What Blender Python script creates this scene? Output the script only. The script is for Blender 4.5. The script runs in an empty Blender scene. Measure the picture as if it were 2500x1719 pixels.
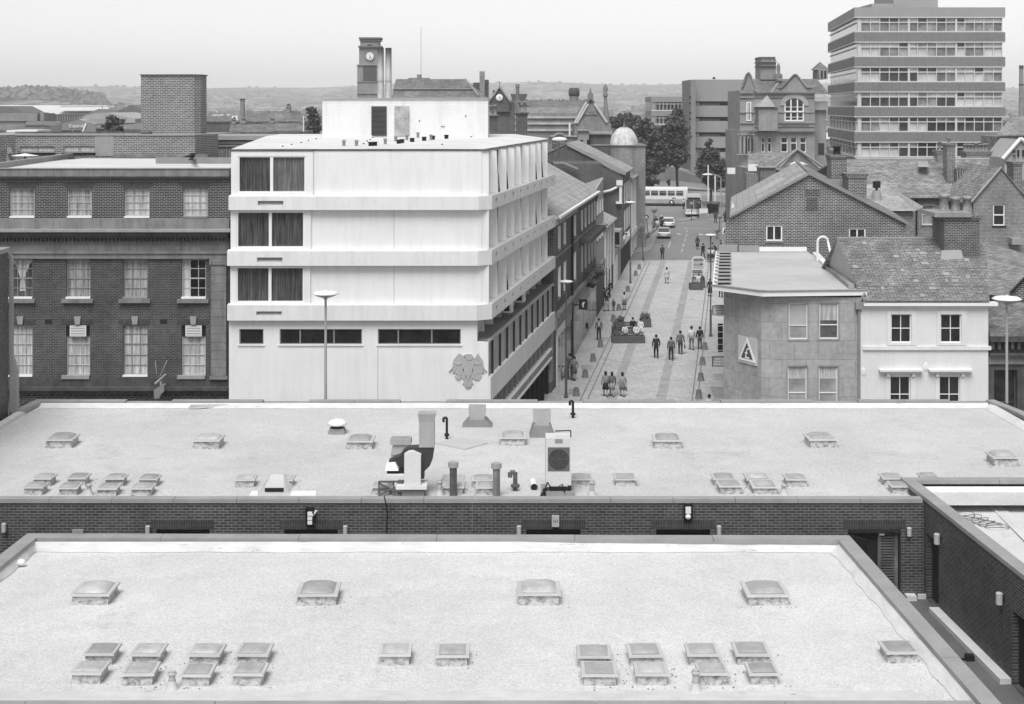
import bpy, math, random
from mathutils import Vector as V, Matrix
R = math.radians
random.seed(7)
sc = bpy.context.scene
COL = sc.collection
F = 3550.0; ZC = 20.5; CX = 1250.0; HY = 260.0; M = 60.0/3550.0
# ---------------- camera
cam_d = bpy.data.cameras.new('camera'); cam = bpy.data.objects.new('camera', cam_d); COL.objects.link(cam)
cam.location = (0, 0, ZC); cam.rotation_euler = (R(90), 0, 0)
cam_d.sensor_width = 36; cam_d.lens = F/2500*36; cam_d.shift_y = -(859.5-HY)/2500
cam_d.clip_start = 0.5; cam_d.clip_end = 30000
sc.camera = cam
# ---------------- sky, sun, exposure
w = bpy.data.worlds.new('World'); sc.world = w; w.use_nodes = True
nt = w.node_tree; nt.nodes.clear()
sky = nt.nodes.new('ShaderNodeTexSky'); sky.sky_type = 'NISHITA'; sky.sun_disc = False
SUN_EL = 58; SUN_AZ = 192   # degrees: azimuth from north(+Y) clockwise
sky.sun_elevation = R(SUN_EL); sky.sun_rotation = R(SUN_AZ); sky.air_density = 1.4; sky.dust_density = 0.5; sky.ozone_density = 1.0
bw = nt.nodes.new('ShaderNodeRGBToBW'); bg = nt.nodes.new('ShaderNodeBackground'); wo = nt.nodes.new('ShaderNodeOutputWorld')
bg.inputs['Strength'].default_value = 0.06
nt.links.new(sky.outputs[0], bw.inputs[0]); nt.links.new(bw.outputs[0], bg.inputs['Color']); nt.links.new(bg.outputs[0], wo.inputs['Surface'])
sd = bpy.data.lights.new('sun', 'SUN'); sun = bpy.data.objects.new('sun', sd); COL.objects.link(sun)
sd.energy = 1.5; sd.angle = R(36); sd.color = (1, 1, 1)
az = R(SUN_AZ); el = R(SUN_EL)
sdir = V((math.sin(az)*math.cos(el), math.cos(az)*math.cos(el), math.sin(el)))
sun.rotation_euler = sdir.to_track_quat('Z', 'Y').to_euler(); sun.location = (0, 0, 80)
sc.view_settings.view_transform = 'Standard'; sc.view_settings.look = 'None'
sc.view_settings.exposure = 1.35; sc.view_settings.gamma = 1

# ---------------- picture measurement -> place helpers
def X(px, Y): return (px-CX)*Y/F
def Z(py, Y): return ZC-(py-HY)*Y/F
def P(px, py, Y): return V((X(px, Y), Y, Z(py, Y)))
def onz(px, py, z):
    Y = (ZC-z)*F/(py-HY); return V((X(px, Y), Y, z))
def onst(px, py):
    Y = ZC*F/(py-200); return V((X(px, Y), Y, M*Y))
def sx(s, Y): return s+.1507*Y
ZU = V((0, 0, 1))

# ---------------- materials
MATS = {}
def newmat(name):
    m = bpy.data.materials.new(name); m.use_nodes = True
    n = m.node_tree; b = n.nodes['Principled BSDF']; return m, n, b
def setspec(b, v):
    if 'Specular IOR Level' in b.inputs: b.inputs['Specular IOR Level'].default_value = v
def N(n, t, **k):
    x = n.nodes.new(t)
    for a, v in k.items():
        if a in x.inputs: x.inputs[a].default_value = v
        else: setattr(x, a, v)
    return x
def g(v): return (v, v, v, 1)
def ramp(n, src, a, b, va, vb):
    r = n.nodes.new('ShaderNodeMapRange'); r.inputs[1].default_value = a; r.inputs[2].default_value = b
    r.inputs[3].default_value = va; r.inputs[4].default_value = vb; n.links.new(src, r.inputs[0]); return r.outputs[0]
def mathn(n, op, a, b):
    r = n.nodes.new('ShaderNodeMath'); r.operation = op
    for i, s in enumerate((a, b)):
        if isinstance(s, (int, float)): r.inputs[i].default_value = s
        else: n.links.new(s, r.inputs[i])
    return r.outputs[0]
def noise(n, scale, detail=4, co='Object', sv=(1, 1, 1), rough=.6):
    tc = n.nodes.new('ShaderNodeTexCoord'); mp = n.nodes.new('ShaderNodeMapping'); mp.inputs['Scale'].default_value = sv
    n.links.new(tc.outputs[co], mp.inputs[0])
    x = N(n, 'ShaderNodeTexNoise', Scale=scale, Detail=detail, Roughness=rough); n.links.new(mp.outputs[0], x.inputs['Vector'])
    return x.outputs[0]
def plain(name, v, rough=.8, spec=.2, big=.12, fine=.06, bs=.6, fs=12, streak=0, metal=0, bump=0):
    """plain stuff with large patches, fine mottling and optional vertical streaks"""
    if name in MATS: return MATS[name]
    m, n, b = newmat(name)
    val = ramp(n, noise(n, bs, 4), .3, .7, v*(1-big), v*(1+big))
    fn = noise(n, fs, 3); val = mathn(n, 'MULTIPLY', val, ramp(n, fn, .25, .75, 1-fine, 1+fine))
    if streak:
        s = noise(n, 3, 4, sv=(1, 1, .12)); val = mathn(n, 'MULTIPLY', val, ramp(n, s, .45, .75, 1, 1-streak))
    n.links.new(val, b.inputs['Base Color']); b.inputs['Roughness'].default_value = rough; setspec(b, spec); b.inputs['Metallic'].default_value = metal
    if bump:
        bn = N(n, 'ShaderNodeBump', Strength=bump, Distance=.02); n.links.new(fn, bn.inputs['Height']); n.links.new(bn.outputs[0], b.inputs['Normal'])
    MATS[name] = m; return m
def brick(name, c1, c2, mo, bwid=.225, bh=.075, ms=.012, patch=.18, rough=.85, offset=.5, bs=.35, mot=.14):
    if name in MATS: return MATS[name]
    m, n, b = newmat(name)
    tc = n.nodes.new('ShaderNodeTexCoord')
    t = n.nodes.new('ShaderNodeTexBrick'); t.offset = offset
    t.inputs['Scale'].default_value = 1; t.inputs['Brick Width'].default_value = bwid; t.inputs['Row Height'].default_value = bh
    t.inputs['Mortar Size'].default_value = ms; t.inputs['Mortar Smooth'].default_value = .3
    t.inputs['Color1'].default_value = g(c1); t.inputs['Color2'].default_value = g(c2); t.inputs['Mortar'].default_value = g(mo)
    n.links.new(tc.outputs['UV'], t.inputs['Vector'])
    val = mathn(n, 'MULTIPLY', t.outputs['Color'], ramp(n, noise(n, bs, 5), .3, .7, 1-patch, 1+patch))
    val = mathn(n, 'MULTIPLY', val, ramp(n, noise(n, 4, 3), .3, .7, 1-mot, 1+mot))
    s = noise(n, 1.6, 4, sv=(1, 1, .15)); val = mathn(n, 'MULTIPLY', val, ramp(n, s, .5, .8, 1, .82))
    n.links.new(val, b.inputs['Base Color']); b.inputs['Roughness'].default_value = rough; setspec(b, .2)
    bn = N(n, 'ShaderNodeBump', Strength=.5, Distance=.01); n.links.new(t.outputs['Fac'], bn.inputs['Height']); bn.invert = True; n.links.new(bn.outputs[0], b.inputs['Normal'])
    MATS[name] = m; return m
def glass(name, v=.02, rough=.08, spec=.6, var=.5):
    if name in MATS: return MATS[name]
    m, n, b = newmat(name)
    val = ramp(n, noise(n, .9, 3), .35, .65, v*(1-var), v*(1+var))
    n.links.new(val, b.inputs['Base Color']); b.inputs['Roughness'].default_value = rough; setspec(b, spec)
    MATS[name] = m; return m
def curtain(name, lo, hi, sc_=9):
    if name in MATS: return MATS[name]
    m, n, b = newmat(name)
    val = ramp(n, noise(n, sc_, 4, sv=(1, 1, .05), rough=.7), .32, .68, lo, hi)  # upright streaks put the shading of folds into the cloth colour
    val = mathn(n, 'MULTIPLY', val, ramp(n, noise(n, 1.3, 2), .3, .7, .85, 1.12))
    n.links.new(val, b.inputs['Base Color']); b.inputs['Roughness'].default_value = .9; setspec(b, .1)
    b.inputs['Coat Weight'].default_value = .35; b.inputs['Coat Roughness'].default_value = .05
    MATS[name] = m; return m
def gravel(name, v, lo=.72, hi=1.24, fs=22, big=.07, speck=.0):
    if name in MATS: return MATS[name]
    m, n, b = newmat(name)
    val = ramp(n, noise(n, fs, 5, rough=.85), .36, .64, v*lo, v*hi)
    val = mathn(n, 'MULTIPLY', val, ramp(n, noise(n, .25, 5), .35, .65, 1-big, 1+big))
    val = mathn(n, 'MULTIPLY', val, ramp(n, noise(n, 1.4, 6, rough=.7), .3, .7, .95, 1.05))
    val = mathn(n, 'MULTIPLY', val, ramp(n, noise(n, 5.5, 2), .70, .76, 1, .8))
    val = mathn(n, 'MULTIPLY', val, ramp(n, noise(n, .55, 7, rough=.75), .56, .68, 1, .86))
    n.links.new(val, b.inputs['Base Color']); b.inputs['Roughness'].default_value = .95; setspec(b, .1)
    MATS[name] = m; return m
def flash(name, v):
    """bitumen flashing painted pale, cracked and stained low down"""
    m, n, b = newmat(name)
    val = ramp(n, noise(n, 2.2, 6, sv=(.6, .6, 3), rough=.7), .3, .72, v*1.06, v*.8)
    c = noise(n, 1.1, 8, sv=(1, 1, 8), rough=.8); val = mathn(n, 'MULTIPLY', val, ramp(n, c, .60, .66, 1, .45))
    n.links.new(val, b.inputs['Base Color']); b.inputs['Roughness'].default_value = .7; MATS[name] = m; return m

ROOFLIGHT = gravel('pale_gravel', .56)
ROOF2 = gravel('grey_gravel', .50)
FLASH = flash('pale_flashing', .62)
COPING = plain('coping_stone', .29, big=.12, fine=.12, fs=25, bs=1.3)
COPING2 = plain('coping_stone_dark', .24, big=.12, fine=.14, fs=25, bs=1.3)
NBRICK = brick('mall_brick', .07, .04, .165, bwid=.25, bh=.085, ms=.013, patch=.22, bs=.6)
HBRICK = brick('hotel_brick', .035, .02, .26, bwid=.25, bh=.085, ms=.015, patch=.12)
HBRICK2 = brick('hotel_brick_lower', .06, .035, .15, bwid=.25, bh=.085, ms=.014, patch=.3)
GBRICK = brick('gable_brick', .075, .03, .38, bwid=.3, bh=.105, ms=.021, patch=.25, bs=.5)
BBRICK = brick('block_brick', .15, .09, .36, bwid=.32, bh=.115, ms=.023, patch=.1)
DBRICK = brick('dark_brick', .065, .03, .20, bwid=.3, bh=.11, ms=.02, patch=.3)
MBRICK = brick('mid_brick', .20, .12, .34, bwid=.3, bh=.11, ms=.02, patch=.25)
SOLDIER = brick('soldier_brick', .055, .04, .08, bwid=.075, bh=.3, ms=.012, offset=0)
STONE = plain('grey_stone', .21, big=.2, fine=.12, fs=14, bs=1.2, streak=.35)
STONED = plain('sooty_stone', .075, big=.3, fine=.15, fs=14, bs=1.5, streak=.4)
STONEL = plain('pale_stone', .30, big=.15, fine=.1, streak=.2)
WHITE = plain('white_render', .735, big=.035, fine=.07, fs=16, bs=.5, streak=.09)
WHITE2 = plain('white_render_band', .69, big=.04, fine=.07, fs=16, bs=.7, streak=.12)
WPAINT = plain('white_paint', .75, rough=.5, big=.04, fine=.03)
GPAINT = plain('grey_paint', .25, rough=.5)
BLACK = plain('black_paint', .015, rough=.5)
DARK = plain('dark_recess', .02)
METAL = plain('galvanised_metal', .38, rough=.45, metal=.2, big=.15, fine=.1, streak=.2)
METALD = plain('rusty_metal', .12, rough=.6, big=.4, fine=.2, bs=2, streak=.4)
LEAD = plain('lead_sheet', .3, rough=.6, big=.15)
SLATE = brick('slate', .31, .17, .07, bwid=.42, bh=.24, ms=.018, patch=.2, bs=.6)
SLATEL = brick('slate_pale', .37, .28, .17, bwid=.6, bh=.5, ms=.016, patch=.12, bs=.5)
SLATED = brick('slate_dark', .22, .13, .06, bwid=.4, bh=.22, ms=.018, patch=.3, bs=.5)
GLASS = glass('window_glass')
GLASSM = glass('window_glass_grey', .10, .1, .5, .4)
GLASSL = glass('window_glass_light', .30, .12, .5, .3)
NET = curtain('net_curtain', .10, .50)
NETL = curtain('net_curtain_pale', .25, .62)
DRAPE = curtain('dark_drape', .015, .13, 14)
DRAPEL = curtain('grey_drape', .06, .22, 14)
CONC = plain('concrete', .30, big=.1, fine=.1, streak=.15)
ASH = plain('asphalt', .21, big=.12, fine=.12, fs=9, bs=.15)

# ---------------- objects
ORG = {}
def tag(o, label=None, cat=None, group=None, kind=None):
    if label: o['label'] = label
    if cat: o['category'] = cat
    if group: o['group'] = group
    if kind: o['kind'] = kind
    return o
def thing(name, label, cat, loc=(0, 0, 0), group=None):
    o = bpy.data.objects.new(name, None); COL.objects.link(o); o.location = loc; o.empty_display_size = .3
    ORG[o.name] = V(loc); return tag(o, label, cat, group)
class MB:
    def __init__(s): s.v = []; s.f = []; s.sm = []
    def poly(s, pts, sm=False):
        i = len(s.v); s.v += [V(p) for p in pts]; s.f.append(tuple(range(i, i+len(pts)))); s.sm.append(sm); return s
    def hexa(s, b, t):
        """b, t: four points each, counter-clockwise from above"""
        s.poly([b[3], b[2], b[1], b[0]]); s.poly(t)
        for k in range(4): s.poly([b[k], b[(k+1) % 4], t[(k+1) % 4], t[k]])
        return s
    def box(s, x0, x1, y0, y1, z0, z1):
        x0, x1 = sorted((x0, x1)); y0, y1 = sorted((y0, y1)); z0, z1 = sorted((z0, z1))
        b = [(x0, y0, z0), (x1, y0, z0), (x1, y1, z0), (x0, y1, z0)]; t = [(x, y, z1) for x, y, _ in b]
        return s.hexa(b, t)
    def prism(s, pts, z0, z1):
        """pts ccw in plan"""
        n = len(pts); b = [V((p[0], p[1], z0)) for p in pts]; t = [V((p[0], p[1], z1)) for p in pts]
        s.poly(b[::-1]); s.poly(t)
        for k in range(n): s.poly([b[k], b[(k+1) % n], t[(k+1) % n], t[k]])
        return s
    def ext(s, pts, d):
        """extrude a planar outline by vector d"""
        d = V(d); n = len(pts); a = [V(p) for p in pts]; c = [p+d for p in a]
        nn = (a[1]-a[0]).cross(a[2]-a[0])
        if nn.dot(d) > 0: a, c = a[::-1], c[::-1]
        s.poly(a); s.poly(c[::-1])
        for k in range(n): s.poly([a[(k+1) % n], a[k], c[k], c[(k+1) % n]])
        return s
    def tube(s, p0, p1, r0, r1=None, n=8, caps=True):
        p0, p1 = V(p0), V(p1); r1 = r0 if r1 is None else r1
        d = (p1-p0).normalized(); a = d.orthogonal().normalized(); c = d.cross(a)
        A = [p0+(a*math.cos(t)+c*math.sin(t))*r0 for t in [2*math.pi*k/n for k in range(n)]]
        B = [p1+(a*math.cos(t)+c*math.sin(t))*r1 for t in [2*math.pi*k/n for k in range(n)]]
        i = len(s.v); s.v += A+B
        for k in range(n): s.f.append((i+k, i+(k+1) % n, i+n+(k+1) % n, i+n+k)); s.sm.append(True)
        if caps: s.poly(A[::-1]); s.poly(B)
        return s
    def path(s, pts, r, n=8):
        for a, b in zip(pts[:-1], pts[1:]): s.tube(a, b, r, n=n)
        return s
    def lathe(s, c, prof, n=16, axis=ZU):
        c = V(c); axis = V(axis).normalized(); a = axis.orthogonal().normalized(); e = axis.cross(a); i = len(s.v)
        for r, h in prof:
            for k in range(n):
                t = 2*math.pi*k/n; s.v.append(c+axis*h+(a*math.cos(t)+e*math.sin(t))*r)
        for j in range(len(prof)-1):
            for k in range(n):
                s.f.append((i+j*n+k, i+j*n+(k+1) % n, i+(j+1)*n+(k+1) % n, i+(j+1)*n+k)); s.sm.append(True)
        return s
    def blob(s, c, rx, ry, rz, nu=10, nv=7):
        c = V(c); i = len(s.v)
        for j in range(nv+1):
            ph = math.pi*j/nv
            for k in range(nu):
                t = 2*math.pi*k/nu; s.v.append(c+V((rx*math.sin(ph)*math.cos(t), ry*math.sin(ph)*math.sin(t), -rz*math.cos(ph))))
        for j in range(nv):
            for k in range(nu): s.f.append((i+j*nu+k, i+j*nu+(k+1) % nu, i+(j+1)*nu+(k+1) % nu, i+(j+1)*nu+k)); s.sm.append(True)
        return s
    def build(s, name, mat, parent=None, label=None):
        org = ORG.get(parent.name, V((0, 0, 0))) if parent else V((0, 0, 0))
        me = bpy.data.meshes.new(name); me.from_pydata([tuple(p-org) for p in s.v], [], s.f)
        me.polygons.foreach_set('use_smooth', s.sm)
        uv = me.uv_layers.new(name='UVMap'); k = 0
        for f in s.f:
            p = [s.v[i] for i in f]
            nn = V((0, 0, 0))
            for q in range(len(p)):
                nn += (p[q]-p[0]).cross(p[(q+1) % len(p)]-p[0])
            if nn.length > 1e-12: nn.normalize()
            if abs(nn.z) < .97 and nn.length > .5:
                t = ZU.cross(nn).normalized(); b = nn.cross(t)
            else: t = V((1, 0, 0)); b = V((0, 1, 0))
            for q in p:
                uv.data[k].uv = (q.dot(t), q.dot(b)); k += 1
        o = bpy.data.objects.new(name, me); COL.objects.link(o); me.materials.append(mat)
        if parent: o.parent = parent; ORG[o.name] = org
        if label: o['label'] = label
        return o
def struct(name, mb, mat): return tag(mb.build(name, mat), kind='structure')
class Fr:
    """facade frame: origin, horizontal direction; outward normal = U x Z"""
    def __init__(s, O, U): s.O = V(O); s.U = V(U).normalized(); s.N = s.U.cross(ZU)
    def p(s, u, v, d=0): return s.O+s.U*u+ZU*v+s.N*d
    def box(s, mb, u0, u1, v0, v1, d0, d1):
        b = [s.p(u0, v0, d1), s.p(u1, v0, d1), s.p(u1, v0, d0), s.p(u0, v0, d0)]
        t = [s.p(u0, v1, d1), s.p(u1, v1, d1), s.p(u1, v1, d0), s.p(u0, v1, d0)]
        return mb.hexa(b, t)
    def quad(s, mb, u0, u1, v0, v1, d=0): return mb.poly([s.p(u0, v0, d), s.p(u1, v0, d), s.p(u1, v1, d), s.p(u0, v1, d)])
def wall(mb, fr, u0, u1, v0, v1, holes, rec=.15, d=0):
    us = sorted({u0, u1} | {min(max(h[i], u0), u1) for h in holes for i in (0, 1)})
    vs = sorted({v0, v1} | {min(max(h[i], v0), v1) for h in holes for i in (2, 3)})
    for a, b in zip(us[:-1], us[1:]):
        run = None
        for c, e in zip(vs[:-1], vs[1:]):
            mu, mv = (a+b)/2, (c+e)/2
            inh = any(h[0] < mu < h[1] and h[2] < mv < h[3] for h in holes)
            if not inh: fr.quad(mb, a, b, c, e, d)
    for h in holes:
        a, b, c, e = h[:4]
        mb.poly([fr.p(a, c, d), fr.p(a, c, d-rec), fr.p(a, e, d-rec), fr.p(a, e, d)][::-1])
        mb.poly([fr.p(b, c, d), fr.p(b, c, d-rec), fr.p(b, e, d-rec), fr.p(b, e, d)])
        mb.poly([fr.p(a, c, d), fr.p(b, c, d), fr.p(b, c, d-rec), fr.p(a, c, d-rec)])
        mb.poly([fr.p(a, e, d), fr.p(b, e, d), fr.p(b, e, d-rec), fr.p(a, e, d-rec)][::-1])
def win(parent, fr, u0, u1, v0, v1, rec=.12, nx=2, ny=2, fw=.06, bar=.025, pane=None, fmat=None, sill=None, mats=None, d=0, lvs=None, name='window'):
    f = MB(); D = d-rec
    for a, b, c, e in ((u0, u0+fw, v0, v1), (u1-fw, u1, v0, v1), (u0+fw, u1-fw, v0, v0+fw), (u0+fw, u1-fw, v1-fw, v1)): fr.box(f, a, b, c, e, D-.03, D+.05)
    for k in range(1, nx):
        x = u0+(u1-u0)*k/nx; fr.box(f, x-bar/2, x+bar/2, v0+fw, v1-fw, D-.02, D+.035)
    for q in (lvs if lvs is not None else [k/ny for k in range(1, ny)]):
        t, th = (q if isinstance(q, tuple) else (q, bar)); z = v0+(v1-v0)*t; fr.box(f, u0+fw, u1-fw, z-th/2, z+th/2, D-.021, D+.033)
    o = f.build(name, fmat or WPAINT, parent)
    pm = MB(); fr.quad(pm, u0+.01, u1-.01, v0+.01, v1-.01, D-.005)
    pm.build('curtain' if (pane in (NET, NETL, DRAPE, DRAPEL)) else 'pane', pane or GLASS, o)
    if sill:
        sm = MB(); fr.box(sm, u0-.08, u1+.08, v0-.12, v0-.002, D+.052, d+.07); sm.build('sill', sill, o)
    return o
def copy_tree(o, parent=None):
    c = o.copy(); COL.objects.link(c); c.parent = parent; ORG[c.name] = ORG.get(o.name, V((0, 0, 0)))
    for ch in list(o.children): copy_tree(ch, c)
    return c
def text(parent, s, size, mat, loc, rot, name='lettering', align='CENTER', ext=.006):
    cu = bpy.data.curves.new(name, 'FONT'); cu.body = s; cu.size = size; cu.align_x = align; cu.align_y = 'CENTER'; cu.extrude = ext
    cu.resolution_u = 3
    t = bpy.data.objects.new(name+'_tmp', cu); COL.objects.link(t)
    dg = bpy.context.evaluated_depsgraph_get(); me = bpy.data.meshes.new_from_object(t.evaluated_get(dg)); bpy.data.objects.remove(t)
    o = bpy.data.objects.new(name, me); COL.objects.link(o); me.materials.clear(); me.materials.append(mat)
    o.parent = parent; o.location = V(loc)-ORG.get(parent.name, V((0, 0, 0))); o.rotation_euler = rot; return o
# ================= GROUND =================
def hills(x, y):
    """height of the land"""
    h = M*min(y, 300)
    if y > 300: h = 5.07-4.0*min(1, (y-300)/500)
    if y > 800:
        t = (y-800)
        h += 9*min(1, t/1500)
        r = max(0, min(1, (y-2600)/3200)); r = r*r*(3-2*r)
        ang = x/y
        ridge = 92+10*math.sin(ang*9+1)+6*math.sin(ang*23+2)+3*math.sin(ang*61)
        h += r*ridge
        r2 = math.exp(-((y-2300)/420.0)**2)*max(0, min(1, (-.255-ang)/.06+.2))
        h += 27*r2*(1+.1*math.sin(ang*90))
        h += 3*math.sin(x*.004+1)*math.sin(y*.003)*min(1, t/800)
    return h
ys = [-60, 0, 30, 60, 100, 150, 200, 250, 300, 350, 420, 500, 600, 700, 800, 950, 1100]+[1300+i*180 for i in range(26)]+[6200, 6700, 7500]
gm = MB(); nxg = 90
rows = []
for y in ys:
    wd = max(260, y*.62)
    rows.append([len(gm.v)+i for i in range(nxg+1)])
    for i in range(nxg+1):
        x = -wd+2*wd*i/nxg; gm.v.append(V((x, y, hills(x, y))))
for a, b in zip(rows[:-1], rows[1:]):
    for i in range(nxg): gm.f.append((a[i], a[i+1], b[i+1], b[i])); gm.sm.append(True)
m, n, b = newmat('countryside')
big = noise(n, .004, 6, sv=(1, .5, 1)); mid = noise(n, .02, 5, sv=(1, .4, 1), rough=.75); fine = noise(n, .09, 3, sv=(1, .35, 1))
v = ramp(n, mid, .42, .58, .06, .26); v = mathn(n, 'MULTIPLY', v, ramp(n, big, .35, .65, .6, 1.3)); v = mathn(n, 'MULTIPLY', v, ramp(n, fine, .35, .65, .65, 1.3))
tc = n.nodes.new('ShaderNodeTexCoord'); sp = n.nodes.new('ShaderNodeSeparateXYZ'); n.links.new(tc.outputs['Object'], sp.inputs[0])
near = ramp(n, sp.outputs['Y'], 330, 480, 0, 1)
mx = n.nodes.new('ShaderNodeMix'); mx.data_type = 'FLOAT'; n.links.new(near, mx.inputs[0])
n.links.new(ramp(n, noise(n, .5, 4), .3, .7, .13, .18), mx.inputs[2]); n.links.new(v, mx.inputs[3])
n.links.new(mx.outputs[0], b.inputs['Base Color']); b.inputs['Roughness'].default_value = 1; setspec(b, 0)
struct('ground', gm, m)

def sheet(name, pts, mat, dz=.012):
    mb = MB(); mb.poly([V((x, y, M*y+dz)) for x, y in pts]); return struct(name, mb, mat)
PAVE = brick('paving_slabs', .47, .41, .30, bwid=.9, bh=.6, ms=.02, patch=.07, offset=.5, bs=.2)
PAVED = brick('paving_slabs_dark', .37, .32, .24, bwid=.45, bh=.3, ms=.02, patch=.1, bs=.3)
PAVE2 = brick('footway_slabs', .30, .27, .22, bwid=.6, bh=.6, ms=.02, patch=.1, bs=.3)
# street sheets: s = sideways from the street axis
def strip(name, s0, s1, y0, y1, mat, dz): return sheet(name, [(sx(s0, y0), y0), (sx(s1, y0), y0), (sx(s1, y1), y1), (sx(s0, y1), y1)], mat, dz)
strip('pedestrian_paving', -13.5, 1.0, 74, 167, PAVE, .012)
strip('cross_street', -60, 60, 59.3, 74, ASH, .012)
strip('paving_band', -8.05, -7.4, 74, 167, PAVED, .018)
strip('paving_band', -4.85, -4.2, 74, 167, PAVED, .018)
DRAIN = plain('drain_line', .2)
for s0 in (-9.75, -9.3, -2.55, -2.2): strip('drain_channel', s0, s0+.09, 74, 167, DRAIN, .018)
LINE = plain('road_paint', .45, big=.2)
sheet('road', [(sx(-14, 167), 167), (sx(3, 167), 167), (sx(3, 205), 205), (sx(60, 205), 205), (sx(60, 300), 300), (sx(-80, 300), 300), (sx(-80, 206), 206), (sx(-14, 206), 206)], ASH, .012)
strip('kerb_line', -12, 1, 166.6, 167.1, plain('kerb_stone', .4), .02)
def pavement(name, pts):
    mb = MB(); h = .12
    mb.poly([V((x, y, M*y+.015+h)) for x, y in pts]); k = len(pts)
    for i in range(k):
        a, c = pts[i], pts[(i+1) % k]; mb.poly([V((a[0], a[1], M*a[1])), V((c[0], c[1], M*c[1])), V((c[0], c[1], M*c[1]+.015+h)), V((a[0], a[1], M*a[1]+.015+h))])
    return struct(name, mb, PAVE2)
q = [onst(*p) for p in ((1500, 616), (1545, 619), (1578, 617), (1588, 613), (1597, 598), (1606, 575), (1612, 556), (1606, 545))]
pavement('pavement', [(p.x, p.y) for p in q]+[(sx(-11.8, 206), 206), (sx(-11.8, 172), 172)])
pavement('pavement', [(sx(-1.6, 168), 168), (sx(0, 168), 168), (sx(0, 214), 214), (sx(-1.2, 214), 214)])
q = [onst(*p) for p in ((1650, 543), (1700, 537), (1760, 541), (1790, 548), (1790, 530), (1700, 528))]
pavement('traffic_island', [(p.x, p.y) for p in q])
# lane markings
mk = MB()
def dash(a, b, wd):
    a, b = onst(*a), onst(*b); d = (b-a).normalized(); nrm = V((-d.y, d.x, 0))*wd/2
    mk.poly([a-nrm+ZU*.02, b-nrm+ZU*.02, b+nrm+ZU*.02, a+nrm+ZU*.02][::-1] if False else [a+nrm+ZU*.02, a-nrm+ZU*.02, b-nrm+ZU*.02, b+nrm+ZU*.02])
for a, b in (((1664, 616), (1666, 608)), ((1667, 603), (1670, 595)), ((1671.5, 590), (1674, 582)), ((1675, 578), (1677, 572)), ((1677, 567), (1678, 563)), ((1676, 560), (1673, 557)),
             ((1632, 605), (1637, 590)), ((1648, 569), (1655, 569)), ((1652, 556), (1664, 556.5)), ((1670, 556.6), (1688, 557)), ((1693, 557.5), (1710, 558)), ((1718, 558.5), (1732, 559)), ((1740, 559.5), (1748, 560))):
    dash(a, b, .14 if abs(a[0]-b[0]) < 8 else .3)
for cx_, cy_ in ((1658, 572), (1712, 573)):
    c = onst(cx_, cy_); mk.poly([c+V((-.45, -1, .022)), c+V((.45, -1, .022)), c+V((0, 1.6, .022+M*1.6))])
dash((1652, 536.5), (1745, 536.5), .3)
struct('road_markings', mk, LINE)
# inspection covers
ic = MB()
for a, bb, c, d in ((1388, 1410, 950, 963), (1418, 1444, 892, 902), (1463, 1482, 824, 832), (1746, 1776, 913, 929), (1745, 1776, 945, 972), (1684, 1693, 730, 733), (1681, 1687, 643, 647)):
    p0, p1 = onst(a, d), onst(bb, c); ic.poly([(p0.x, p0.y, M*p0.y+.022), (p1.x, p0.y, M*p0.y+.022), (p1.x+.1, p1.y, M*p1.y+.022), (p0.x+.1, p1.y, M*p1.y+.022)])
struct('inspection_covers', ic, PAVED)

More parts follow.
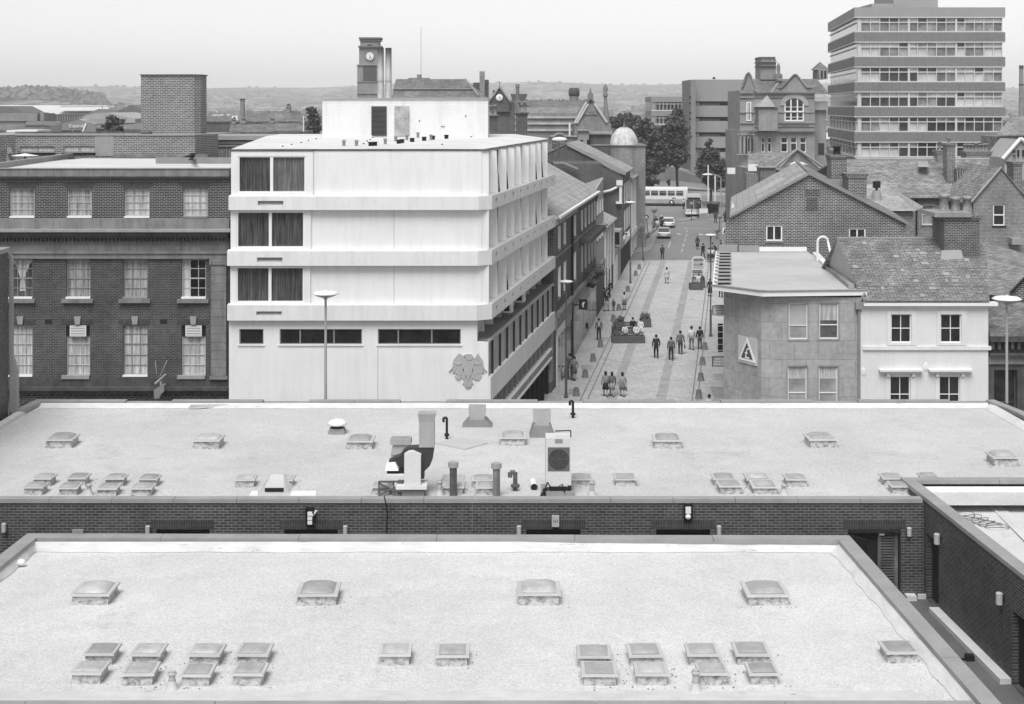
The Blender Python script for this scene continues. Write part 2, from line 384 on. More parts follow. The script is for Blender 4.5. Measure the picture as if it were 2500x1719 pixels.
# ================= NEAR ROOFS =================
Z2 = 8.35; C2 = 8.6
SKD = [plain('acrylic_dome_%d' % i, v_, rough=.35, spec=.4, big=.2, fine=.1, bs=2) for i, v_ in enumerate((.30, .37, .44, .34))]
skr = plain('dome_rim', .48, rough=.5, big=.08)
def kerbmat():
    m, n, b = newmat('stained_upstand')
    s = noise(n, 6, 6, sv=(1, 1, 1.5), rough=.75); val = ramp(n, s, .45, .62, .52, .2)
    n.links.new(val, b.inputs['Base Color']); b.inputs['Roughness'].default_value = .85; return m
KERB = kerbmat()
SPOTS = []
def skylight(parent, px0, px1, py, zr, hgt=.28, shut=False, dome=.1, seed=0):
    """parent roof mesh; a lid front edge measured at px0..px1, py"""
    rr = random.Random(seed*13+int(px0)); zl = zr+hgt
    a = onz(px0, py, zl); b = onz(px1, py, zl); s = (b-a).x; x0, y0 = a.x, a.y
    sk = thing_part = None
    k = MB(); e = .05
    k.hexa([(x0+e, y0+e, zr), (x0+s-e, y0+e, zr), (x0+s-e, y0+s-e, zr), (x0+e, y0+s-e, zr)], [(x0+e+.01, y0+e+.01, zl-.05), (x0+s-e-.01, y0+e+.01, zl-.05), (x0+s-e-.01, y0+s-e-.01, zl-.05), (x0+e+.01, y0+s-e-.01, zl-.05)])
    an = R(rr.uniform(-1.6, 1.6)); cc = V((x0+s/2, y0+s/2, 0)); RM = Matrix.Rotation(an, 3, 'Z')
    def rot(q_):
        q_.v = [cc+RM@(p-cc) for p in q_.v]; return q_
    ko = rot(k).build('skylight', KERB, parent)
    SPOTS.append((x0, y0, s, zr))
    r = MB(); tl = rr.uniform(-.01, .02)
    r.hexa([(x0, y0, zl-.045+tl), (x0+s, y0, zl-.045+tl), (x0+s, y0+s, zl-.045), (x0, y0+s, zl-.045)], [(x0+.01, y0+.01, zl+tl), (x0+s-.01, y0+.01, zl+tl), (x0+s-.01, y0+s-.01, zl), (x0+.01, y0+s-.01, zl)])
    for sx_ in (.09, .91):
        for sy_ in (.07, .93): r.lathe((x0+s*sx_, y0+s*sy_, zl+tl*(1-sy_)), [(.018, 0), (.018, .02), (0, .022)], 6)
    rot(r).build('rim', skr, ko)
    d = MB(); nn = 10; i0 = len(d.v); m_ = .11
    for i in range(nn+1):
        for j in range(nn+1):
            u, v_ = i/nn, j/nn; hh = ((1-(2*u-1)**4)*(1-(2*v_-1)**4))**.6*dome
            d.v.append(V((x0+s*(m_+(1-2*m_)*u), y0+s*(m_+(1-2*m_)*v_), zl+.004+max(tl, 0)+hh)))
    for i in range(nn):
        for j in range(nn): d.f.append((i0+i*(nn+1)+j, i0+(i+1)*(nn+1)+j, i0+(i+1)*(nn+1)+j+1, i0+i*(nn+1)+j+1)); d.sm.append(True)
    rot(d).build('dome', SKD[rr.randrange(4)], ko)
    return ko
def copings(parent, pts, z, wd, hh, step, mat, lows=(), lowd=.07, k0=0, first=None):
    """stones laid along a polyline edge pts (left side = outside)"""
    k = k0
    for a, b in zip(pts[:-1], pts[1:]):
        a, b = V((a[0], a[1], 0)), V((b[0], b[1], 0)); L = (b-a).length; d = (b-a)/L; nr = V((-d.y, d.x, 0))
        n_ = max(1, round(L/step)); st = L/n_
        for i in range(n_):
            zz = z-(lowd if (k % 3 == 2 and lows) else 0)
            g_ = .006; p0 = a+d*(st*i+g_); p1 = a+d*(st*(i+1)-g_); jit = random.uniform(-.004, .004)
            m_ = MB(); pl = [p0-nr*wd, p1-nr*wd, p1, p0]
            m_.hexa([V((p.x, p.y, zz-hh)) for p in pl], [V((p.x, p.y, zz+jit)) for p in pl]); m_.v
            yield m_; k += 1
def coping_run(parent, pts, z, wd, hh, step, mat, lows=False, k0=0):
    mb = MB()
    for m_ in copings(parent, pts, z, wd, hh, step, mat, lows, k0=k0):
        i = len(mb.v); mb.v += m_.v; mb.f += [tuple(x+i for x in f) for f in m_.f]; mb.sm += m_.sm
    return mb.build('coping', mat, parent)

# --- far, long roof block
B2 = thing('shopping_block', 'long flat-roofed brick shopping block crossing the picture, crowded with roof plant', 'building', (0, 44.1, 5.6))
fr2 = Fr((0, 44.1, 0), (1, 0, 0))
h2 = []
for a, b in ((382, 511), (694, 825), (1285, 1417), (1602, 1734), (-120, -20)): h2.append((X(a, 44.1), X(b, 44.1), 5.62, 7.67))
h2.append((X(2070, 44.1), X(2199, 44.1), 5.62, 7.67))
mb = MB(); wall(mb, fr2, -19.7, 12.5, 5.5, 8.5, h2, .25)
mb.poly([(-19.5, 59.1, 0), (-19.5, 59.1, 8.5), (20, 59.1, 8.5), (20, 59.1, 0)][::-1]); mb.poly([(20.4, 46, 0), (20, 59.1, 0), (20, 59.1, 8.5), (20.4, 46, 8.5)])
mb.poly([(-19.7, 59.1, 0), (-19.7, 57, 0), (-19.7, 57, 8.5), (-19.7, 59.1, 8.5)])
mb.build('wall', NBRICK, B2)
for h in h2: sb = MB(); fr2.box(sb, h[0]-.15, h[1]+.15, 7.672, 7.95, -.02, .006); sb.build('lintel', SOLDIER, B2)
for h in h2[:5]:
    db = MB(); fr2.quad(db, h[0], h[1], h[2], h[3], -.22); dd = db.build('door', DARK, B2)
    f = MB(); fr2.box(f, h[0], h[1], h[3]-.1, h[3]-.003, -.21, -.05); f.build('door_frame', BLACK, dd)
h = h2[5]; wd = h[1]-h[0]
db = MB(); fr2.quad(db, h[0], h[1], h[2], h[3], -.24); fr2.box(db, h[0]+.01, h[1]-.01, h[3]-.1, h[3]-.01, -.22, .02); dd = db.build('door_recess', DARK, B2)
lv = MB(); u0 = h[0]+wd*.58; u1 = h[1]-.06
fr2.box(lv, u0, u0+.1, h[2], h[3]-.11, -.2, -.1); fr2.box(lv, u1-.1, u1, h[2], h[3]-.11, -.2, -.1)
for i in range(22):
    z = h[2]+.1+i*.083
    fr2.box(lv, u0+.101, u1-.101, z, z+.045, -.18, -.11)
lv.build('louvred_door', METALD, B2)
od = MB(); od.hexa([fr2.p(h[0]+.02, h[2], .0), fr2.p(h[0]+.45, h[2], .62), fr2.p(h[0]+.41, h[2], .65), fr2.p(h[0]-.02, h[2], .03)], [fr2.p(h[0]+.02, h[3]-.12, .0), fr2.p(h[0]+.45, h[3]-.12, .62), fr2.p(h[0]+.41, h[3]-.12, .65), fr2.p(h[0]-.02, h[3]-.12, .03)])
od.build('open_door', BLACK, B2)
nb = MB(); fr2.box(nb, h[0]+wd*.6, h[0]+wd*.7, 7.48, 7.54, -.1, -.04); nb.build('door_closer', WPAINT, B2)
mb = MB(); mb.poly([(-19.6, 44.3, Z2), (20.4, 44.3, Z2), (19.9, 58.95, Z2), (-19.4, 58.95, Z2)]); ROOF_B = mb.build('roof', ROOF2, B2)
mb = MB()   # pale flashing round the far and left sides, uneven lower lip
N_ = 120
for i in range(N_):
    xa = -19.1+38.3*i/N_; xb = -19.1+38.3*(i+1)/N_
    f1 = .02*math.sin(xa*1.7)+.015*math.sin(xa*5.1); f2 = .02*math.sin(xb*1.7)+.015*math.sin(xb*5.1)
    mb.poly([(xa, 58.45+f1, Z2+.01), (xb, 58.45+f2, Z2+.01), (xb, 58.7, 8.53), (xa, 58.7, 8.53)])
mb.poly([(-19.3, 57.3, Z2+.01), (-19.02, 57.3, Z2+.01), (-18.95, 58.5, Z2+.01), (-19.2, 58.7, 8.53)])
mb.poly([(19.0, 58.5, Z2+.01), (19.5, 46.6, Z2+.01), (19.8, 46.6, 8.53), (19.35, 58.7, 8.53)])
mb.box(-19.5, -19.2, 50, 57.4, Z2, 8.5)
mb.ext([onz(460, 997, 8.4), onz(560, 992, 8.4), onz(560, 986, 8.5), onz(466, 988, 8.55)], (0, -.05, 0))
mb.build('flashing', FLASH, B2)
x0 = X(89, 59.1)
coping_run(B2, [(x0, 59.1), (X(2425, 59.1), 59.1)], C2, .36, .14, 1.883, COPING, lows=True, k0=0)
coping_run(B2, [(-19.55, 57.2), (x0, 59.05)], C2, .36, .14, 1.9, COPING)
coping_run(B2, [(X(2425, 59.1)+.01, 59.05), (20.0, 56.7), (20.4, 46.6)], C2, .36, .14, 1.9, COPING)
coping_run(B2, [(12.45, 44.08), (-19.7, 44.08)][::-1] and [(-19.7, 44.42), (12.45, 44.42)], C2, .36, .12, 1.88, COPING)
big = [(106.6, 176.5, 1075), (467, 537, 1077), (842, 911, 1077.6), (1218.5, 1286, 1068.6), (1596, 1668, 1076), (1974.6, 2047, 1074), (2425, 2492, 1118.7)]
for i, (a, b, y) in enumerate(big): skylight(ROOF_B, a, b, y, Z2, dome=.11, seed=i, hgt=.3)
sm = [(76, 126, 1169), (159, 210, 1168), (251, 302, 1170), (334, 384, 1171), (570, 622, 1172), (668, 716, 1171), (53, 105, 1191), (138, 189, 1191), (231, 285, 1193), (315, 370, 1193),
      (905, 955, 1190), (1076, 1132, 1173), (1078, 1134, 1189), (1150, 1207, 1173), (1160, 1212, 1190), (1391, 1449, 1170), (1500, 1555, 1169), (1741, 1799, 1169), (1823, 1885, 1170), (1919, 1975, 1171),
      (1755, 1815, 1188.5), (1837, 1902, 1188.5), (2156, 2209, 1168), (2249, 2295, 1165), (2176, 2225, 1187)]
for i, (a, b, y) in enumerate(sm): skylight(ROOF_B, a, b, y, Z2, hgt=.25, dome=.05, seed=20+i)

# --- near roof block
B1 = thing('shopping_block', 'nearest flat-roofed block with pale gravel roof and rows of domed skylights', 'building', (0, 36, 5.6))
Z1 = 7.85; C1 = 8.2
c = [(-14.5, 29.5), (10.1, 29.5), (9.67, 41.7), (-13.96, 41.9)]
mb = MB(); mb.prism(c, 5.5, 8.05); wl = mb.build('wall', NBRICK, B1)
ins = .3
ci = [(-14.5+ins, 29.9), (10.1-ins, 29.9), (9.67-ins, 41.7-ins), (-13.96+ins, 41.9-ins)]
# the walls carry the parapet; the roof lies inside it
wl.data.materials[0] = NBRICK
mb = MB(); mb.poly([(p[0], p[1], 8.052) for p in ci]); 
ROOF_A = None
bpy.data.objects.remove(wl)
mb = MB()
for k in range(4):
    a, b = c[k], c[(k+1) % 4]; mb.poly([(a[0], a[1], 5.5), (b[0], b[1], 5.5), (b[0], b[1], 8.09), (a[0], a[1], 8.09)])
mb.build('wall', NBRICK, B1)
mb = MB(); mb.poly([(c[0][0]+.1, c[0][1]+.1, Z1), (c[1][0]-.1, c[1][1]+.1, Z1), (c[2][0]-.1, c[2][1]-.1, Z1), (c[3][0]+.1, c[3][1]-.1, Z1)]); ROOF_A = mb.build('roof', ROOFLIGHT, B1)
mb = MB(); N_ = 90
XL = lambda y: -14.5+(y-29.5)/12.4*.54
XR = lambda y: 10.1-(y-29.5)/12.2*.43
for i in range(N_):
    xa = -13.6+22.9*i/N_; xb = -13.6+22.9*(i+1)/N_
    f = lambda x: .03*math.sin(x*1.3)+.02*math.sin(x*4.1)
    mb.poly([(xa, 41.28+f(xa)-.05, Z1+.01), (xb, 41.28+f(xb)-.05, Z1+.01), (xb, 41.36, 8.12), (xa, 41.36, 8.12)])
    mb.poly([(xa-.6, 31.45+f(xa*1.7), Z1+.012), (xa-.6, 30.42, 8.0), (xb-.6, 30.42, 8.0), (xb-.6, 31.45+f(xb*1.7), Z1+.012)])
for i in range(60):
    ya = 30.4+11*i/60; yb = 30.4+11*(i+1)/60; f = lambda y: .03*math.sin(y*2.1)+.02*math.sin(y*5)
    mb.poly([(XL(ya)+.36, ya, 8.12), (XL(ya)+.5+f(ya), ya, Z1+.014), (XL(yb)+.5+f(yb), yb, Z1+.014), (XL(yb)+.36, yb, 8.12)])
    mb.poly([(XR(ya)-.36, ya, 8.12), (XR(yb)-.36, yb, 8.12), (XR(yb)-.62+f(yb), yb, Z1+.014), (XR(ya)-.62+f(ya), ya, Z1+.014)])
mb.build('flashing', FLASH, B1)
coping_run(B1, [(-13.96, 41.9), (9.67, 41.7)], C1, .42, .12, 3.9, COPING)
coping_run(B1, [(9.675, 41.68), (10.1, 29.4)], C1, .42, .12, 3.0, COPING)
coping_run(B1, [(-14.5, 29.4), (-13.965, 41.88)], C1, .42, .12, 3.0, COPING)
coping_run(B1, [(-14.1, 30.4), (9.65, 30.4)][::1], 8.08, .9, .12, 3.9, COPING)
for i, (a, b, y) in enumerate([(169.7, 267.7, 1452), (718.6, 823, 1454), (1262, 1370, 1453), (1823, 1930, 1453.6)]): skylight(ROOF_A, a, b, y, Z1, dome=.12, hgt=.28, seed=50+i)
for i, (a, b, y) in enumerate([(200, 278, 1598), (315, 393, 1598), (455, 538, 1601), (572, 656, 1599), (921, 1003, 1599), (1061, 1145, 1601), (1409, 1495, 1605), (1534, 1620, 1600.6), (1678, 1760, 1599.6), (1796, 1885, 1598), (2163, 2247, 1594),
                               (168, 249, 1644), (291, 375, 1647), (437, 515, 1648.5), (562, 644, 1648.5), (1420, 1510, 1648), (1551, 1635, 1647), (1705, 1782, 1647), (1828, 1905, 1645)]):
    skylight(ROOF_A, a, b, y, Z1, hgt=.26, dome=.05, seed=70+i)
# --- right block
B3 = thing('shopping_block', 'right-hand brick block with doors opening on the sunken walkway', 'building', (13, 40, 5.6))
frr = Fr((12.4, 46.3, 0), V((13.45, 27, 0))-V((12.4, 46.3, 0)))
def uY(y): return (46.3-y)/frr.U.y*-1
hr = [(uY(43.95), uY(42.9), 5.62, 7.6), (uY(37.45), uY(35.6), 5.62, 7.55)]
mb = MB(); wall(mb, frr, 0, uY(27), 5.5, 8.55, hr, .2)
mb.poly([(12.4, 46.3, 7.9), (12.4, 46.3, 8.55), (21, 46.3, 8.55), (21, 46.3, 7.9)]); mb.build('wall', NBRICK, B3)
for h in hr:
    db = MB(); frr.quad(db, h[0], h[1], h[2], h[3], -.18); db.build('door', DARK, B3)
mb = MB(); mb.poly([(13.7, 27, 8.1), (24, 27, 8.1), (24, 46.1, 8.1), (12.6, 46.1, 8.1)]); R3 = mb.build('roof', ROOFLIGHT, B3)
mb = MB(); mb.poly([(12.8, 45.6, 8.12), (24, 45.6, 8.12), (24, 45.92, 8.5), (12.8, 45.92, 8.5)]); a = onz(2395, 1220, 8.1); bb = onz(2530, 1330, 8.1); mb.tube(a, bb, .06, n=6)
e = frr.p(0, 0, -.42); q2 = frr.p(uY(27), 0, -.42); mb.poly([(e.x, 45.6, 8.5), (q2.x, q2.y, 8.5), (q2.x+.25, q2.y, 8.12), (e.x+.3, 45.6, 8.12)][::-1])
a = onz(2375, 1190, 8.12); b_ = onz(2420, 1215, 8.12); c_ = onz(2560, 1330, 8.12); d_ = onz(2440, 1260, 8.12)
mb.poly([a+ZU*.01, d_+ZU*.01, onz(2500, 1320, 8.15), c_+ZU*.01, b_+ZU*.01]); mb.build('flashing', FLASH, B3)
coping_run(B3, [(12.38, 46.35), (21.5, 46.35)], 8.68, .38, .12, 3, COPING)
q0 = frr.p(0.02, 0); q1 = frr.p(uY(27), 0); coping_run(B3, [(q1.x-.02, q1.y), (q0.x-.02, 45.96)], 8.68, .40, .12, 3, COPING)
# walkway
mb = MB(); mb.poly([(-22, 20, 5.6), (13.6, 20, 5.6), (12.6, 44.1, 5.6), (-22, 44.1, 5.6)]); struct('walkway', mb, plain('walkway_asphalt', .12, big=.15, fine=.1))
mb = MB(); Lr = uY(27)
frr.box(mb, uY(44.05), uY(43.98), 5.6, 5.74, 0, .25); frr.box(mb, uY(42.88), uY(37.5), 5.6, 5.74, 0.002, .3); frr.box(mb, uY(35.5), Lr, 5.6, 5.74, .002, .3); fr2.box(mb, 11.9, 12.2, 5.6, 5.74, .002, .3)
struct('walkway_upstand', mb, FLASH)
# outer ring of the walkway deck under the long block
mb = MB(); mb.box(-22, 13, 43.95, 44.05, 0, 5.5); 
mb = MB(); rq = random.Random(8)
for x0, y0, s, z in SPOTS:
    for k in range(rq.choice((2, 5, 9, 14))):
        p = V((x0+s*rq.uniform(-.25, 1.35), y0+rq.choice((-.06-abs(rq.gauss(0, .06)), s+.03+abs(rq.gauss(0, .1)), rq.uniform(0, s))), z+.012)); r = rq.uniform(.006, .021)
        if x0+.03 < p.x < x0+s-.03 and y0 < p.y < y0+s: p.x = x0+s+rq.uniform(.02, .2)
        mb.poly([p+V((-r, -r*.4, 0)), p+V((r*.6, -r, 0)), p+V((r, r*.5, .01)), p+V((-r*.3, r, .008))])
tag(mb.build('moss_crumbs', plain('moss', .14)), 'dark crumbs of moss and grit scattered round the skylights', 'grit', kind='stuff')
# left-hand brick neighbour
BL = thing('brick_building', 'taller dark brick building edge with pale end strip at the far left', 'building', (-20, 50, 0))
mb = MB(); mb.box(-26, -19.75, 25, 57.0, 0, 14.8); mb.build('wall', NBRICK, BL)
mb = MB(); mb.box(-26.1, -19.68, 24.9, 57.1, 14.8, 14.98); mb.build('coping', COPING, BL)
mb = MB(); Yq = 57.15
pts = [(22, 622), (28, 628), (29, 868), (41, 905), (42, 1012), (23, 1012), (23, 900), (22, 860)]
mb.ext([P(a, b, Yq) for a, b in pts], (0, .25, 0)); mb.build('end_strip', STONEL, BL)
# ================= WHITE CONCRETE BUILDING =================
YW = 73.4
def cx4(x): return X(540+.41346*x, YW)
def cz4(y): return Z(330+.41346*y, YW)
WB = thing('concrete_building', 'white concrete office and hotel building with sawtooth bays and an eagle on its wall', 'building', (cx4(45), YW, M*YW))
fw_ = Fr((0, YW, 0), (1, 0, 0))
XLw, XRw = cx4(50), cx4(1580)
A = V((XRw, YW, 0)); Bc = V((2.76, 97, 0)); fs = Fr(A, Bc-A); LS = (Bc-A).length
ztop = cz4(93)
Yb = 100.0
zb = [(cz4(440), cz4(360)), (cz4(768), cz4(682)), (cz4(1090), cz4(1000))]   # band bottoms / tops
LED = 8.67
Ns = -fs.N
def side(off, Y): # point on a line parallel to the side, shifted inward by off
    t = (Y-YW)/fs.U.y; p = fs.p(t, 0, -off); return (p.x, p.y)
# core of the upper floors
mb = MB()
sA = side(.5, YW+.5); sB = side(.5, 97)
mb.prism([(XLw, YW+.35), (XRw-.52, YW+.35), (sB[0], sB[1]), (sB[0]-3, Yb), (-15.9, Yb)], zb[2][0]+.02, ztop-.08)
# front blank panels per floor, set between the bands
fl = [(cz4(360), ztop), (cz4(682), cz4(440)), (cz4(1000), cz4(768))]
for i, (a, b) in enumerate(fl):
    l = cx4([60, 62, 62][i]); mid = cx4([543, 530, 527][i])
    fw_.box(mb, mid+.002, XRw-.36, a+.003, b-.003, -.5, -.06)
    fw_.box(mb, XRw-.358, XRw-.01, a+.003, b-.003, -.6, -.13)
mb.build('upper_wall', WHITE, WB)
# window frames/panels projecting
for i, (a, b) in enumerate(fl):
    l = cx4([62, 57, 55][i]); r = cx4([543, 530, 527][i])
    wx0, wx1 = cx4([100, 92, 90][i]), cx4([500, 492, 490][i]); wz0, wz1 = cz4([340, 665, 988][i]), cz4([125, 452, 775][i])
    if i: wz1 = min(wz1, b-.1)
    mb = MB(); wall(mb, fw_, l, r, a+.002, b-(.02 if i else .02), [(wx0, wx1, wz0, wz1)], .16, d=.06)
    fw_.box(mb, l-.001, l-.0005, a+.003, b-.03, -.5, .058)
    mb.poly([fw_.p(r, a+.002, .06), fw_.p(r, a+.002, -.4), fw_.p(r, b-.02, -.4), fw_.p(r, b-.02, .06)]); mb.poly([fw_.p(l, b-.02, .06), fw_.p(r, b-.02, .06), fw_.p(r, b-.02, -.4), fw_.p(l, b-.02, -.4)])
    mb.poly([fw_.p(l, a+.002, -.4), fw_.p(l, a+.002, .06), fw_.p(l, b-.02, .06), fw_.p(l, b-.02, -.4)])
    pn = mb.build('window_panel', WHITE, WB)
    mb = MB()
    for c_, d_, e_, f_ in ((wx0, wx0+.07, wz0, wz1), (wx1-.07, wx1, wz0, wz1), (wx0+.07, wx1-.07, wz0, wz0+.07), (wx0+.07, wx1-.07, wz1-.05, wz1), ((wx0+wx1)/2-.09, (wx0+wx1)/2+.06, wz0+.07, wz1-.05)):
        fw_.box(mb, c_, d_, e_, f_, -.12, .03)
    wo_ = mb.build('window', WPAINT, WB)
    for s_ in (0, 1):
        u0 = wx0+.07 if s_ == 0 else (wx0+wx1)/2+.06; u1 = (wx0+wx1)/2-.09 if s_ == 0 else wx1-.07
        cm = MB(); n_ = 60; rr = random.Random(i*2+s_)
        pr = None; ph = rr.random()*6
        for k in range(n_+1):
            u = u0+(u1-u0)*k/n_; d_ = -.10+.018*math.sin(k*1.15+ph+.6*math.sin(k*.37))
            if pr: cm.poly([fw_.p(pr[0], wz0+.07, pr[1]), fw_.p(u, wz0+.07, d_), fw_.p(u, wz1-.05, d_), fw_.p(pr[0], wz1-.05, pr[1])])
            pr = (u, d_)
        cm.build('curtain', DRAPEL if (i == 0 and s_ == 1) else DRAPE, wo_)
# bands
for i, (a, b) in enumerate(zb):
    sl = [(222, 372, 413, 386), (217, 367, 747, 719), (213, 363, 1060, 1036)][i]
    h = (cx4(sl[0]), cx4(sl[1]), cz4(sl[2]), cz4(sl[3]))
    l = cx4([50, 42, 42][i]); r = cx4([1522, 1515, 1510][i])
    mb = MB(); wall(mb, fw_, l, r, a, b, [h], .2, d=.3)
    fw_.quad(mb, h[0], h[1], h[2], h[3], .11)
    # top slope, underside, end and corner chamfer
    mb.poly([fw_.p(l, b, .3), fw_.p(r, b, .3), fw_.p(r, b+.06, -.05), fw_.p(l, b+.06, -.05)])
    mb.poly([fw_.p(l, a, -.35), fw_.p(r, a, -.35), fw_.p(r, a, .3), fw_.p(l, a, .3)])
    mb.poly([fw_.p(l, a, -.3), fw_.p(l, a, .3), fw_.p(l, b, .3), fw_.p(l, b+.06, -.05)])
    c0 = fw_.p(r, 0, .3); c1 = fs.p(.25, 0, .12); c2 = fs.p(.25, 0, -.6)
    L2 = LS+.15
    def pz(p, z): return V((p.x, p.y, z))
    mb.poly([pz(c0, a), pz(c1, a), pz(c1, b), pz(c0, b)])
    # side run with slots
    hs = []
    for k in range(9):
        u = .25+(LS-.2)*(k+.42)/9; hs.append((u, u+.55, a+.28, a+.5))
    wall(mb, fs, .25, L2, a, b, hs, .16, d=.12)
    for q_ in hs: fs.quad(mb, q_[0], q_[1], q_[2], q_[3], -.03)
    mb.poly([fs.p(.25, b, .12), fs.p(L2, b, .12), fs.p(L2, b, -.6), fs.p(.25, b, -.6)])
    mb.poly([fs.p(.25, a, -.6), fs.p(L2, a, -.6), fs.p(L2, a, .12), fs.p(.25, a, .12)])
    mb.poly([fs.p(L2, a, .12), fs.p(L2, a, -.6), fs.p(L2, b, -.6), fs.p(L2, b, .12)])
    mb.poly([pz(c0, b), pz(c1, b), pz(c2, b), pz(fw_.p(r, 0, -.3), b)]); mb.poly([pz(c0, a), pz(fw_.p(r, 0, -.3), a), pz(c2, a), pz(c1, a)])
    bo = mb.build('band', WHITE2, WB)
    for q_ in hs: mb = MB(); fs.quad(mb, q_[0]+.02, q_[1]-.02, q_[2]+.02, q_[3]-.01, -.02); mb.build('slot_shade', DARK, bo)  # dark sheet put in for shade at the back of each slot
    sm_ = MB(); fw_.quad(sm_, h[0]+.01, h[1]-.01, h[2]+.07, h[3], .115); sm_.build('slot_shade', GPAINT, bo)  # grey sheet put in for shade inside the front slot
# sawtooth bays: on each floor nine blades, face to the camera, window on the far side
for i, (a, b) in enumerate(fl):
    for k in range(9):
        u0 = .12+(LS-.12)*k/9; u1 = .12+(LS-.12)*(k+1)/9
        p0 = fs.p(u0, 0, -.02); p1 = fs.p(u1, 0, -.02)
        zt = (ztop+.0) if i == 0 else b-.01; za = a+.01
        mb = MB(); e = .10
        x0_ = p0.x-.46; lean = .08
        mb.hexa([(x0_, p0.y, za), (p0.x, p0.y, za), (p0.x, p1.y-.03, za), (x0_, p1.y-.03, za)], [(x0_, p0.y+.0, zt), (p0.x-lean*(k % 3 == 1), p0.y, zt), (p0.x-lean*(k % 3 == 1), p1.y-.03, zt), (x0_, p1.y-.03, zt)])
        bl = mb.build('bay', WHITE, WB)
        if i == 0:
            cp = MB(); cp.hexa([(x0_-.3, p0.y-.06, zt), (p0.x+.04, p0.y-.06, zt), (p0.x+.04, p1.y-.07, zt), (x0_-.3, p1.y-.07, zt)], [(x0_-.3, p0.y-.06, zt+.07), (p0.x+.04, p0.y-.06, zt+.07), (p0.x+.04, p1.y-.07, zt+.07), (x0_-.3, p1.y-.07, zt+.07)]); cp.build('cap', METALD, bl)
        gl = MB(); k > 4 and gl.poly([(p0.x+.01, p0.y+.4, za+.3), (p0.x+.01, p1.y-.4, za+.3), (p0.x+.01, p1.y-.4, zt-.3), (p0.x+.01, p0.y+.4, zt-.3)]); k > 4 and gl.build('pane', GLASSM, bl)
        if (i, k) in ((0, 1), (0, 2), (0, 6), (0, 7), (1, 6), (2, 2)):   # opened pivot window showing as a dark sliver
            q_ = p0.x+.02; y_ = p0.y+.3; sl_ = MB(); h_ = (zt-za)
            sl_.hexa([(q_, y_, za+.02), (q_+.08, y_-.02, za+.02), (q_+.09, y_, za+.02), (q_, y_+.04, za+.02)], [(q_, y_, za+h_*.45), (q_+.02, y_-.01, za+h_*.45), (q_+.02, y_, za+h_*.45), (q_, y_+.04, za+h_*.45)]); sl_.build('open_window', BLACK, bl)
# dark roof edge, roof
mb = MB(); fw_.box(mb, XLw, cx4(545), ztop+.001, ztop+.06, -.5, .1); fw_.box(mb, cx4(545)+.002, XRw+.02, ztop+.012, ztop+.075, -.5, -.02); mb.build('roof_edge', METALD, WB)
mb = MB(); zr0 = ztop+.05; zr1 = 18.6
ri, rj = side(2.6, YW+.3), side(2.6, 97); mb.poly([(XLw, YW+.3, zr0+.03), ri+(zr0+.03,), rj+(zr1+.02,), (rj[0], Yb, zr1), (-15.9, Yb, zr1), (-15.9, 94, zr1-.02)])
mb.poly([ri+(zr0+.03,), side(.35, YW+.3)+(zr0+.03,), side(.35, 97)+(zr0+.03,), rj+(zr1+.02,)]); mb.poly([rj+(zr1+.02,), side(.35, 97)+(zr0+.03,), (rj[0]+2, Yb, zr0+.03), (rj[0], Yb, zr1)])
mb.build('roof', gravel('white_roof', .62, lo=.93, hi=1.05), WB)
# lower storeys, front
zl = cz4(1220)
gx = [(107, 250), (345, 832), (925, 1415)]
hl = [(cx4(a), cx4(b), cz4(1236), cz4(1145)) for a, b in gx]
mb = MB(); wall(mb, fw_, cx4(46), cx4(1512), 0, zb[2][0], hl, .15)
mb.poly([fw_.p(cx4(1512), 0, 0), fw_.p(cx4(1578), 0, 0), fw_.p(cx4(1578), zl, 0), fw_.p(cx4(1512), zl, 0)])
mb.poly([fw_.p(cx4(1512), zl, 0), fw_.p(cx4(1578), zl, 0), fw_.p(cx4(1578), zl, -1), fw_.p(cx4(1512), zl, -1)])
mb.poly([fw_.p(cx4(1512), zl, 0), fw_.p(cx4(1512), zl, -6), fw_.p(cx4(1512), zb[2][0], -6), fw_.p(cx4(1512), zb[2][0], 0)])
mb.poly([fw_.p(cx4(46), 0, -20), fw_.p(cx4(46), 0, 0), fw_.p(cx4(46), zb[2][0], 0), fw_.p(cx4(46), zb[2][0], -20)])
mb.build('lower_wall', WHITE, WB)
for (a, b, c_, d_), ml in zip(hl, ((), (465, 665), (1045, 1243))):
    f = MB(); D = -.12
    for e in ((a, a+.05, c_, d_), (b-.05, b, c_, d_), (a+.05, b-.05, c_, c_+.05), (a+.05, b-.05, d_-.05, d_)): fw_.box(f, *e, D, D+.05)
    for mx_ in ml: fw_.box(f, cx4(mx_)-.035, cx4(mx_)+.035, c_+.05, d_-.05, D, D+.05)
    o = f.build('window', GPAINT, WB); pm = MB(); fw_.quad(pm, a+.02, b-.02, c_+.02, d_-.02, D+.01); pm.build('pane', GLASS, o)
    sm_ = MB(); fw_.box(sm_, a-.06, b+.06, c_-.08, c_-.002, -.05, .05); sm_.build('sill', WHITE2, o)
# joints in render
mb = MB(); fw_.box(mb, cx4(925)-.012, cx4(925)+.012, 1.3, cz4(1260), -.01, .004); 
for a, b in ((cz4(1000), cz4(770)), (cz4(682), cz4(442))): fw_.box(mb, cx4(1020)-.01, cx4(1020)+.01, a, b, -.07, -.055)
mb.build('joint', GPAINT, WB)
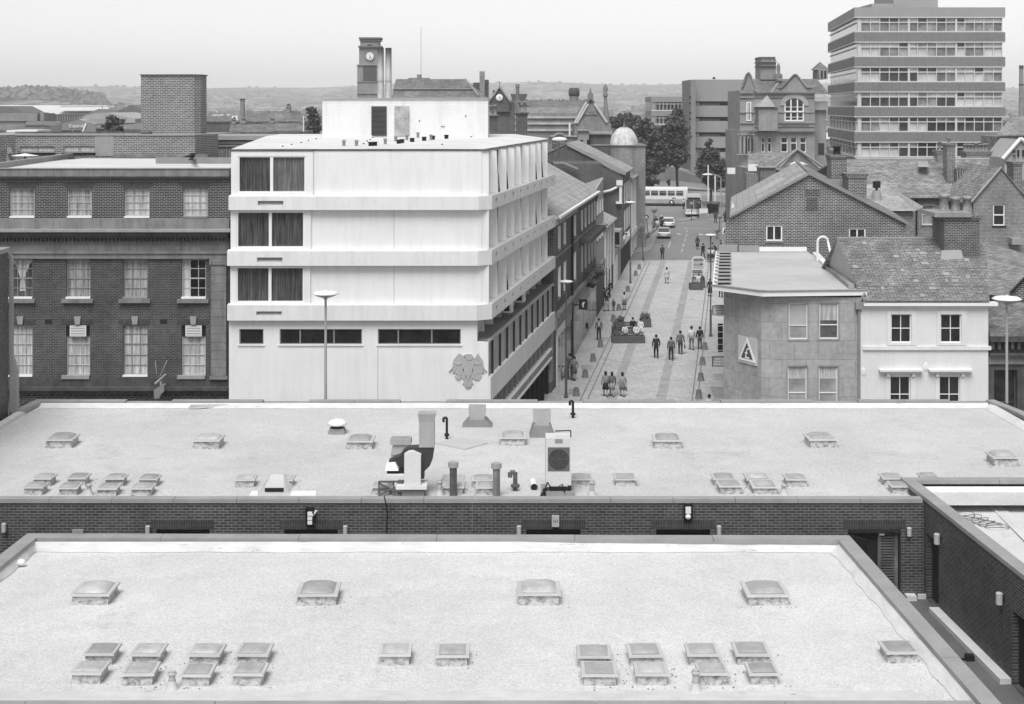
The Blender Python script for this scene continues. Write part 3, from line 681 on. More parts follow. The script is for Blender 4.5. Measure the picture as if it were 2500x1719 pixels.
# side: recessed slot over the ledge, glazed first floor, spandrel, shops
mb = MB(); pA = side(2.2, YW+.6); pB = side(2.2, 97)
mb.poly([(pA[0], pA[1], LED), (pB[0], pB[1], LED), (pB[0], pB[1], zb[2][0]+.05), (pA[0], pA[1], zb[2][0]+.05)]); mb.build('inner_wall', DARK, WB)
mb = MB(); p0, p1 = fs.p(0, LED, 0), fs.p(LS, LED, 0); mb.poly([p0, p1, (pB[0]-1, pB[1], LED), (pA[0]-1, pA[1], LED)]); mb.build('ledge_roof', plain('felt_roof', .20, fine=.15), WB)
mb = MB(); fs.box(mb, 0, LS, LED-.08, LED+.03, -.1, .06); mb.build('ledge_trim', METAL, WB)
for k in range(10):
    u = .3+(LS-.7)*k/9; mb = MB(); fs.box(mb, u, u+.22, LED+.001, zb[2][0]-.001, -1.2, -.8); mb.build('pier', WHITE, WB)
for k, u in enumerate((8.2, 12.6)):
    mb = MB(); fs.box(mb, u-.75, u, LED+.35, LED+1.0, -.75, -.1); ac = mb.build('air_conditioner', WHITE2, WB)
    mb = MB(); fs.box(mb, u-.753, u-.75, LED+.45, LED+.9, -.5, -.2); mb.build('grille', BLACK, ac)
    mb = MB(); fs.box(mb, u-.7, u-.65, LED+.03, LED+.35, -.6, -.55); fs.box(mb, u-.1, u-.05, LED+.03, LED+.35, -.2, -.15); mb.build('stand', METALD, ac)
G0, G1 = 6.82, LED-.085
mb = MB(); fs.quad(mb, .1, LS, G0, G1, -.08); gl = mb.build('gallery_glazing', glass('gallery_glass', .36, .5, .3, .15), WB)
for k in range(11):
    u = 1.1+(LS-1.3)*k/10; mb = MB(); fs.box(mb, u, u+.12, G0, G1, -.07, .03); mb.build('mullion', plain('dark_mullion', .035), WB)
mb = MB(); fs.box(mb, 0, LS+.1, 5.62, G0-.002, -.4, .1); mb.build('spandrel', WHITE2, WB)
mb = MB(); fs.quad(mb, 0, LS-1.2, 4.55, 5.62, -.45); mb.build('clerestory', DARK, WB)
for k in range(26):
    u = .2+(LS-1.8)*k/25; mb = MB(); fs.box(mb, u, u+.09, 4.62, 5.6, -.44, -.1); mb.build('fin', METAL if k % 2 else GPAINT, WB)
mb = MB(); fs.box(mb, 0, LS-1.2, 4.0, 4.5, -.44, -.02); mb.build('shop_fascia', plain('fascia', .32, big=.25, bs=2), WB)
mb = MB(); fs.box(mb, 0, LS-1.2, 4.502, 4.6, -.44, .1); fs.box(mb, 0, LS-1.2, 3.9, 3.998, -.44, .1); mb.build('fascia_trim', WPAINT, WB)
mb = MB(); fs.quad(mb, 0, LS-1.2, 1.0, 3.9, -.4); mb.build('shop_window', GLASSM, WB)
for k in range(12):
    u = .6+(LS-2.2)*k/11; mb = MB(); fs.box(mb, u, u+.16, 1.0, 3.898, -.39, -.12); mb.build('shop_mullion', BLACK, WB)
mb = MB(); fs.box(mb, LS-1.2, LS-.1, 1.0, 5.6, -1.2, .02); mb.build('corner_pier', plain('pier_stone', .28), WB)
mb = MB(); fs.box(mb, LS-1.22, LS-.08, 1.0, 2.3, -1.2, .03); mb.build('pier_base', plain('pier_base', .13), WB)
# penthouse
Yp = 92.0
PB = MB(); px0, px1 = X(787, Yp), X(1191, Yp); pz0, pz1 = Z(333.5, Yp), Z(243, Yp)
CLAD = brick('white_cladding', .72, .71, .56, bwid=50, bh=.11, ms=.010, patch=.02, mot=.02)
PB.box(px0, px1, Yp, 97.5, pz0-.3, pz1); ph_ = PB.build('penthouse', CLAD, WB)
fp = Fr((0, Yp, 0), (1, 0, 0))
mb = MB(); fp.box(mb, px0-.08, px1+.08, pz1+.001, pz1+.09, -5.6, .08); mb.build('penthouse_roof', LEAD, ph_)
mb = MB(); u0, u1, v0, v1 = X(908, Yp), X(943, Yp), Z(332, Yp), Z(259.5, Yp)
for k in range(24):
    z = v0+(v1-v0)*k/24; mb.hexa([fp.p(u0, z, .06), fp.p(u1, z, .06), fp.p(u1, z, .003), fp.p(u0, z, .003)], [fp.p(u0, z+.035, .03), fp.p(u1, z+.035, .03), fp.p(u1, z+.035, .003), fp.p(u0, z+.035, .003)])
fp.box(mb, u0-.03, u0, v0, v1, .003, .07); fp.box(mb, u1, u1+.03, v0, v1, .003, .07)
mb.build('louvre', plain('louvre_grey', .10), ph_)
mb = MB(); fp.quad(mb, u0, u1, v0, v1, .004); mb.build('louvre_back', DARK, ph_)
mb = MB(); fp.box(mb, X(963, Yp), X(999.5, Yp), v0, v1, .002, .05); fp.box(mb, X(994, Yp), X(999, Yp), Z(280, Yp), Z(277, Yp), .051, .09); mb.build('door', plain('weathered_door', .33, big=.3, bs=1.5, fine=.15), ph_)
for a, b in ((1024, 295), (1137, 283), (1079, 309), (1084, 309)):
    mb = MB(); p = P(a, b, Yp); mb.lathe(p, [(0, .06), (.04, .05), (.04, 0)], 8, axis=(0, -1, 0)); mb.build('wall_lamp', BLACK, ph_)
# two flue stacks on the roof behind
for i, (a, b) in enumerate(((921, 937.5), (940.5, 956.5))):
    Yf = 97.2; x_ = (X(a, Yf)+X(b, Yf))/2; r = (X(b, Yf)-X(a, Yf))/2
    t = thing('flue', ['left of two tall pale flue pipes beside the clock tower, sooty at the top', 'right of two tall pale flue pipes beside the clock tower, sooty at the top'][i], 'flue', (x_, Yf, 18.6), 'twin flues')
    z0, z1 = 18.6, Z(117, Yf)
    mb = MB(); zz = [z0, z0+(z1-z0)*.35, z0+(z1-z0)*.62, z1]
    for q0_, q1_ in zip(zz[:-1], zz[1:]): mb.tube((x_, Yf, q0_+.02), (x_, Yf, q1_), r-.01, n=16)
    m, n, b_ = newmat('flue_metal')
    tc = n.nodes.new('ShaderNodeTexCoord'); sp_ = n.nodes.new('ShaderNodeSeparateXYZ'); n.links.new(tc.outputs['Object'], sp_.inputs[0])
    soot = ramp(n, mathn(n, 'ADD', sp_.outputs['Z'], mathn(n, 'MULTIPLY', noise(n, 2, 4, sv=(1, 1, .3)), 1.0)), (z1-z0)*.8, (z1-z0)*1.1, .55, .04)
    n.links.new(mathn(n, 'MULTIPLY', soot, ramp(n, noise(n, 3, 4, sv=(1, 1, .2)), .4, .65, 1, .6)), b_.inputs['Base Color']); b_.inputs['Roughness'].default_value = .5
    mb.build('pipe', m, t)
    for q_ in zz[1:-1]: mb = MB(); mb.tube((x_, Yf, q_-.03), (x_, Yf, q_+.03), r+.02, n=16); mb.build('joint_ring', METAL, t)
# eagle relief
EG = MB(); YE = YW-.0
def ep(x, y): return (1080+x*140/1719, 840+y*130/1596)
def epl(pts, th, name, par, mat=None):
    mb = MB(); mb.ext([P(*ep(a, b), YW-.001) for a, b in pts], (0, -th, 0)); return mb.build(name, mat or STONEE, par)
STONEE = plain('emblem_stone', .40, big=.1, fine=.1)
body = [(760, 1340), (700, 1300), (650, 1200), (600, 1190), (660, 1080), (560, 1000), (520, 1080), (430, 1060), (370, 970), (400, 930), (440, 880), (310, 860), (330, 800), (280, 740), (300, 640), (330, 480), (390, 400), (500, 270), (600, 330), (650, 400), (640, 330), (740, 290), (880, 300), (920, 380), (980, 420), (1060, 270), (1150, 400), (1210, 480), (1240, 640), (1260, 740), (1220, 800), (1260, 860), (1170, 880), (1180, 960), (1110, 1070), (1000, 1080), (900, 1010), (880, 1080), (940, 1190), (880, 1200), (860, 1290)]
em = epl(body, .05, 'eagle_emblem', WB)
epl([(650, 420), (920, 420), (960, 560), (900, 760), (860, 960), (780, 1100), (700, 960), (640, 760), (600, 560)], .08, 'body_relief', em)
epl([(640, 340), (700, 300), (820, 290), (900, 330), (920, 420), (860, 480), (760, 480), (700, 400)], .10, 'head_relief', em)
for sgn in (-1, 1):
    cx_ = 765+sgn*290
    epl([(cx_-110, 560), (cx_+110, 560), (cx_+70, 620), (cx_-70, 620)], .075, 'wing_ring', em)
    for k in range(4):
        a0 = cx_-sgn*150+sgn*k*85; b0 = a0+sgn*40; c0 = a0+sgn*(45+k*30)
        epl([(a0, 660), (b0, 660), (c0+sgn*45, 930-k*40), (c0+sgn*5, 940-k*40)], .07, 'feather', em)
for k in range(3): epl([(705+k*50, 1100), (745+k*50, 1100), (740+k*65, 1280), (690+k*65, 1280)], .07, 'tail_feather', em)
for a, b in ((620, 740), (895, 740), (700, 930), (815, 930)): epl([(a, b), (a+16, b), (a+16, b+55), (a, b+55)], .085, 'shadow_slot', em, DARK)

# pots and hooks on the white roof
potspec = [(960, 1000, 0), (1062, 1000, 0), (1295, 985, 0), (1380, 962, 0), (1470, 950, 0), (1560, 930, 0), (1665, 950, 0), (1178, 1000, 1), (1210, 998, 1), (1405, 980, 1), (1430, 975, 1), (1513, 965, 1), (1610, 955, 1), (1680, 945, 1), (1790, 937, 1)]
hook = [(450, 1018), (523, 1003), (600, 987), (660, 970), (722, 957), (1105, 997), (1135, 975), (1160, 962), (1180, 945), (1225, 937), (1740, 1003), (1980, 940)]
def on_white(px, py):
    for it in range(1):
        # solve on the sloping roof plane
        s_ = (zr1-zr0)/(97-YW-.3); # z = zr0 + s*(Y-YW-.3)
        t_ = (py-HY)/F; Y = (ZC-zr0+s_*(YW+.3))/(t_+s_); return V((X(px, Y), Y, zr0+s_*(Y-YW-.3)))
pw = ['pale', 'dark']; cnt = {0: None, 1: None}
for x_, y_, k in potspec:
    p = on_white(550+x_*.3016, 50+(y_+20)*.3016)
    if cnt[k] is None:
        t = thing('roof_vent', ['small pale cylindrical vent pot on the white building roof', 'small black cylindrical vent pot on the white building roof'][k], 'vent', p, ['pale vent pots on the white roof', 'black vent pots on the white roof'][k])
        mb = MB(); mb.lathe(p, [(.13, 0), (.13, .18), (.15, .19), (.15, .24), (0, .25)] if k else [(.09, 0), (.08, .25), (.11, .26), (.11, .34), (0, .36)], 10); mb.build('pot', BLACK if k else CONC, t); cnt[k] = t
    else: t = copy_tree(cnt[k]); t.location = p
first = None
for x_, y_ in hook:
    p = on_white(550+x_*.3016, 50+(y_+8)*.3016)
    if first is None:
        t = thing('cable_anchor', 'small white gooseneck outlet with dark mouth on the white building roof', 'outlet', p, 'white goosenecks on the white roof')
        mb = MB(); mb.path([p, p+V((0, 0, .1)), p+V((.05, -.03, .14)), p+V((.1, -.05, .08))], .035); mb.build('neck', WPAINT, t)
        mb = MB(); mb.tube(p+V((.1, -.05, .08)), p+V((.12, -.07, .04)), .04); mb.build('mouth', BLACK, t); first = t
    else: t = copy_tree(first); t.location = p

# ================= BRICK HOTEL (left) =================
YH = 74.0
def hx(x): return X(x*.3885, YH)
def hz(y): return Z(380+y*.3885, YH)
HB = thing('brick_building', 'dark brick building with stone cornices and net-curtained sash windows, left of the white building', 'building', (hx(0), YH, M*YH))
fh = Fr((0, YH, 0), (1, 0, 0)); xl = hx(-260); xr = hx(1440)
# upper storey wall
up = [(50, 207), (412, 568), (772, 932), (1142, 1298), (-310, -155)]
hu = [(hx(a), hx(b), hz(385), hz(208)) for a, b in up]
mb = MB(); wall(mb, fh, xl, xr, hz(400), hz(132), hu, .18, d=-.25); mb.poly([fh.p(xr, 1, -.25), fh.p(xr, 1, -8), fh.p(xr, hz(132), -8), fh.p(xr, hz(132), -.25)]); mb.build('upper_wall', HBRICK, HB)
for j, h in enumerate(hu):
    win(HB, fh, *h, rec=.16, nx=3, ny=4, fw=.06, d=-.25, pane=[NET, NET, NETL, NETL, NET][j], fmat=plain('cream_paint', .42), bar=.03)
    a, b = h[0], h[1]
    mb = MB(); zt = hz(170); w_ = .22
    n_ = 22
    for k in range(n_):
        t0, t1 = k/n_, (k+.82)/n_
        mb.ext([fh.p(a+(b-a)*t0-0, h[3]+.002, -.243), fh.p(a+(b-a)*t1, h[3]+.002, -.243), fh.p(a-w_+(b-a+2*w_)*t1, zt, -.243), fh.p(a-w_+(b-a+2*w_)*t0, zt, -.243)], fh.N*.02)
    mb.build('arch_lintel', plain('rubbed_brick', .075, big=.3, bs=6), HB)
    sm_ = MB(); fh.box(sm_, a, b, h[2]-.07, h[2]+.01, -.38, -.2); sm_.build('sill', WPAINT if j != 3 else STONE, HB)
def course(name, v0, v1, d0, d1, mat, u0=None, u1=None, joints=0):
    mb = MB(); a = xl if u0 is None else u0; b = xr if u1 is None else u1
    if joints:
        k = a
        while k < b:
            e = min(b, k+joints); fh.box(mb, k+.008, e-.008, v0, v1, d0, d1); k = e
        fh.box(mb, a, b, v0+.01, v1-.01, d0, d1-.015)
    else: fh.box(mb, a, b, v0, v1, d0, d1)
    return mb.build(name, mat, HB)
course('parapet', hz(130), hz(84), -.6, -.05, STONE, joints=2.2)
course('parapet_cap', hz(83.9), hz(80), -.7, .0, STONEL)
course('parapet_moulding', hz(138), hz(130.1), -.6, .02, STONED)
course('blocking_course', hz(460), hz(398), -.6, -.02, STONE, joints=2.4)
course('cornice', hz(475), hz(460.1), -.6, .62, STONEL, u1=xr+.15)
course('cornice_bed', hz(500), hz(475.1), -.6, .45, STONED)
mb = MB()
k = xl
while k < xr-.1:
    fh.box(mb, k, k+.11, hz(538), hz(515), -.02, .2); k += .2
mb.build('dentils', STONED, HB)
course('dentil_bed', hz(515), hz(500.1), -.6, .3, STONED)
course('frieze', hz(600), hz(514), -.6, -.03, STONE)
course('architrave', hz(615), hz(600.1), -.6, .12, STONE)
course('architrave_lower', hz(648), hz(615.1), -.6, .04, STONE, joints=3.1)
mid = [(50, 200), (410, 565), (768, 925), (1137, 1292), (-315, -160)]
hm = [(hx(a), hx(b), hz(898), hz(652)) for a, b in mid]
lo = [(50, 200), (410, 562), (768, 925), (1137, 1290), (-315, -160)]
hlow = [(hx(a), hx(b), hz(1385), hz(1068)) for a, b in lo]
mb = MB(); wall(mb, fh, xl, hx(1325), hz(1400), hz(648), hm+hlow, .25, d=-.1); mb.build('lower_wall', HBRICK2, HB)
CR = plain('cream_paint', .42)
for j, h in enumerate(hm):
    pane = [DRAPE, NET, NET, NET, NET][j]
    o = win(HB, fh, *h, rec=.2, nx=3, ny=4, d=-.1, pane=pane if j != 3 else GLASS, fmat=[GPAINT, GPAINT, GPAINT, CR, CR][j], bar=.035, lvs=[.25, (.5, .06), .75])
    if j in (0, 3):   # half-drawn or knotted curtain
        cm = MB()
        if j == 0: cm.poly([fh.p(h[0]+.05+dx, z, -.288) for dx, z in ((.45, h[2]+.35), (.75, h[2]+.35), (.68, h[2]+1.0), (.95, h[3]-.3), (1.2, h[3]-.05), (0.0, h[3]-.05), (.3, h[3]-.4), (.5, h[2]+.95))])
        else: fh.quad(cm, h[0]+.05, h[0]+.42, h[2]+.05, h[3]-.05, -.288)
        cm.build('curtain', NETL, o)
    sm_ = MB(); fh.box(sm_, h[0], h[1], h[2]-.02, h[2]+.07, -.25, -.03); sm_.build('sill_board', WPAINT if j in (0, 1, 3) else GPAINT, HB)
    sm_ = MB(); fh.box(sm_, h[0]-.18, h[1]+.16, hz(925), hz(903), -.1, .1); sm_.build('sill', STONE, HB)
for j, h in enumerate(hlow):
    o = win(HB, fh, *h, rec=.2, nx=3, ny=5, d=-.1, pane=[NETL, NETL, NETL, NETL, NET][j], fmat=CR if j != 2 else GPAINT, bar=.035, lvs=[.2, .4, (.62, .06), .82])
    if j in (1, 3):
        mb = MB(); fh.quad(mb, h[0]+.02, h[1]-.02, hz(1137), h[3]-.02, -.21); mb.build('dark_panel', BLACK, o)
        lv = MB(); q0_, q1_ = (h[0]+h[1])/2-.40, (h[0]+h[1])/2+.42
        fh.box(lv, q0_, q0_+.04, hz(1137), hz(1070), -.2, -.05); fh.box(lv, q1_-.04, q1_, hz(1137), hz(1070), -.2, -.05)
        for k in range(7):
            z = hz(1137)+(hz(1070)-hz(1137))*k/6.6; fh.box(lv, q0_+.041, q1_-.041, z, z+.045, -.2, -.06)
        lv.build('louvre', WPAINT, o)
    mb = MB(); fh.box(mb, h[0]-.2, h[1]+.16, hz(1063), hz(1030), -.1, -.085); mb.build('arch_lintel', SOLDIER, HB)
    mb = MB(); c_ = (h[0]+h[1])/2; mb.ext([fh.p(c_-.12, hz(1062), -.09), fh.p(c_+.12, hz(1062), -.09), fh.p(c_+.17, hz(1012), -.09), fh.p(c_-.17, hz(1012), -.09)], fh.N*.1); mb.build('keystone', STONEL, HB)
    sm_ = MB(); fh.box(sm_, h[0]-(.18 if j in (1, 3) else 0), h[1], hz(1403 if j in (1, 3) else 1392), h[2]+.03, -.25, .08 if j in (1, 3) else -.04); sm_.build('sill', STONEL if j in (1, 3) else WPAINT, HB)
for a in (278, 1003):
    mb = MB(); fh.box(mb, hx(a), hx(a+44), hz(1058), hz(1030), -.1, -.09); mb.build('air_brick', DARK, HB)
# corner pilaster with stone blocks
mb = MB(); z = hz(1385); kk = 0
while z < hz(690): 
    e = min(z+.43, hz(690)); fh.box(mb, hx(1327), hx(1422), z+.012, e-.008, -.2, .06); z = e
fh.box(mb, hx(1332), hx(1418), hz(1385), hz(690), -.2, .045); mb.build('pilaster', STONE, HB)
mb = MB(); fh.box(mb, hx(1318), hx(1432), hz(688), hz(650), -.2, .1); 
for k in range(8): fh.box(mb, hx(1324+k*13), hx(1331+k*13), hz(682), hz(660), .1, .14)
mb.build('capital', STONE, HB)
mb = MB(); fh.box(mb, hx(1318), hx(1432), hz(1405), hz(1386), -.2, .12); mb.build('pilaster_base', STONE, HB)
mb = MB(); fh.box(mb, hx(1422)+.001, xr, 1, hz(398), -.6, -.12); mb.build('return_wall', STONED, HB)
course('plinth_course', hz(1450), hz(1400.1), -.5, .0, STONED, joints=1.9)
course('lower_cornice', hz(1470), hz(1450.1), -.5, .38, STONED)
course('lower_frieze', hz(1500), hz(1470.1), -.5, .14, STONED, joints=.7)
course('ground_floor', 1.0, hz(1500.1), -.5, -.05, DBRICK)
mb = MB(); mb.poly([(xl, YH+.3, 17.25), (xr-.3, YH+.3, 17.25), (xr-.3, 91, 17.25), (X(190, 90), 91, 17.25), (xl, 78, 17.25)]); mb.build('roof', gravel('white_roof2', .58, lo=.94, hi=1.05), HB)
mb = MB(); a = onz(0, 412, 17.25); b_ = onz(190, 384, 17.25); dr = (b_-a).normalized(); nr_ = V((-dr.y, dr.x, 0))*.3
mb.hexa([a-dr*3, b_, b_+nr_, a-dr*3+nr_], [a-dr*3+ZU*.3, b_+ZU*.3, b_+nr_+ZU*.3, a-dr*3+nr_+ZU*.3]); mb.build('roof_kerb', COPING, HB)
mb = MB(); p0 = onz(380, 400, 17.25); mb.box(p0.x, hx(1430), p0.y, p0.y+.4, 17.25, 17.6); mb.ext([onz(385, 399, 17.25), onz(461, 386, 17.3), onz(475, 386, 17.3), onz(475, 390, 17.7), onz(461, 379, 17.7)], (0, .3, 0)); mb.build('roof_upstand', COPING2, HB)
t = thing('roof_vent', 'small black cowl on the stone kerb behind the hotel roof', 'vent', onz(470, 391, 17.6)); p = onz(470, 391, 17.6)
mb = MB(); mb.lathe(p, [(.2, 0), (.2, .07), (.1, .1), (.1, .2), (.17, .23), (.14, .36), (0, .4)], 10); mb.build('cowl', BLACK, t)
# stone finial with broken bracket rods on the cornice
t = thing('stone_finial', 'weathered stone block with upright rods on the ledge of the dark brick building', 'finial', P(388, 975, YH-.8))
def gp(x, y, d=0): return P(340+x*.08147, 860+y*.08147, YH-.8+d)
mb = MB(); mb.ext([gp(440, 1390), (gp(590, 1390)), gp(640, 1260), gp(740, 1180), gp(740, 1000), gp(690, 960), gp(560, 1060), gp(430, 1140)], (0, .5, 0)); mb.build('block', STONE, t)
mb = MB(); mb.tube(gp(480, 950, .2), gp(800, 660, .2), .07, .05); mb.tube(gp(640, 860, .2), gp(660, 1060, .2), .06); mb.build('arm', STONEL, t)
mb = MB(); mb.tube(gp(520, 640, .3), gp(480, 260, .3), .02, .03, n=6); mb.tube(gp(620, 720, .3), gp(840, 240, .3), .02, .03, n=6); mb.build('rod', STONEL, t)
# ================= RIGHT-HAND SIDE =================
def slab(mb, pts, th=.12):
    """a roof plane: top outline (seen from above ccw) with a thickness"""
    return mb.ext([V(p) for p in pts], (0, 0, -th))
def chimney(parent, x0, x1, y0, y1, z0, z1, mat=DBRICK, pots=2, pot_mat=None, cap=True, ph=.5, pr=.13, name='chimney'):
    mb = MB(); mb.box(x0, x1, y0, y1, z0, z1-.25)
    mb.box(x0-.05, x1+.05, y0-.05, y1+.05, z1-.25, z1-.12); mb.box(x0-.1, x1+.1, y0-.1, y1+.1, z1-.12, z1)
    c = mb.build(name, mat, parent)
    if cap:
        mb = MB(); mb.box(x0-.13, x1+.13, y0-.13, y1+.13, z1+.001, z1+.07); mb.build('cap', STONE, c)
    for k in range(pots):
        px_ = x0+(x1-x0)*(k+.5)/pots; py_ = (y0+y1)/2; rr = random.uniform(.85, 1.15)
        m_ = MB(); m_.lathe((px_, py_, z1+.07), [(pr*1.1, 0), (pr, .05), (pr*.8, ph*.8*rr), (pr*1.05, ph*.82*rr), (pr*1.0, ph*rr), (pr*.7, ph*rr), (pr*.6, ph*.6*rr)], 12); m_.build('chimney_pot', pot_mat or plain('clay_pot', .22, big=.2), c)
    return c
# ---- stone-faced corner building (building society)
def rx(x): return 1740+x*.4073
def ry(y): return 340+y*.4073
HFS = brick('stone_cladding', .37, .33, .22, bwid=1.25, bh=.95, ms=.012, patch=.12, bs=.8)
YF = 74.1
t = HF = thing('corner_building', 'flat-roofed corner building clad in grey stone slabs with a triangular pound-sign panel', 'building', (12, YF, 0))
W = [(sx(-.4, 94.6), 94.6), (sx(-.4, 77.2), 77.2), (12.75, YF+.25), (13.4, YF), (X(2100, YF), YF), (X(2100, YF)+.3, 94.6)]
zr = 11.08
hw = [(rx(455), rx(570), ry(1200), ry(980)), (rx(638), rx(755), ry(1197), ry(978)), (rx(450), rx(565), ry(1620), ry(1360)), (rx(635), rx(750), ry(1620), ry(1360))]
hw = [(X(a, YF), X(b, YF), Z(c, YF), Z(d, YF)) for a, b, c, d in hw]
mb = MB(); fF = Fr((0, YF, 0), (1, 0, 0)); wall(mb, fF, 13.4, X(2104, YF), 0, zr-.3, hw, .14)
for a, b in ((1, 2), (2, 3), (4, 5), (0, 1)):
    mb.poly([W[a]+(0,), W[b]+(0,), W[b]+(zr-.3,), W[a]+(zr-.3,)])
mb.build('wall', HFS, HF)
for j, h in enumerate(hw):
    o = win(HF, fF, *h, rec=.11, nx=1, ny=2, fw=.06, pane=GLASSL if j != 1 else GLASSM, lvs=[(.38, .05)])
    mb = MB(); hh = h[3]-h[2]
    if j == 1:
        fF.quad(mb, h[0]+.06, h[1]-.06, h[2]+hh*.5, h[3]-.06, -.10)
    else: fF.quad(mb, h[0]+.06, h[1]-.06, h[3]-hh*.3 if j else h[2]+hh*.4, h[3]-.06, -.10)
    mb.build('blind', NETL if j else plain('roller_blind', .4), o)
    mb = MB(); e = .07
    for c in ((h[0]-e, h[0], h[2]-e, h[3]+e), (h[1], h[1]+e, h[2]-e, h[3]+e), (h[0], h[1], h[2]-e, h[2]), (h[0], h[1], h[3], h[3]+e)): fF.box(mb, *c, -.05, .03)
    mb.build('surround', STONEL, o)
Rf = [onz(1740, 699, zr), onz(1862, 714.5, zr), onz(2117, 711.5, zr), V((19.2, 94.5, zr)), onz(1748, 614, zr)]
mb = MB(); mb.poly([p-ZU*.02 for p in Rf]); mb.build('roof', gravel('felt_pale', .46, lo=.9, hi=1.06), HF)
mb = MB(); c = Rf[:3]
for a, b in ((Rf[4], Rf[0]), (Rf[0], Rf[1]), (Rf[1], Rf[2])):
    d = (b-a).normalized(); nn = V((d.y, -d.x, 0)); mb.hexa([a+nn*.02-ZU*.2, b+nn*.02-ZU*.2, b-nn*.25-ZU*.2, a-nn*.25-ZU*.2], [a+nn*.02+ZU*.03, b+nn*.02+ZU*.03, b-nn*.25+ZU*.03, a-nn*.25+ZU*.03])
mb.build('fascia', WPAINT, HF)
mb = MB()
for a, b in ((Rf[0], Rf[1]), (Rf[1], Rf[2])):
    d = (b-a).normalized(); nn = V((d.y, -d.x, 0)); mb.hexa([a+nn*.06+ZU*.031, b+nn*.06+ZU*.031, b-nn*.22+ZU*.031, a-nn*.22+ZU*.031], [a+nn*.06+ZU*.09, b+nn*.06+ZU*.09, b-nn*.22+ZU*.09, a-nn*.22+ZU*.09])
mb.build('roof_edge', COPING2, HF)
for k in range(10):   # raised fins along the street edge of the roof
    tt = (k+.7)/10.5; a = Rf[0].lerp(Rf[4], tt); mb = MB(); mb.box(a.x+.1, a.x+.95, a.y-.4, a.y+.4, zr-.01, zr+.1); fo = mb.build('roof_fin', STONEL, HF); mb = MB(); mb.box(a.x+.2, a.x+.85, a.y-.43, a.y-.401, zr, zr+.09); mb.box(a.x+.2, a.x+.85, a.y+.401, a.y+.7, zr-.005, zr+.012); mb.build('slot', BLACK, fo)  # black strips put in for shade in the gaps between fins
mb = MB(); a = V((13.5, 94.3, zr)); mb.box(13.4, 14.6, 94.2, 94.5, zr, zr+.45); mb.box(14.7, 16.0, 94.2, 94.5, zr, zr+.38); mb.build('back_parapet', COPING, HF)
mb = MB(); mb.box(16.02, 19.1, 94.2, 94.4, zr+.02, zr+.3); p0, p1 = onz(1984, 622, zr), onz(2010, 650, zr); mb.hexa([p0, p0+V((.35, 0, 0)), p1+V((.35, 0, 0)), p1], [p+ZU*.16 for p in (p0, p0+V((.35, 0, 0)), p1+V((.35, 0, 0)), p1)]); mb.build('white_trim', WPAINT, HF)
mb = MB(); p0 = onz(2010, 652, zr); p1 = onz(2072, 704, zr); nx_ = V((.3, 0, 0)); mb.hexa([p0, p1, p1+nx_, p0+nx_][::-1], [q+ZU*.2 for q in (p0, p1, p1+nx_, p0+nx_)][::-1]); mb.build('party_wall_coping', STONEL, HF)
mb = MB(); b0 = onz(1996, 637, zr); pth = []
for k in range(13):
    a = math.pi*k/12; pth.append(b0+V((-.32*math.cos(a)+.32, 0, 1.15+.32*math.sin(a))))
mb.path([b0+V((0, 0, .0))]+pth+[b0+V((.64, -1.2, -.2+.3))], .075); mb.build('looped_vent_pipe', WPAINT, HF)
# drainpipe
mb = MB(); xd = X(2096, YF); mb.tube((xd, YF-.12, 0), (xd, YF-.12, 10.3), .06); mb.box(xd-.2, xd+.16, YF-.27, YF-.01, 10.2, 10.55); mb.tube((xd+.05, YF-.12, 10.55), (xd+.3, YF-.1, 11.0), .06); mb.build('drainpipe', GPAINT, HF)
# chamfer panel with the sign
C0, C1_ = V((W[1][0], W[1][1], 0)), V((W[2][0], W[2][1], 0)); fC = Fr(C0, C1_-C0); LC = (C1_-C0).length
def uC(px):  # solve u where projected x = px
    for i in range(201):
        p = fC.p(LC*1.3*i/200, 0)
        if CX+F*p.x/p.y >= px: return LC*1.3*i/200
    return LC
ua, ub = uC(1804), min(uC(1849), LC-.02); pc = fC.p((ua+ub)/2, 0); za, zb_ = Z(888, pc.y), Z(823, pc.y)
t = thing('wall_sign', 'pale square panel with white triangle and pound sign on the grey corner wall', 'sign', (pc.x, pc.y, za))
mb = MB(); fC.box(mb, ua, ub, za, zb_, .005, .06); mb.build('panel', plain('sign_panel', .52), t)
tu, tv = (ua+ub)/2, (za+zb_)/2-.02; s_ = (ub-ua)*.45
outer = [(tu-s_, tv-s_*.75), (tu+s_, tv-s_*.75), (tu, tv+s_*.95)]
mb = MB()
cen = (tu, tv-s_*.18)
for i in range(3):
    a, b = outer[i], outer[(i+1) % 3]; k = .72
    a2 = (cen[0]+(a[0]-cen[0])*k, cen[1]+(a[1]-cen[1])*k); b2 = (cen[0]+(b[0]-cen[0])*k, cen[1]+(b[1]-cen[1])*k)
    mb.ext([fC.p(a[0], a[1], .061), fC.p(b[0], b[1], .061), fC.p(b2[0], b2[1], .061), fC.p(a2[0], a2[1], .061)], fC.N*.03)
mb.build('triangle', WPAINT, t)
mb = MB(); mb.ext([fC.p(cen[0]+(o_[0]-cen[0])*.715, cen[1]+(o_[1]-cen[1])*.715, .061) for o_ in outer], fC.N*.01); mb.build('triangle_face', plain('sign_dark', .08), t)
rz = math.atan2(fC.U.y, fC.U.x)
text(t, '\u00a3', s_*1.15, WPAINT, fC.p(tu, tv-s_*.2, .085), (R(90), 0, rz), 'pound_sign')
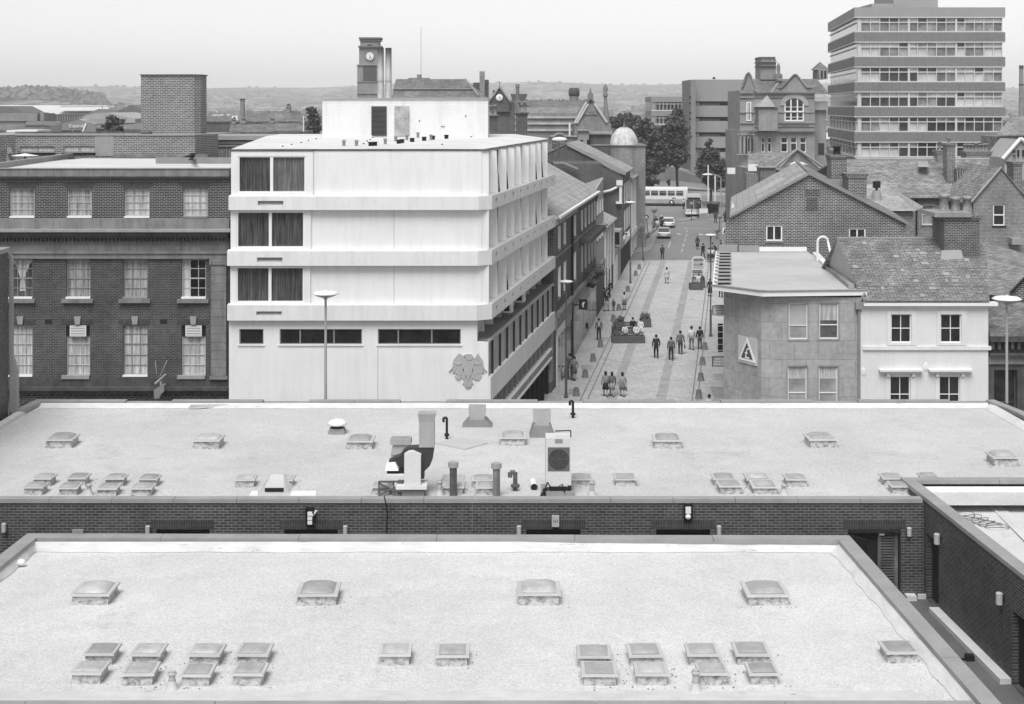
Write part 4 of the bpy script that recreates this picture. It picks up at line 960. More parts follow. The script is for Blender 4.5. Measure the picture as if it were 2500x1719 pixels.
# hanging signs on the street side
def hsign(name, label, lines, x0, x1, y0, y1, Y, face, ink, rounded=False, sizes=None):
    a, b = P(x0, y1, Y), P(x1, y0, Y); t = thing(name, label, 'sign', (b.x, Y, a.z))
    mb = MB(); w_, h_ = b.x-a.x, b.z-a.z
    if rounded:
        pts = []
        for k in range(9): pts.append((a.x+w_*k/8, a.z+h_*.1*(abs(k-4)/4)**2))
        for k in range(9): pts.append((b.x-w_*k/8, b.z-h_*.1*(abs(k-4)/4)**2))
    else: pts = [(a.x, a.z), (b.x, a.z), (b.x, b.z), (a.x, b.z)]
    mb.ext([(x, Y, z) for x, z in pts], (0, .12, 0)); mb.build('board_edge', BLACK, t)
    cx_, cz_ = (a.x+b.x)/2, (a.z+b.z)/2
    mb = MB(); mb.ext([(cx_+(x-cx_)*.94, Y-.005, cz_+(z-cz_)*.9) for x, z in pts], (0, -.006, 0)); mb.build('face', face, t)
    n_ = len(lines)
    for k, s in enumerate(lines):
        text(t, s, (sizes or [h_*.25]*n_)[k], ink, (cx_, Y-.014, cz_+h_*(.28-.56*k/(max(1, n_-1)) if n_ > 1 else 0)), (R(90), 0, 0), 'lettering')
    mb = MB(); mb.box(b.x+.001, b.x+.12, Y+.03, Y+.09, cz_-.25, cz_+.25); mb.build('bracket', BLACK, t)
    return t
hsign('hanging_sign', 'white oval-edged building society sign projecting over the street by the grey corner building', ['HALIFAX', 'BUILDING', 'SOCIETY'], 1739.5, 1778, 745, 771, 78, plain('sign_white', .62), BLACK, True, [.14, .11, .11])
hsign('hanging_sign', 'grey rectangular insurance sign projecting below the oval one on the corner building', ['UNITED', 'FRIENDLY', 'INSURANCE'], 1739, 1777, 871, 895, 78, plain('sign_grey', .24), WPAINT, False, [.15, .14, .13])
# vertical letters seen edge-on along the corner wall
t = thing('wall_lettering', 'column of black fascia lettering seen edge-on along the side of the corner building', 'lettering', (sx(-.4, 79)-.1, 79, 6))
for k in range(14):
    z0 = Z(860, 80)+(Z(790, 80)-Z(860, 80))*k/14; mb = MB(); mb.box(sx(-.4, 80)-.32, sx(-.4, 80)-.05, 80, 80.1, z0, z0+.07+.03*(k % 3)); mb.build('letter', BLACK, t)

# ---- white stuccoed house with slate roof
YC = 74.0
WH = thing('white_house', 'white stuccoed two-storey building with patchy slate roof and sash windows', 'house', (X(2105, YC), YC, 0))
fC2 = Fr((0, YC, 0), (1, 0, 0)); def_x = lambda a: X(rx(a), YC); def_z = lambda a: Z(ry(a), YC)
x0, x1 = X(2101, YC), def_x(1652); ze = def_z(975)
ww = [(1068, 1190, 1220, 1048), (1365, 1490, 1220, 1048), (1062, 1185, 1640, 1420), (1357, 1482, 1640, 1420)]
hw = [(def_x(a), def_x(b), def_z(c), def_z(d)) for a, b, c, d in ww]
mb = MB(); wall(mb, fC2, x0, x1, 0, ze, hw, .13); mb.poly([(x1, YC, 0), (x1, 85, 0), (x1, 85, ze), (x1, YC, ze)]); mb.poly([(x0, 85, 0), (x0, YC, 0), (x0, YC, ze), (x0, 85, ze)]); mb.build('wall', plain('stucco', .66, big=.04, fine=.05, streak=.08), WH)
for j, h in enumerate(hw):
    o = win(WH, fC2, *h, rec=.11, nx=2, ny=2, fw=.055, bar=.04)
    mb = MB(); e = .2
    for c in ((h[0]-e, h[0]-.001, h[2]-.12, h[3]+e*.8), (h[1]+.001, h[1]+e*1.3, h[2]-.12, h[3]+e*.8), (h[0], h[1], h[3]+.001, h[3]+e*.8), (h[0], h[1], h[2]-.12, h[2]-.001)): fC2.box(mb, *c, -.1, .05 if j < 2 else .04)
    mb.build('surround', WHITE2, o)
    if j > 1:
        mb = MB(); c = (h[0]+h[1])/2; fC2.box(mb, c-1.02, c+1.02, def_z(1400), def_z(1388), -.1, .2); fC2.box(mb, c-1.1, c+1.1, def_z(1387.9), def_z(1376), -.1, .3)
        fC2.box(mb, h[0]-.18, h[0]-.05, def_z(1420), def_z(1400.1), -.05, .15); fC2.box(mb, h[1]+.05, h[1]+.2, def_z(1420), def_z(1400.1), -.05, .15)
        mb.build('hood', WHITE2, o)
mb = MB(); fC2.box(mb, x0+.1, x1+.12, def_z(1262), def_z(1240), -.1, .1); mb.build('string_course', WHITE2, WH)
mb = MB(); fC2.box(mb, x0+.05, x1+.1, def_z(1010), def_z(1002), -.1, .08); mb.build('eaves_moulding', WHITE2, WH)
for a, b in ((905, 1395), (1278, 1365)):
    mb = MB(); c = fC2.p(def_x(a), def_z(b)); k = MB()
    k.lathe(c, [(0, .03), (.08, .028), (.12, .02), (.14, 0)], 14, axis=(0, -1, 0)); k.v = [V((p.x, p.y, c.z+(p.z-c.z)*1.7)) for p in k.v]; k.build('oval_plaque', WHITE2, WH)
mb = MB(); fC2.box(mb, x0+.1, X(rx(1700), YC), def_z(996), def_z(976), -.3, .28); mb.build('gutter_fascia', WPAINT, WH)
zri = Z(583, 79.2); yr = 79.2; ex0 = X(rx(905), YC-.3); ex1 = X(rx(1660), YC-.3); rx0 = X(rx(742), yr); rx1 = X(rx(1425), yr)
SLH = brick('slate_patched', .25, .17, .07, bwid=.36, bh=.25, ms=.02, patch=.25, bs=.9)
# courses laid as real overlapping strips
mb = MB(); n_ = 18; rr = random.Random(3)
for k in range(n_):
    a, b = k/n_, (k+1)/n_
    L0, L1 = V((ex0, YC-.32, ze+.06)).lerp(V((rx0, yr, zri)), a), V((ex0, YC-.32, ze+.06)).lerp(V((rx0, yr, zri)), b+.01)
    R0, R1 = V((ex1, YC-.32, ze+.06)).lerp(V((rx1+1.9, yr, zri)), a), V((ex1, YC-.32, ze+.06)).lerp(V((rx1+1.9, yr, zri)), b+.01)
    m_ = 26
    for j in range(m_):
        u, w_ = j/m_, (j+1)/m_; dz = ZU*(.045+rr.uniform(-.006, .008)); dz2 = ZU*.012
        p = [L0.lerp(R0, u)+dz, L0.lerp(R0, w_)+dz, L1.lerp(R1, w_)+dz2, L1.lerp(R1, u)+dz2]
        mb.poly(p); mb.poly([p[0]-ZU*.045, p[1]-ZU*.045, p[1], p[0]])
rf = mb.build('roof', SLH, WH)
mb = MB()   # a few replaced pale slates
for k in range(22):
    a = rr.randrange(n_)/n_; u = rr.random()*.96; w_ = u+rr.choice((.02, .035, .05))
    L0, L1 = V((ex0, YC-.32, ze+.06)).lerp(V((rx0, yr, zri)), a), V((ex0, YC-.32, ze+.06)).lerp(V((rx0, yr, zri)), a+.9/n_)
    R0, R1 = V((ex1, YC-.32, ze+.06)).lerp(V((rx1+1.9, yr, zri)), a), V((ex1, YC-.32, ze+.06)).lerp(V((rx1+1.9, yr, zri)), a+.9/n_)
    mb.poly([L0.lerp(R0, u)+ZU*.062, L0.lerp(R0, w_)+ZU*.062, L1.lerp(R1, w_)+ZU*.04, L1.lerp(R1, u)+ZU*.04])
mb.build('pale_slates', plain('new_slate', .30, big=.2, bs=1), rf)
mb = MB(); bk = 85.2; bx0 = onz(2013, 652, 11.0)
slab(mb, [(rx0, yr, zri), (rx1+1.9, yr, zri), (ex1+1, 85.5, 10.9), (ex0+.3, 85.5, 10.9)], .1); mb.build('rear_roof', SLATE, WH)
mb = MB(); g0 = V((ex0+.02, YC-.3, ze)); g1 = V((rx0, yr, zri-.02)); g2 = V((bx0.x, 85.4, 10.95)); mb.ext([g0, g1, g2], (.15, 0, 0)); mb.build('gable', plain('gable_render', .42, big=.05), WH)
mb = MB(); 
for k in range(9):
    p = V((rx0+(rx1-rx0)*k/9, yr, zri)); q_ = V((rx0+(rx1-rx0)*(k+1)/9, yr, zri)); mb.tube(p+ZU*.02, q_+ZU*.02, .09, n=8); mb.tube(q_-V((.05, 0, 0))+ZU*.02, q_+ZU*.02+V((.03, 0, 0)), .13, n=8)
mb.build('ridge_tiles', COPING2, rf)
cb = brick('chimney_brick', .08, .04, .26, bwid=.25, bh=.09, ms=.02, patch=.2)
c = chimney(WH, X(2284, 79), X(2368, 79), 77.4, 79.6, Z(640, 79), Z(522, 79), cb, pots=3, cap=False, ph=.95, pr=.27, pot_mat=plain('stone_pot', .3, big=.3, fine=.15, bs=3, streak=.4))
mb = MB(); mb.box(X(2281, 77.3), X(2371, 77.3), 77.2, 79.75, Z(530, 77.3), Z(519, 77.3)); mb.build('cap', STONEL, c)
mb = MB(); mb.hexa([(X(2296, 77.3), 77.25, Z(634, 77.3)), (X(2352, 77.3), 77.25, Z(632, 77.3)), (X(2352, 77.3), 77.39, Z(632, 77.3)), (X(2296, 77.3), 77.39, Z(634, 77.3))], [(X(2298, 77.3), 77.25, Z(612, 77.3)), (X(2346, 77.3), 77.25, Z(611, 77.3)), (X(2346, 77.3), 77.39, Z(611, 77.3)), (X(2298, 77.3), 77.39, Z(612, 77.3))]); mb.build('flashing', plain('pale_mortar', .4), c)
# ---- dark stone building at far right with slate roof
DR = thing('stone_building', 'sooty stone building with bracketed cornice partly seen at the right edge', 'building', (X(2420, YC), YC, 0))
xr0, xr1 = X(rx(1656), YC), X(2640, YC); fD = Fr((0, YC+.2, 0), (1, 0, 0))
hd = [(X(2430, YC), X(2487, YC), 1.0, Z(905, YC)), (X(2520, YC), X(2570, YC), 1.0, Z(905, YC))]
mb = MB(); wall(mb, fD, xr0+.02, xr1, 0, Z(820, YC), hd, .4); mb.build('wall', STONED, DR)
for h in hd: win(DR, fD, *h, rec=.35, nx=1, ny=3, fmat=plain('dark_frame', .08), lvs=[.72])
for a, b, d in ((868, 862, .35), (833, 820, .45)):
    mb = MB(); fD.box(mb, xr0+.03, xr1, Z(a, YC), Z(b, YC), -.2, d); mb.build('cornice', STONED, DR)
for k in range(14):
    u = xr0+.1+k*.33; mb = MB(); fD.box(mb, u, u+.16, Z(852, YC), Z(834, YC), 0, .3); mb.build('bracket', STONED, DR)
mb = MB(); fD.box(mb, xr0+.03, xr1, Z(890, YC), Z(869, YC), -.1, .12); mb.build('frieze', STONE, DR)
mb = MB(); slab(mb, [(xr0+.03, YC-.1, Z(816, YC)), (xr1, YC-.1, Z(816, YC)), (xr1+.5, 79, Z(736, 79)), (xr0+.8, 79, Z(736, 79))]); mb.build('roof', SLATED, DR)
# big slate roof beyond
SR = thing('slate_roof_building', 'building behind the white house with broad slate roof sloping down to the right edge', 'building', (24.5, 88, 0))
a, b, c, d = P(2374, 580, 95), P(2520, 620, 88), P(2600, 780, 78), P(2400, 712, 82)
mb = MB(); mb.ext([P(2345, 572, 97), P(2530, 628, 91), P(2530, 735, 82), P(2405, 718, 83), P(2360, 690, 85)][::-1], (0, .3, -.2)); mb.build('roof', SLATE, SR)
mb = MB(); mb.box(X(2372, 97), 36, 90, 96.6, 0, Z(640, 97)); mb.build('wall', DBRICK, SR)
mb = MB(); mb.ext([P(2468, 712, 80.8), P(2520, 660, 80.8), P(2540, 740, 80.8), P(2470, 728, 80.8)], (0, .3, 0)); mb.build('gable', GBRICK, SR)
mb = MB(); mb.ext([P(2466, 712, 80.7), P(2520, 656, 80.7), P(2520, 662, 80.7), P(2470, 716, 80.7)], (0, -.1, 0)); mb.build('verge', BLACK, SR)

# ---- big brick gable
YG = 95.0
GB = thing('brick_gable_building', 'long slate-roofed house with a wide dark brick gable end and two small white windows', 'house', (14, YG, 0))
fG = Fr((0, YG, 0), (1, 0, 0))
gg = lambda a, b: (X(rx(a), YG), Z(ry(b), YG))
hg = [(gg(320, 0)[0], gg(418, 0)[0], gg(0, 610)[1], gg(0, 516)[1]), (gg(816, 0)[0], gg(918, 0)[0], gg(0, 620)[1], gg(0, 533)[1])]
pk = gg(575, 207); el_ = gg(140, 447); er = gg(1148, 505)
mb = MB(); zt = min(el_[1], er[1]); zt = er[1]-.0
wall(mb, fG, sx(-.4, YG), er[0]+.1, 0, zt-.1, hg, .16)
mb.poly([fG.p(sx(-.4, YG), zt-.1), fG.p(er[0]+.1, zt-.1), fG.p(er[0]+.1, zt), fG.p(pk[0], pk[1]), fG.p(el_[0]-.15, el_[1]), fG.p(sx(-.4, YG), el_[1]-.6)]); mb.build('gable_wall', GBRICK, GB)
LO = V((.155*19, 19, 0))
mb = MB(); a = V((sx(-.4, YG), YG, 0)); b = V((sx(-.4, YG+19), YG+19, 0)); mb.poly([b, a, a+ZU*(el_[1]-.4), b+ZU*(el_[1]-.4)]); mb.poly([(er[0], YG, 0), (er[0]+3, YG+19, 0), (er[0]+3, YG+19, zt-.1), (er[0], YG, zt-.1)]); mb.build('side_wall', DBRICK, GB)
for h in hg: win(GB, fG, *h, rec=.1, nx=2, ny=1, fw=.09, bar=.09, sill=STONE)
for q_ in ((555, 645, 345, 303), (558, 635, 430, 415), (562, 630, 414, 350)):
    mb = MB(); fG.box(mb, gg(q_[0], 0)[0], gg(q_[1], 0)[0], gg(0, q_[2])[1], gg(0, q_[3])[1], .0, .012); mb.build('blocked_opening', DBRICK, GB)
pkv = V((pk[0], YG-.12, pk[1]+.08)); elv = V((el_[0]-.45, YG-.12, el_[1]-.12)); erv = V((er[0]+.55, YG-.12, er[1]-.12))
mb = MB(); slab(mb, [elv, pkv, pkv+LO, elv+LO][::-1][::-1] if False else [elv, pkv, pkv+LO, elv+LO], .12); rf = mb.build('roof', SLATEL, GB)
mb = MB(); slab(mb, [pkv+V((.002, 0, 0)), erv, erv+LO, pkv+LO+V((.002, 0, 0))], .12); mb.build('rear_roof', SLATE, GB)
mb = MB(); mb.tube(pkv+ZU*.03, pkv+LO+ZU*.03, .11); mb.build('ridge_tiles', COPING2, rf)
mb = MB(); 
for a, b in ((elv, pkv), (pkv, erv)): mb.hexa([a-V((0, .1, .14)), b-V((0, .1, .14)), b-V((0, 0, .14)), a-V((0, 0, .14))], [a+V((0, -.1, .03)), b+V((0, -.1, .03)), b+V((0, 0, .03)), a+V((0, 0, .03))])
mb.build('verge', COPING2, GB)
for k in range(3):   # glass slates
    a = .5+.1*k; q0_ = elv.lerp(pkv, .35+.0*k)+LO*(.33+.09*k)+ZU*.02; q1_ = elv.lerp(pkv, .72)+LO*(.33+.09*k)+ZU*.02; mb = MB(); w_ = LO*.025
    mb.poly([q0_, q1_, q1_+w_, q0_+w_]); mb.build('glass_slates', WPAINT, rf)
# parapet and chimneys behind the gable
mb = MB(); p = P(1740+730*.4073, 340+300*.4073, 101); 
chimney(GB, X(rx(702), 108), X(rx(795), 108), 107.5, 109, 13, Z(ry(98), 108), GBRICK, pots=1, ph=.6, pr=.3, pot_mat=BLACK)
mb = MB(); mb.box(X(rx(640), 104), X(rx(800), 104), 104, 104.4, 12.5, Z(ry(240), 104)); mb.build('lead_parapet', LEAD, GB)
chimney(GB, X(rx(803), 102), X(rx(912), 102), 101.5, 103.3, 11, Z(ry(210), 102), GBRICK, pots=0)
for k, (a, b, w_) in enumerate(((105, 525, 0), (112, 390, 0))):
    t = thing('awning', ['white slatted blind hanging over the street beside the brick gable, lower one', 'white slatted blind hanging over the street beside the brick gable, upper one'][k], 'awning', P(rx(a), ry(b), YG))
    mb = MB(); q_ = [(102, 500, 96), (138, 440, 96), (140, 640, 96), (104, 600, 96)] if k == 0 else [(118, 365, 101), (136, 400, 101), (106, 505, 101), (102, 480, 101)]
    mb.ext([P(rx(x_), ry(y_)+4, YY) for x_, y_, YY in q_], (0, .1, 0)); mb.build('blade', WPAINT, t)
    mb = MB(); mb.tube(P(rx(q_[1][0]), ry(q_[1][1]), q_[1][2]-.1), P(rx(q_[2][0]), ry(q_[2][1]), q_[2][2]-.1), .05); mb.build('frame', BLACK, t)

# ---- hipped small slate roof house and long slate building
HH = thing('hipped_house', 'small house with low hipped slate roof just right of the wide brick gable', 'house', (28, 110, 0))
a, b, c, d = P(2085, 515, 112), P(2233, 515, 108), P(2165, 440, 114), P(2100, 440, 118)
mb = MB(); mb.poly([P(2040, 516, 108), P(2235, 515, 108), P(2162, 450, 113), P(2075, 450, 113)]); mb.poly([P(2235, 515, 108), P(2255, 505, 118), P(2162, 450, 113)]); mb.poly([P(2075, 450, 113), P(2162, 450, 113), P(2255, 505, 118), P(2040, 505, 118)]); mb.build('roof', SLATEL, HH)
mb = MB(); mb.box(X(2050, 108.4), X(2230, 108.4), 108.4, 117, 0, Z(518, 108.4)); mb.build('wall', MBRICK, HH)
t_ = P(2140, 478, 110.2); mb = MB(); mb.tube(t_+V((0, 0, -.4)), t_+V((0, 0, .4)), .42, .3, n=10); mb.build('chimney_stub', STONEL, HH); mb = MB(); mb.box(t_.x-.25, t_.x+.25, t_.y-.2, t_.y+.2, t_.z+.6, t_.z+1.1); mb.tube(t_+ZU*.4, t_+ZU*.6, .1); mb.build('cowl', BLACK, HH)
YL = 122.0
LB = thing('slate_building', 'long brick building with big slate roof and tall chimney below the office tower', 'building', (28, YL, 0))
zE = Z(482.5, YL); zR = Z(389, 128)
fL = Fr((0, YL, 0), (1, 0, 0))
ha = [(X(2251, YL), X(2281, YL), Z(549, YL), Z(500, YL))]
mb = MB(); wall(mb, fL, X(2000, YL), X(2400, YL), 0, zE, ha, .15); mb.build('wall', MBRICK, LB)
o = win(LB, fL, *ha[0], rec=.12, nx=1, ny=2, fw=.07, pane=GLASSL, sill=STONE)
mb = MB(); c = (ha[0][0]+ha[0][1])/2; r = (ha[0][1]-ha[0][0])/2; z0 = ha[0][3]
pts = [fL.p(c+(r+.12)*math.cos(a), z0+(r*.35+.1)*math.sin(a)-.1, .0) for a in [math.pi*k/10 for k in range(11)]]; mb.ext(pts, fL.N*.06); mb.build('arch', STONEL, o)
mb = MB(); slab(mb, [(X(1990, YL), YL-.3, zE), (X(2400, YL), YL-.3, zE), (X(2416, 128), 128, zR), (X(2040, 128), 128, zR)]); rf = mb.build('roof', SLATE, LB)
mb = MB(); slab(mb, [(X(2040, 128), 128.01, zR), (X(2416, 128), 128.01, zR), (X(2416, 128)+1, 135, zE), (X(1990, YL), 135, zE)]); mb.build('rear_roof', SLATE, LB)
mb = MB(); fL.box(mb, X(1990, YL), X(2400, YL), zE-.15, zE-.02, .32, .45); mb.build('gutter', BLACK, LB)
for a in (1190, 1222):
    mb = MB(); mb.tube(P(rx(a), ry(575), YL-.15), P(rx(a), ry(355), YL-.15), .07); mb.build('drainpipe', BLACK, LB)
mb = MB(); mb.poly([P(rx(1230), ry(166), 125), P(rx(1296), ry(166), 125), P(rx(1290), ry(132), 127), P(rx(1232), ry(132), 127)]); mb.build('skylight', LEAD, rf)
mb = MB(); mb.tube(P(rx(860), ry(122), 128)+ZU*.03, P(rx(1655), ry(122), 128)+ZU*.03, .13); mb.build('ridge_tiles', LEAD, rf)
chimney(LB, X(rx(1405), 124), X(rx(1452), 124), 124, 125.2, Z(ry(262), 124), Z(ry(32), 124), GBRICK, pots=1, ph=.6)
chimney(LB, X(rx(1335), 128), X(rx(1385), 128), 127.4, 128.6, zR-.5, Z(ry(70), 128), MBRICK, pots=1, ph=.8)
chimney(LB, X(rx(1508), 129), X(rx(1655), 129), 128.4, 130, zR-.5, Z(ry(76), 129), MBRICK, pots=7, ph=.7, pr=.2)
dm = MB(); dx0, dx1 = X(rx(1456), 123.5), X(rx(1506), 123.5); dz0, dz1 = Z(ry(258), 123.5), Z(ry(180), 123.5); dm.box(dx0, dx1, 123.5, 126, dz0, dz1); do = dm.build('dormer', DBRICK, LB)
fd = Fr((0, 123.49, 0), (1, 0, 0)); wn = MB(); fd.box(wn, dx0+.15, dx1-.15, dz0+.15, dz1-.15, .01, .03); wn.build('pane', GLASS, do); wn = MB()
for u in (dx0+.1, (dx0+dx1)/2-.05, dx1-.2): fd.box(wn, u, u+.1, dz0+.1, dz1-.1, .031, .06)
fd.box(wn, dx0+.1, dx1-.1, dz0-.05, dz0+.1, .031, .09); wn.build('frame', GPAINT, do)
# cross gable at its right end
YX = 116.0; gx = lambda a, b: (X(rx(a), YX), Z(ry(b), YX))
XB = thing('gabled_wing', 'steep brick gable wing with pale verge at the right end of the long slate roof', 'building', (X(2380, YX), YX, 0))
fX = Fr((0, YX, 0), (1, 0, 0)); hx_ = [(gx(1680, 0)[0], gx(1752, 0)[0], gx(0, 518)[1], gx(0, 390)[1])]
pa, pb, pc_ = gx(1562, 372), gx(1728, 176), gx(1868, 360)
mb = MB(); wall(mb, fX, pa[0], pc_[0]+.3, 0, pa[1]-.2, hx_, .15); mb.poly([fX.p(pa[0], pa[1]-.2), fX.p(pc_[0]+.3, pa[1]-.2), fX.p(pc_[0]+.3, pc_[1]-.2), fX.p(*pb), fX.p(*pa)]); mb.poly([fX.p(pa[0], 0, -8), fX.p(pa[0], 0), fX.p(*pa), fX.p(pa[0], pa[1], -8)]); mb.build('wall', MBRICK, XB)
win(XB, fX, *hx_[0], rec=.12, nx=1, ny=2, fw=.1, bar=.1, sill=DARK)
A_, B_, C_ = V((pa[0]-.3, YX-.15, pa[1]-.2)), V((pb[0], YX-.15, pb[1]+.1)), V((pc_[0]+.6, YX-.15, pc_[1]-.4))
bk = V((0, 9, 0)); mb = MB(); slab(mb, [A_, B_, B_+bk*1.2, A_+bk*.8]); slab(mb, [B_+V((.01, 0, 0)), C_, C_+bk, B_+V((.01, 0, 0))+bk*1.2]); mb.build('roof', SLATE, XB)
mb = MB(); mb.tube(A_+ZU*.03, B_+ZU*.03, .09); mb.build('verge', LEAD, XB)
mb = MB(); mb.box(X(rx(1770), YX), X(rx(1840), YX), YX-1, YX-.02, Z(ry(625), YX), Z(ry(588), YX)); mb.build('flat_hood', STONEL, XB)
chimney(XB, X(rx(1778), 119), X(rx(1828), 119), 118, 119.6, 12, Z(ry(138), 119), GBRICK, pots=1, ph=.6)
# things at right edge beyond
RE = thing('gabled_house', 'half-timbered gabled house with pale bargeboards at the right edge below the tall stack', 'house', (X(2470, 150), 150, 0))
mb = MB(); mb.ext([P(2452, 440, 150), P(2540, 440, 150), P(2540, 360, 150), P(2490, 340, 150), P(2452, 385, 150)], (0, 6, 0)); mb.build('wall', plain('pale_gable', .33), RE)
mb = MB(); mb.tube(P(2448, 388, 149.8), P(2492, 338, 149.8), .2); mb.tube(P(2492, 338, 149.8), P(2545, 380, 149.8), .2); mb.build('bargeboard', WPAINT, RE)
mb = MB()
for a in (2474, 2484, 2496): mb.box(X(a, 149.9), X(a+4, 149.9), 149.8, 149.95, Z(382, 150), Z(366, 150))
mb.build('timber', BLACK, RE)
mb = MB(); slab(mb, [P(2430, 330, 175), P(2540, 330, 175), P(2540, 285, 182), P(2470, 285, 182)]); mb.box(X(2440, 175), X(2540, 175), 175.5, 182, 3, Z(334, 175)); mb.build('rear_roof', SLATE, RE)
# factory stack
t = thing('factory_chimney', 'tall slim brick factory chimney at the right edge beyond the office tower', 'chimney', (X(2493, 420), 420, 4))
mb = MB(); c = X(2493.5, 420); mb.tube((c, 420, 2), (c, 420, Z(160, 420)), .95, .6, n=14); mb.build('shaft', MBRICK, t)
mb = MB(); mb.tube((c, 420, Z(168, 420)), (c, 420, Z(160, 420)+.05), .66, .66, n=14); mb.tube((c, 420, Z(208, 420)), (c, 420, Z(205, 420)), .8, n=14); mb.build('band', STONED, t)
TFR = plain('tower_frame', .55, big=.08)
# ================= OFFICE TOWER =================
YT = 193.0
OT = thing('office_tower', 'seven-storey office tower with brick bands and white-framed ribbon windows, upper right', 'office block', (X(2084, YT), YT, 0))
tz = lambda y: Z(y*.3008, YT); tx = lambda x: X(1980+x*.3008, YT)
xa, xb = tx(352), tx(1577); Pc = V((xa, YT, 0)); Pl = V((X(2021, 229), 229, 0)); fTf = Fr((0, YT, 0), (1, 0, 0)); fTl = Fr(Pl, Pc-Pl); LT = (Pc-Pl).length
rows_ = [(137, 60), (338, 262), (540, 463), (742, 668), (944, 870), (1150, 1073)]
TB = brick('tower_brick', .20, .15, .27, patch=.08, bs=.2); TC = plain('tower_concrete', .31, big=.06, fine=.06)
for i, (lo_, hi_) in enumerate(rows_):
    z0, z1 = tz(lo_), tz(hi_)
    mb = MB(); mb.prism([(Pl.x, Pl.y), (Pc.x, Pc.y), (xb, YT), (xb+1, 229)], z0, z1); mb.build('spandrel', TC if i == 0 else TB, OT)
    mb = MB(); fTf.box(mb, xa+.05, xb-.05, z0-.14, z0-.002, -1, .02); fTl.box(mb, .1, LT, z0-.14, z0-.002, -1, .02); mb.build('trim', TFR, OT)
bt = [262, 463, 668, 870, 1073, 1278]
TGL = glass('tower_glass_blind', .5, .2, .4, .15); TGD = glass('tower_glass_dark', .04, .1, .5, .5); TGM = [glass('tower_glass_%d' % i, v_, .1, .5, .3) for i, v_ in enumerate((.2, .27, .15))]
mb = MB(); mb.prism([(Pl.x+2, Pl.y-1), (Pc.x+1.5, Pc.y+1.6), (xb-1.2, YT+1.6), (xb-.5, 228)], 3, tz(137)); mb.build('core', DARK, OT)
mb = MB(); mb.prism([(Pl.x, Pl.y), (Pc.x, Pc.y), (xb, YT), (xb+1, 229)], 3, tz(1278)); mb.build('lower_wall', TB, OT)
bright = [set(), {0, 1, 5, 6, 10, 13, 14}, {0, 1, 6, 7, 10, 11, 12}, set(range(10, 15)), {2, 3, 5, 6}, {0, 1, 2, 3, 14}]
darkp = [set(), set(), {2, 3, 4, 5}, {0, 1, 2, 3, 4, 5, 8, 9}, {4, 7, 8, 9, 10, 11, 12, 13}, {4, 5, 6, 7, 8, 9, 10}]
for i in range(6):
    zt, zb0 = tz(rows_[i][0])-.14, tz(bt[i]); hgt = zt-zb0
    mb = MB(); fTf.box(mb, xa+.4, xb-.3, zb0, zb0+.16, -.6, -.05); fTl.box(mb, .4, LT-.1, zb0, zb0+.16, -.6, -.05); mb.build('sill_band', TFR, OT)
    nb_ = 15; u0 = xa+.85; u1 = xb-.35
    for k in range(nb_):
        a = u0+(u1-u0)*k/nb_; b = u0+(u1-u0)*(k+1)/nb_; wide = .28 if k in (5, 10) else .1
        f = MB(); fTf.box(f, a, a+wide, zb0+.16, zt, -.5, -.1); tr = zb0+hgt*.66; fTf.box(f, a+wide, b, tr, tr+.13, -.5, -.1); 
        if k == nb_-1: fTf.box(f, b-.09, b, zb0+.16, zt, -.5, -.11)
        o = f.build('window', TFR, OT)
        pm = MB(); fTf.quad(pm, a, b, zb0+.1, tr, -.3); pm.build('pane', TGL if k in bright[i] else (TGD if k in darkp[i] else TGM[(k*7+i*3) % 3]), o)
        pm = MB(); fTf.quad(pm, a, b, tr, zt, -.3); pm.build('transom_pane', [TGL, TGM[1], TGD][random.choice((0, 0, 1, 2)) if i < 4 else random.choice((1, 2, 2))], o)
    f = MB(); fTf.box(f, xa+.45, u0, zb0+.16, zt, -.5, -.12); f.build('corner_post', TFR, OT)
    gm_ = MB(); fTl.quad(gm_, .3, LT-.3, zb0+.16, zt, -.4); lw = gm_.build('ribbon_window', glass('sky_glass', .42, .1, .5, .1) if i < 3 else GLASSM, OT)
    f = MB(); tr = zb0+hgt*.66; fTl.box(f, .3, LT-.3, tr, tr+.12, -.39, -.2)
    for k in range(9): u = .6+(LT-1.2)*k/8; fTl.box(f, u, u+.1, zb0+.16, zt, -.39, -.24) if i > 3 else None
    f.build('glazing_bar', TFR, lw)
mb = MB(); mb.box(X(1980+670*.3008, 205), X(1980+1030*.3008, 205), 205, 216, tz(137), Z(-18, 205)); mb.build('lift_room', TC, OT)
mb = MB(); mb.box(X(1980+492*.3008, 204), X(1980+668*.3008, 204), 204, 214, tz(100), Z(9, 204)); mb.build('tank_room', TC, OT)
# ================= LEFT TERRACE =================
SL = -11.8
fT = Fr((sx(SL, 98), 98, 0), (.1507, 1, 0))
def uT(Y): return (Y-98)*1.01129
def sashes(parent, fr, ws, v0, v1, rec=.15, pane=None, fm=None, sill=STONE, nx=2, ny=4, d=0):
    for a, b in ws:
        o = win(parent, fr, a, b, v0, v1, rec=rec, nx=nx, ny=ny, fw=.07, bar=.03, pane=pane or GLASS, fmat=fm, sill=sill, d=d)
        if sill is not None: mb = MB(); fr.box(mb, b-.003, b+.1, v0, v1, d-rec+.052, d+.05); mb.build('reveal', WPAINT, o)
TA = thing('terraced_building', 'three-storey brick terrace with tall narrow sash windows and pale gutter, next to the white building', 'building', (sx(SL, 98), 98, 0))
r1 = [(uT(y)-.55, uT(y)+.55) for y in (99.6, 102.9, 109.6)]; r2 = [(uT(y)-.45, uT(y)+.45) for y in (114.8, 117.6, 120.6, 123.2, 125.5)]
H1 = [(a, b, 10.7, 12.3) for a, b in r1+r2]; H2 = [(a, b, 7.4, 9.5) for a, b in r1+r2]
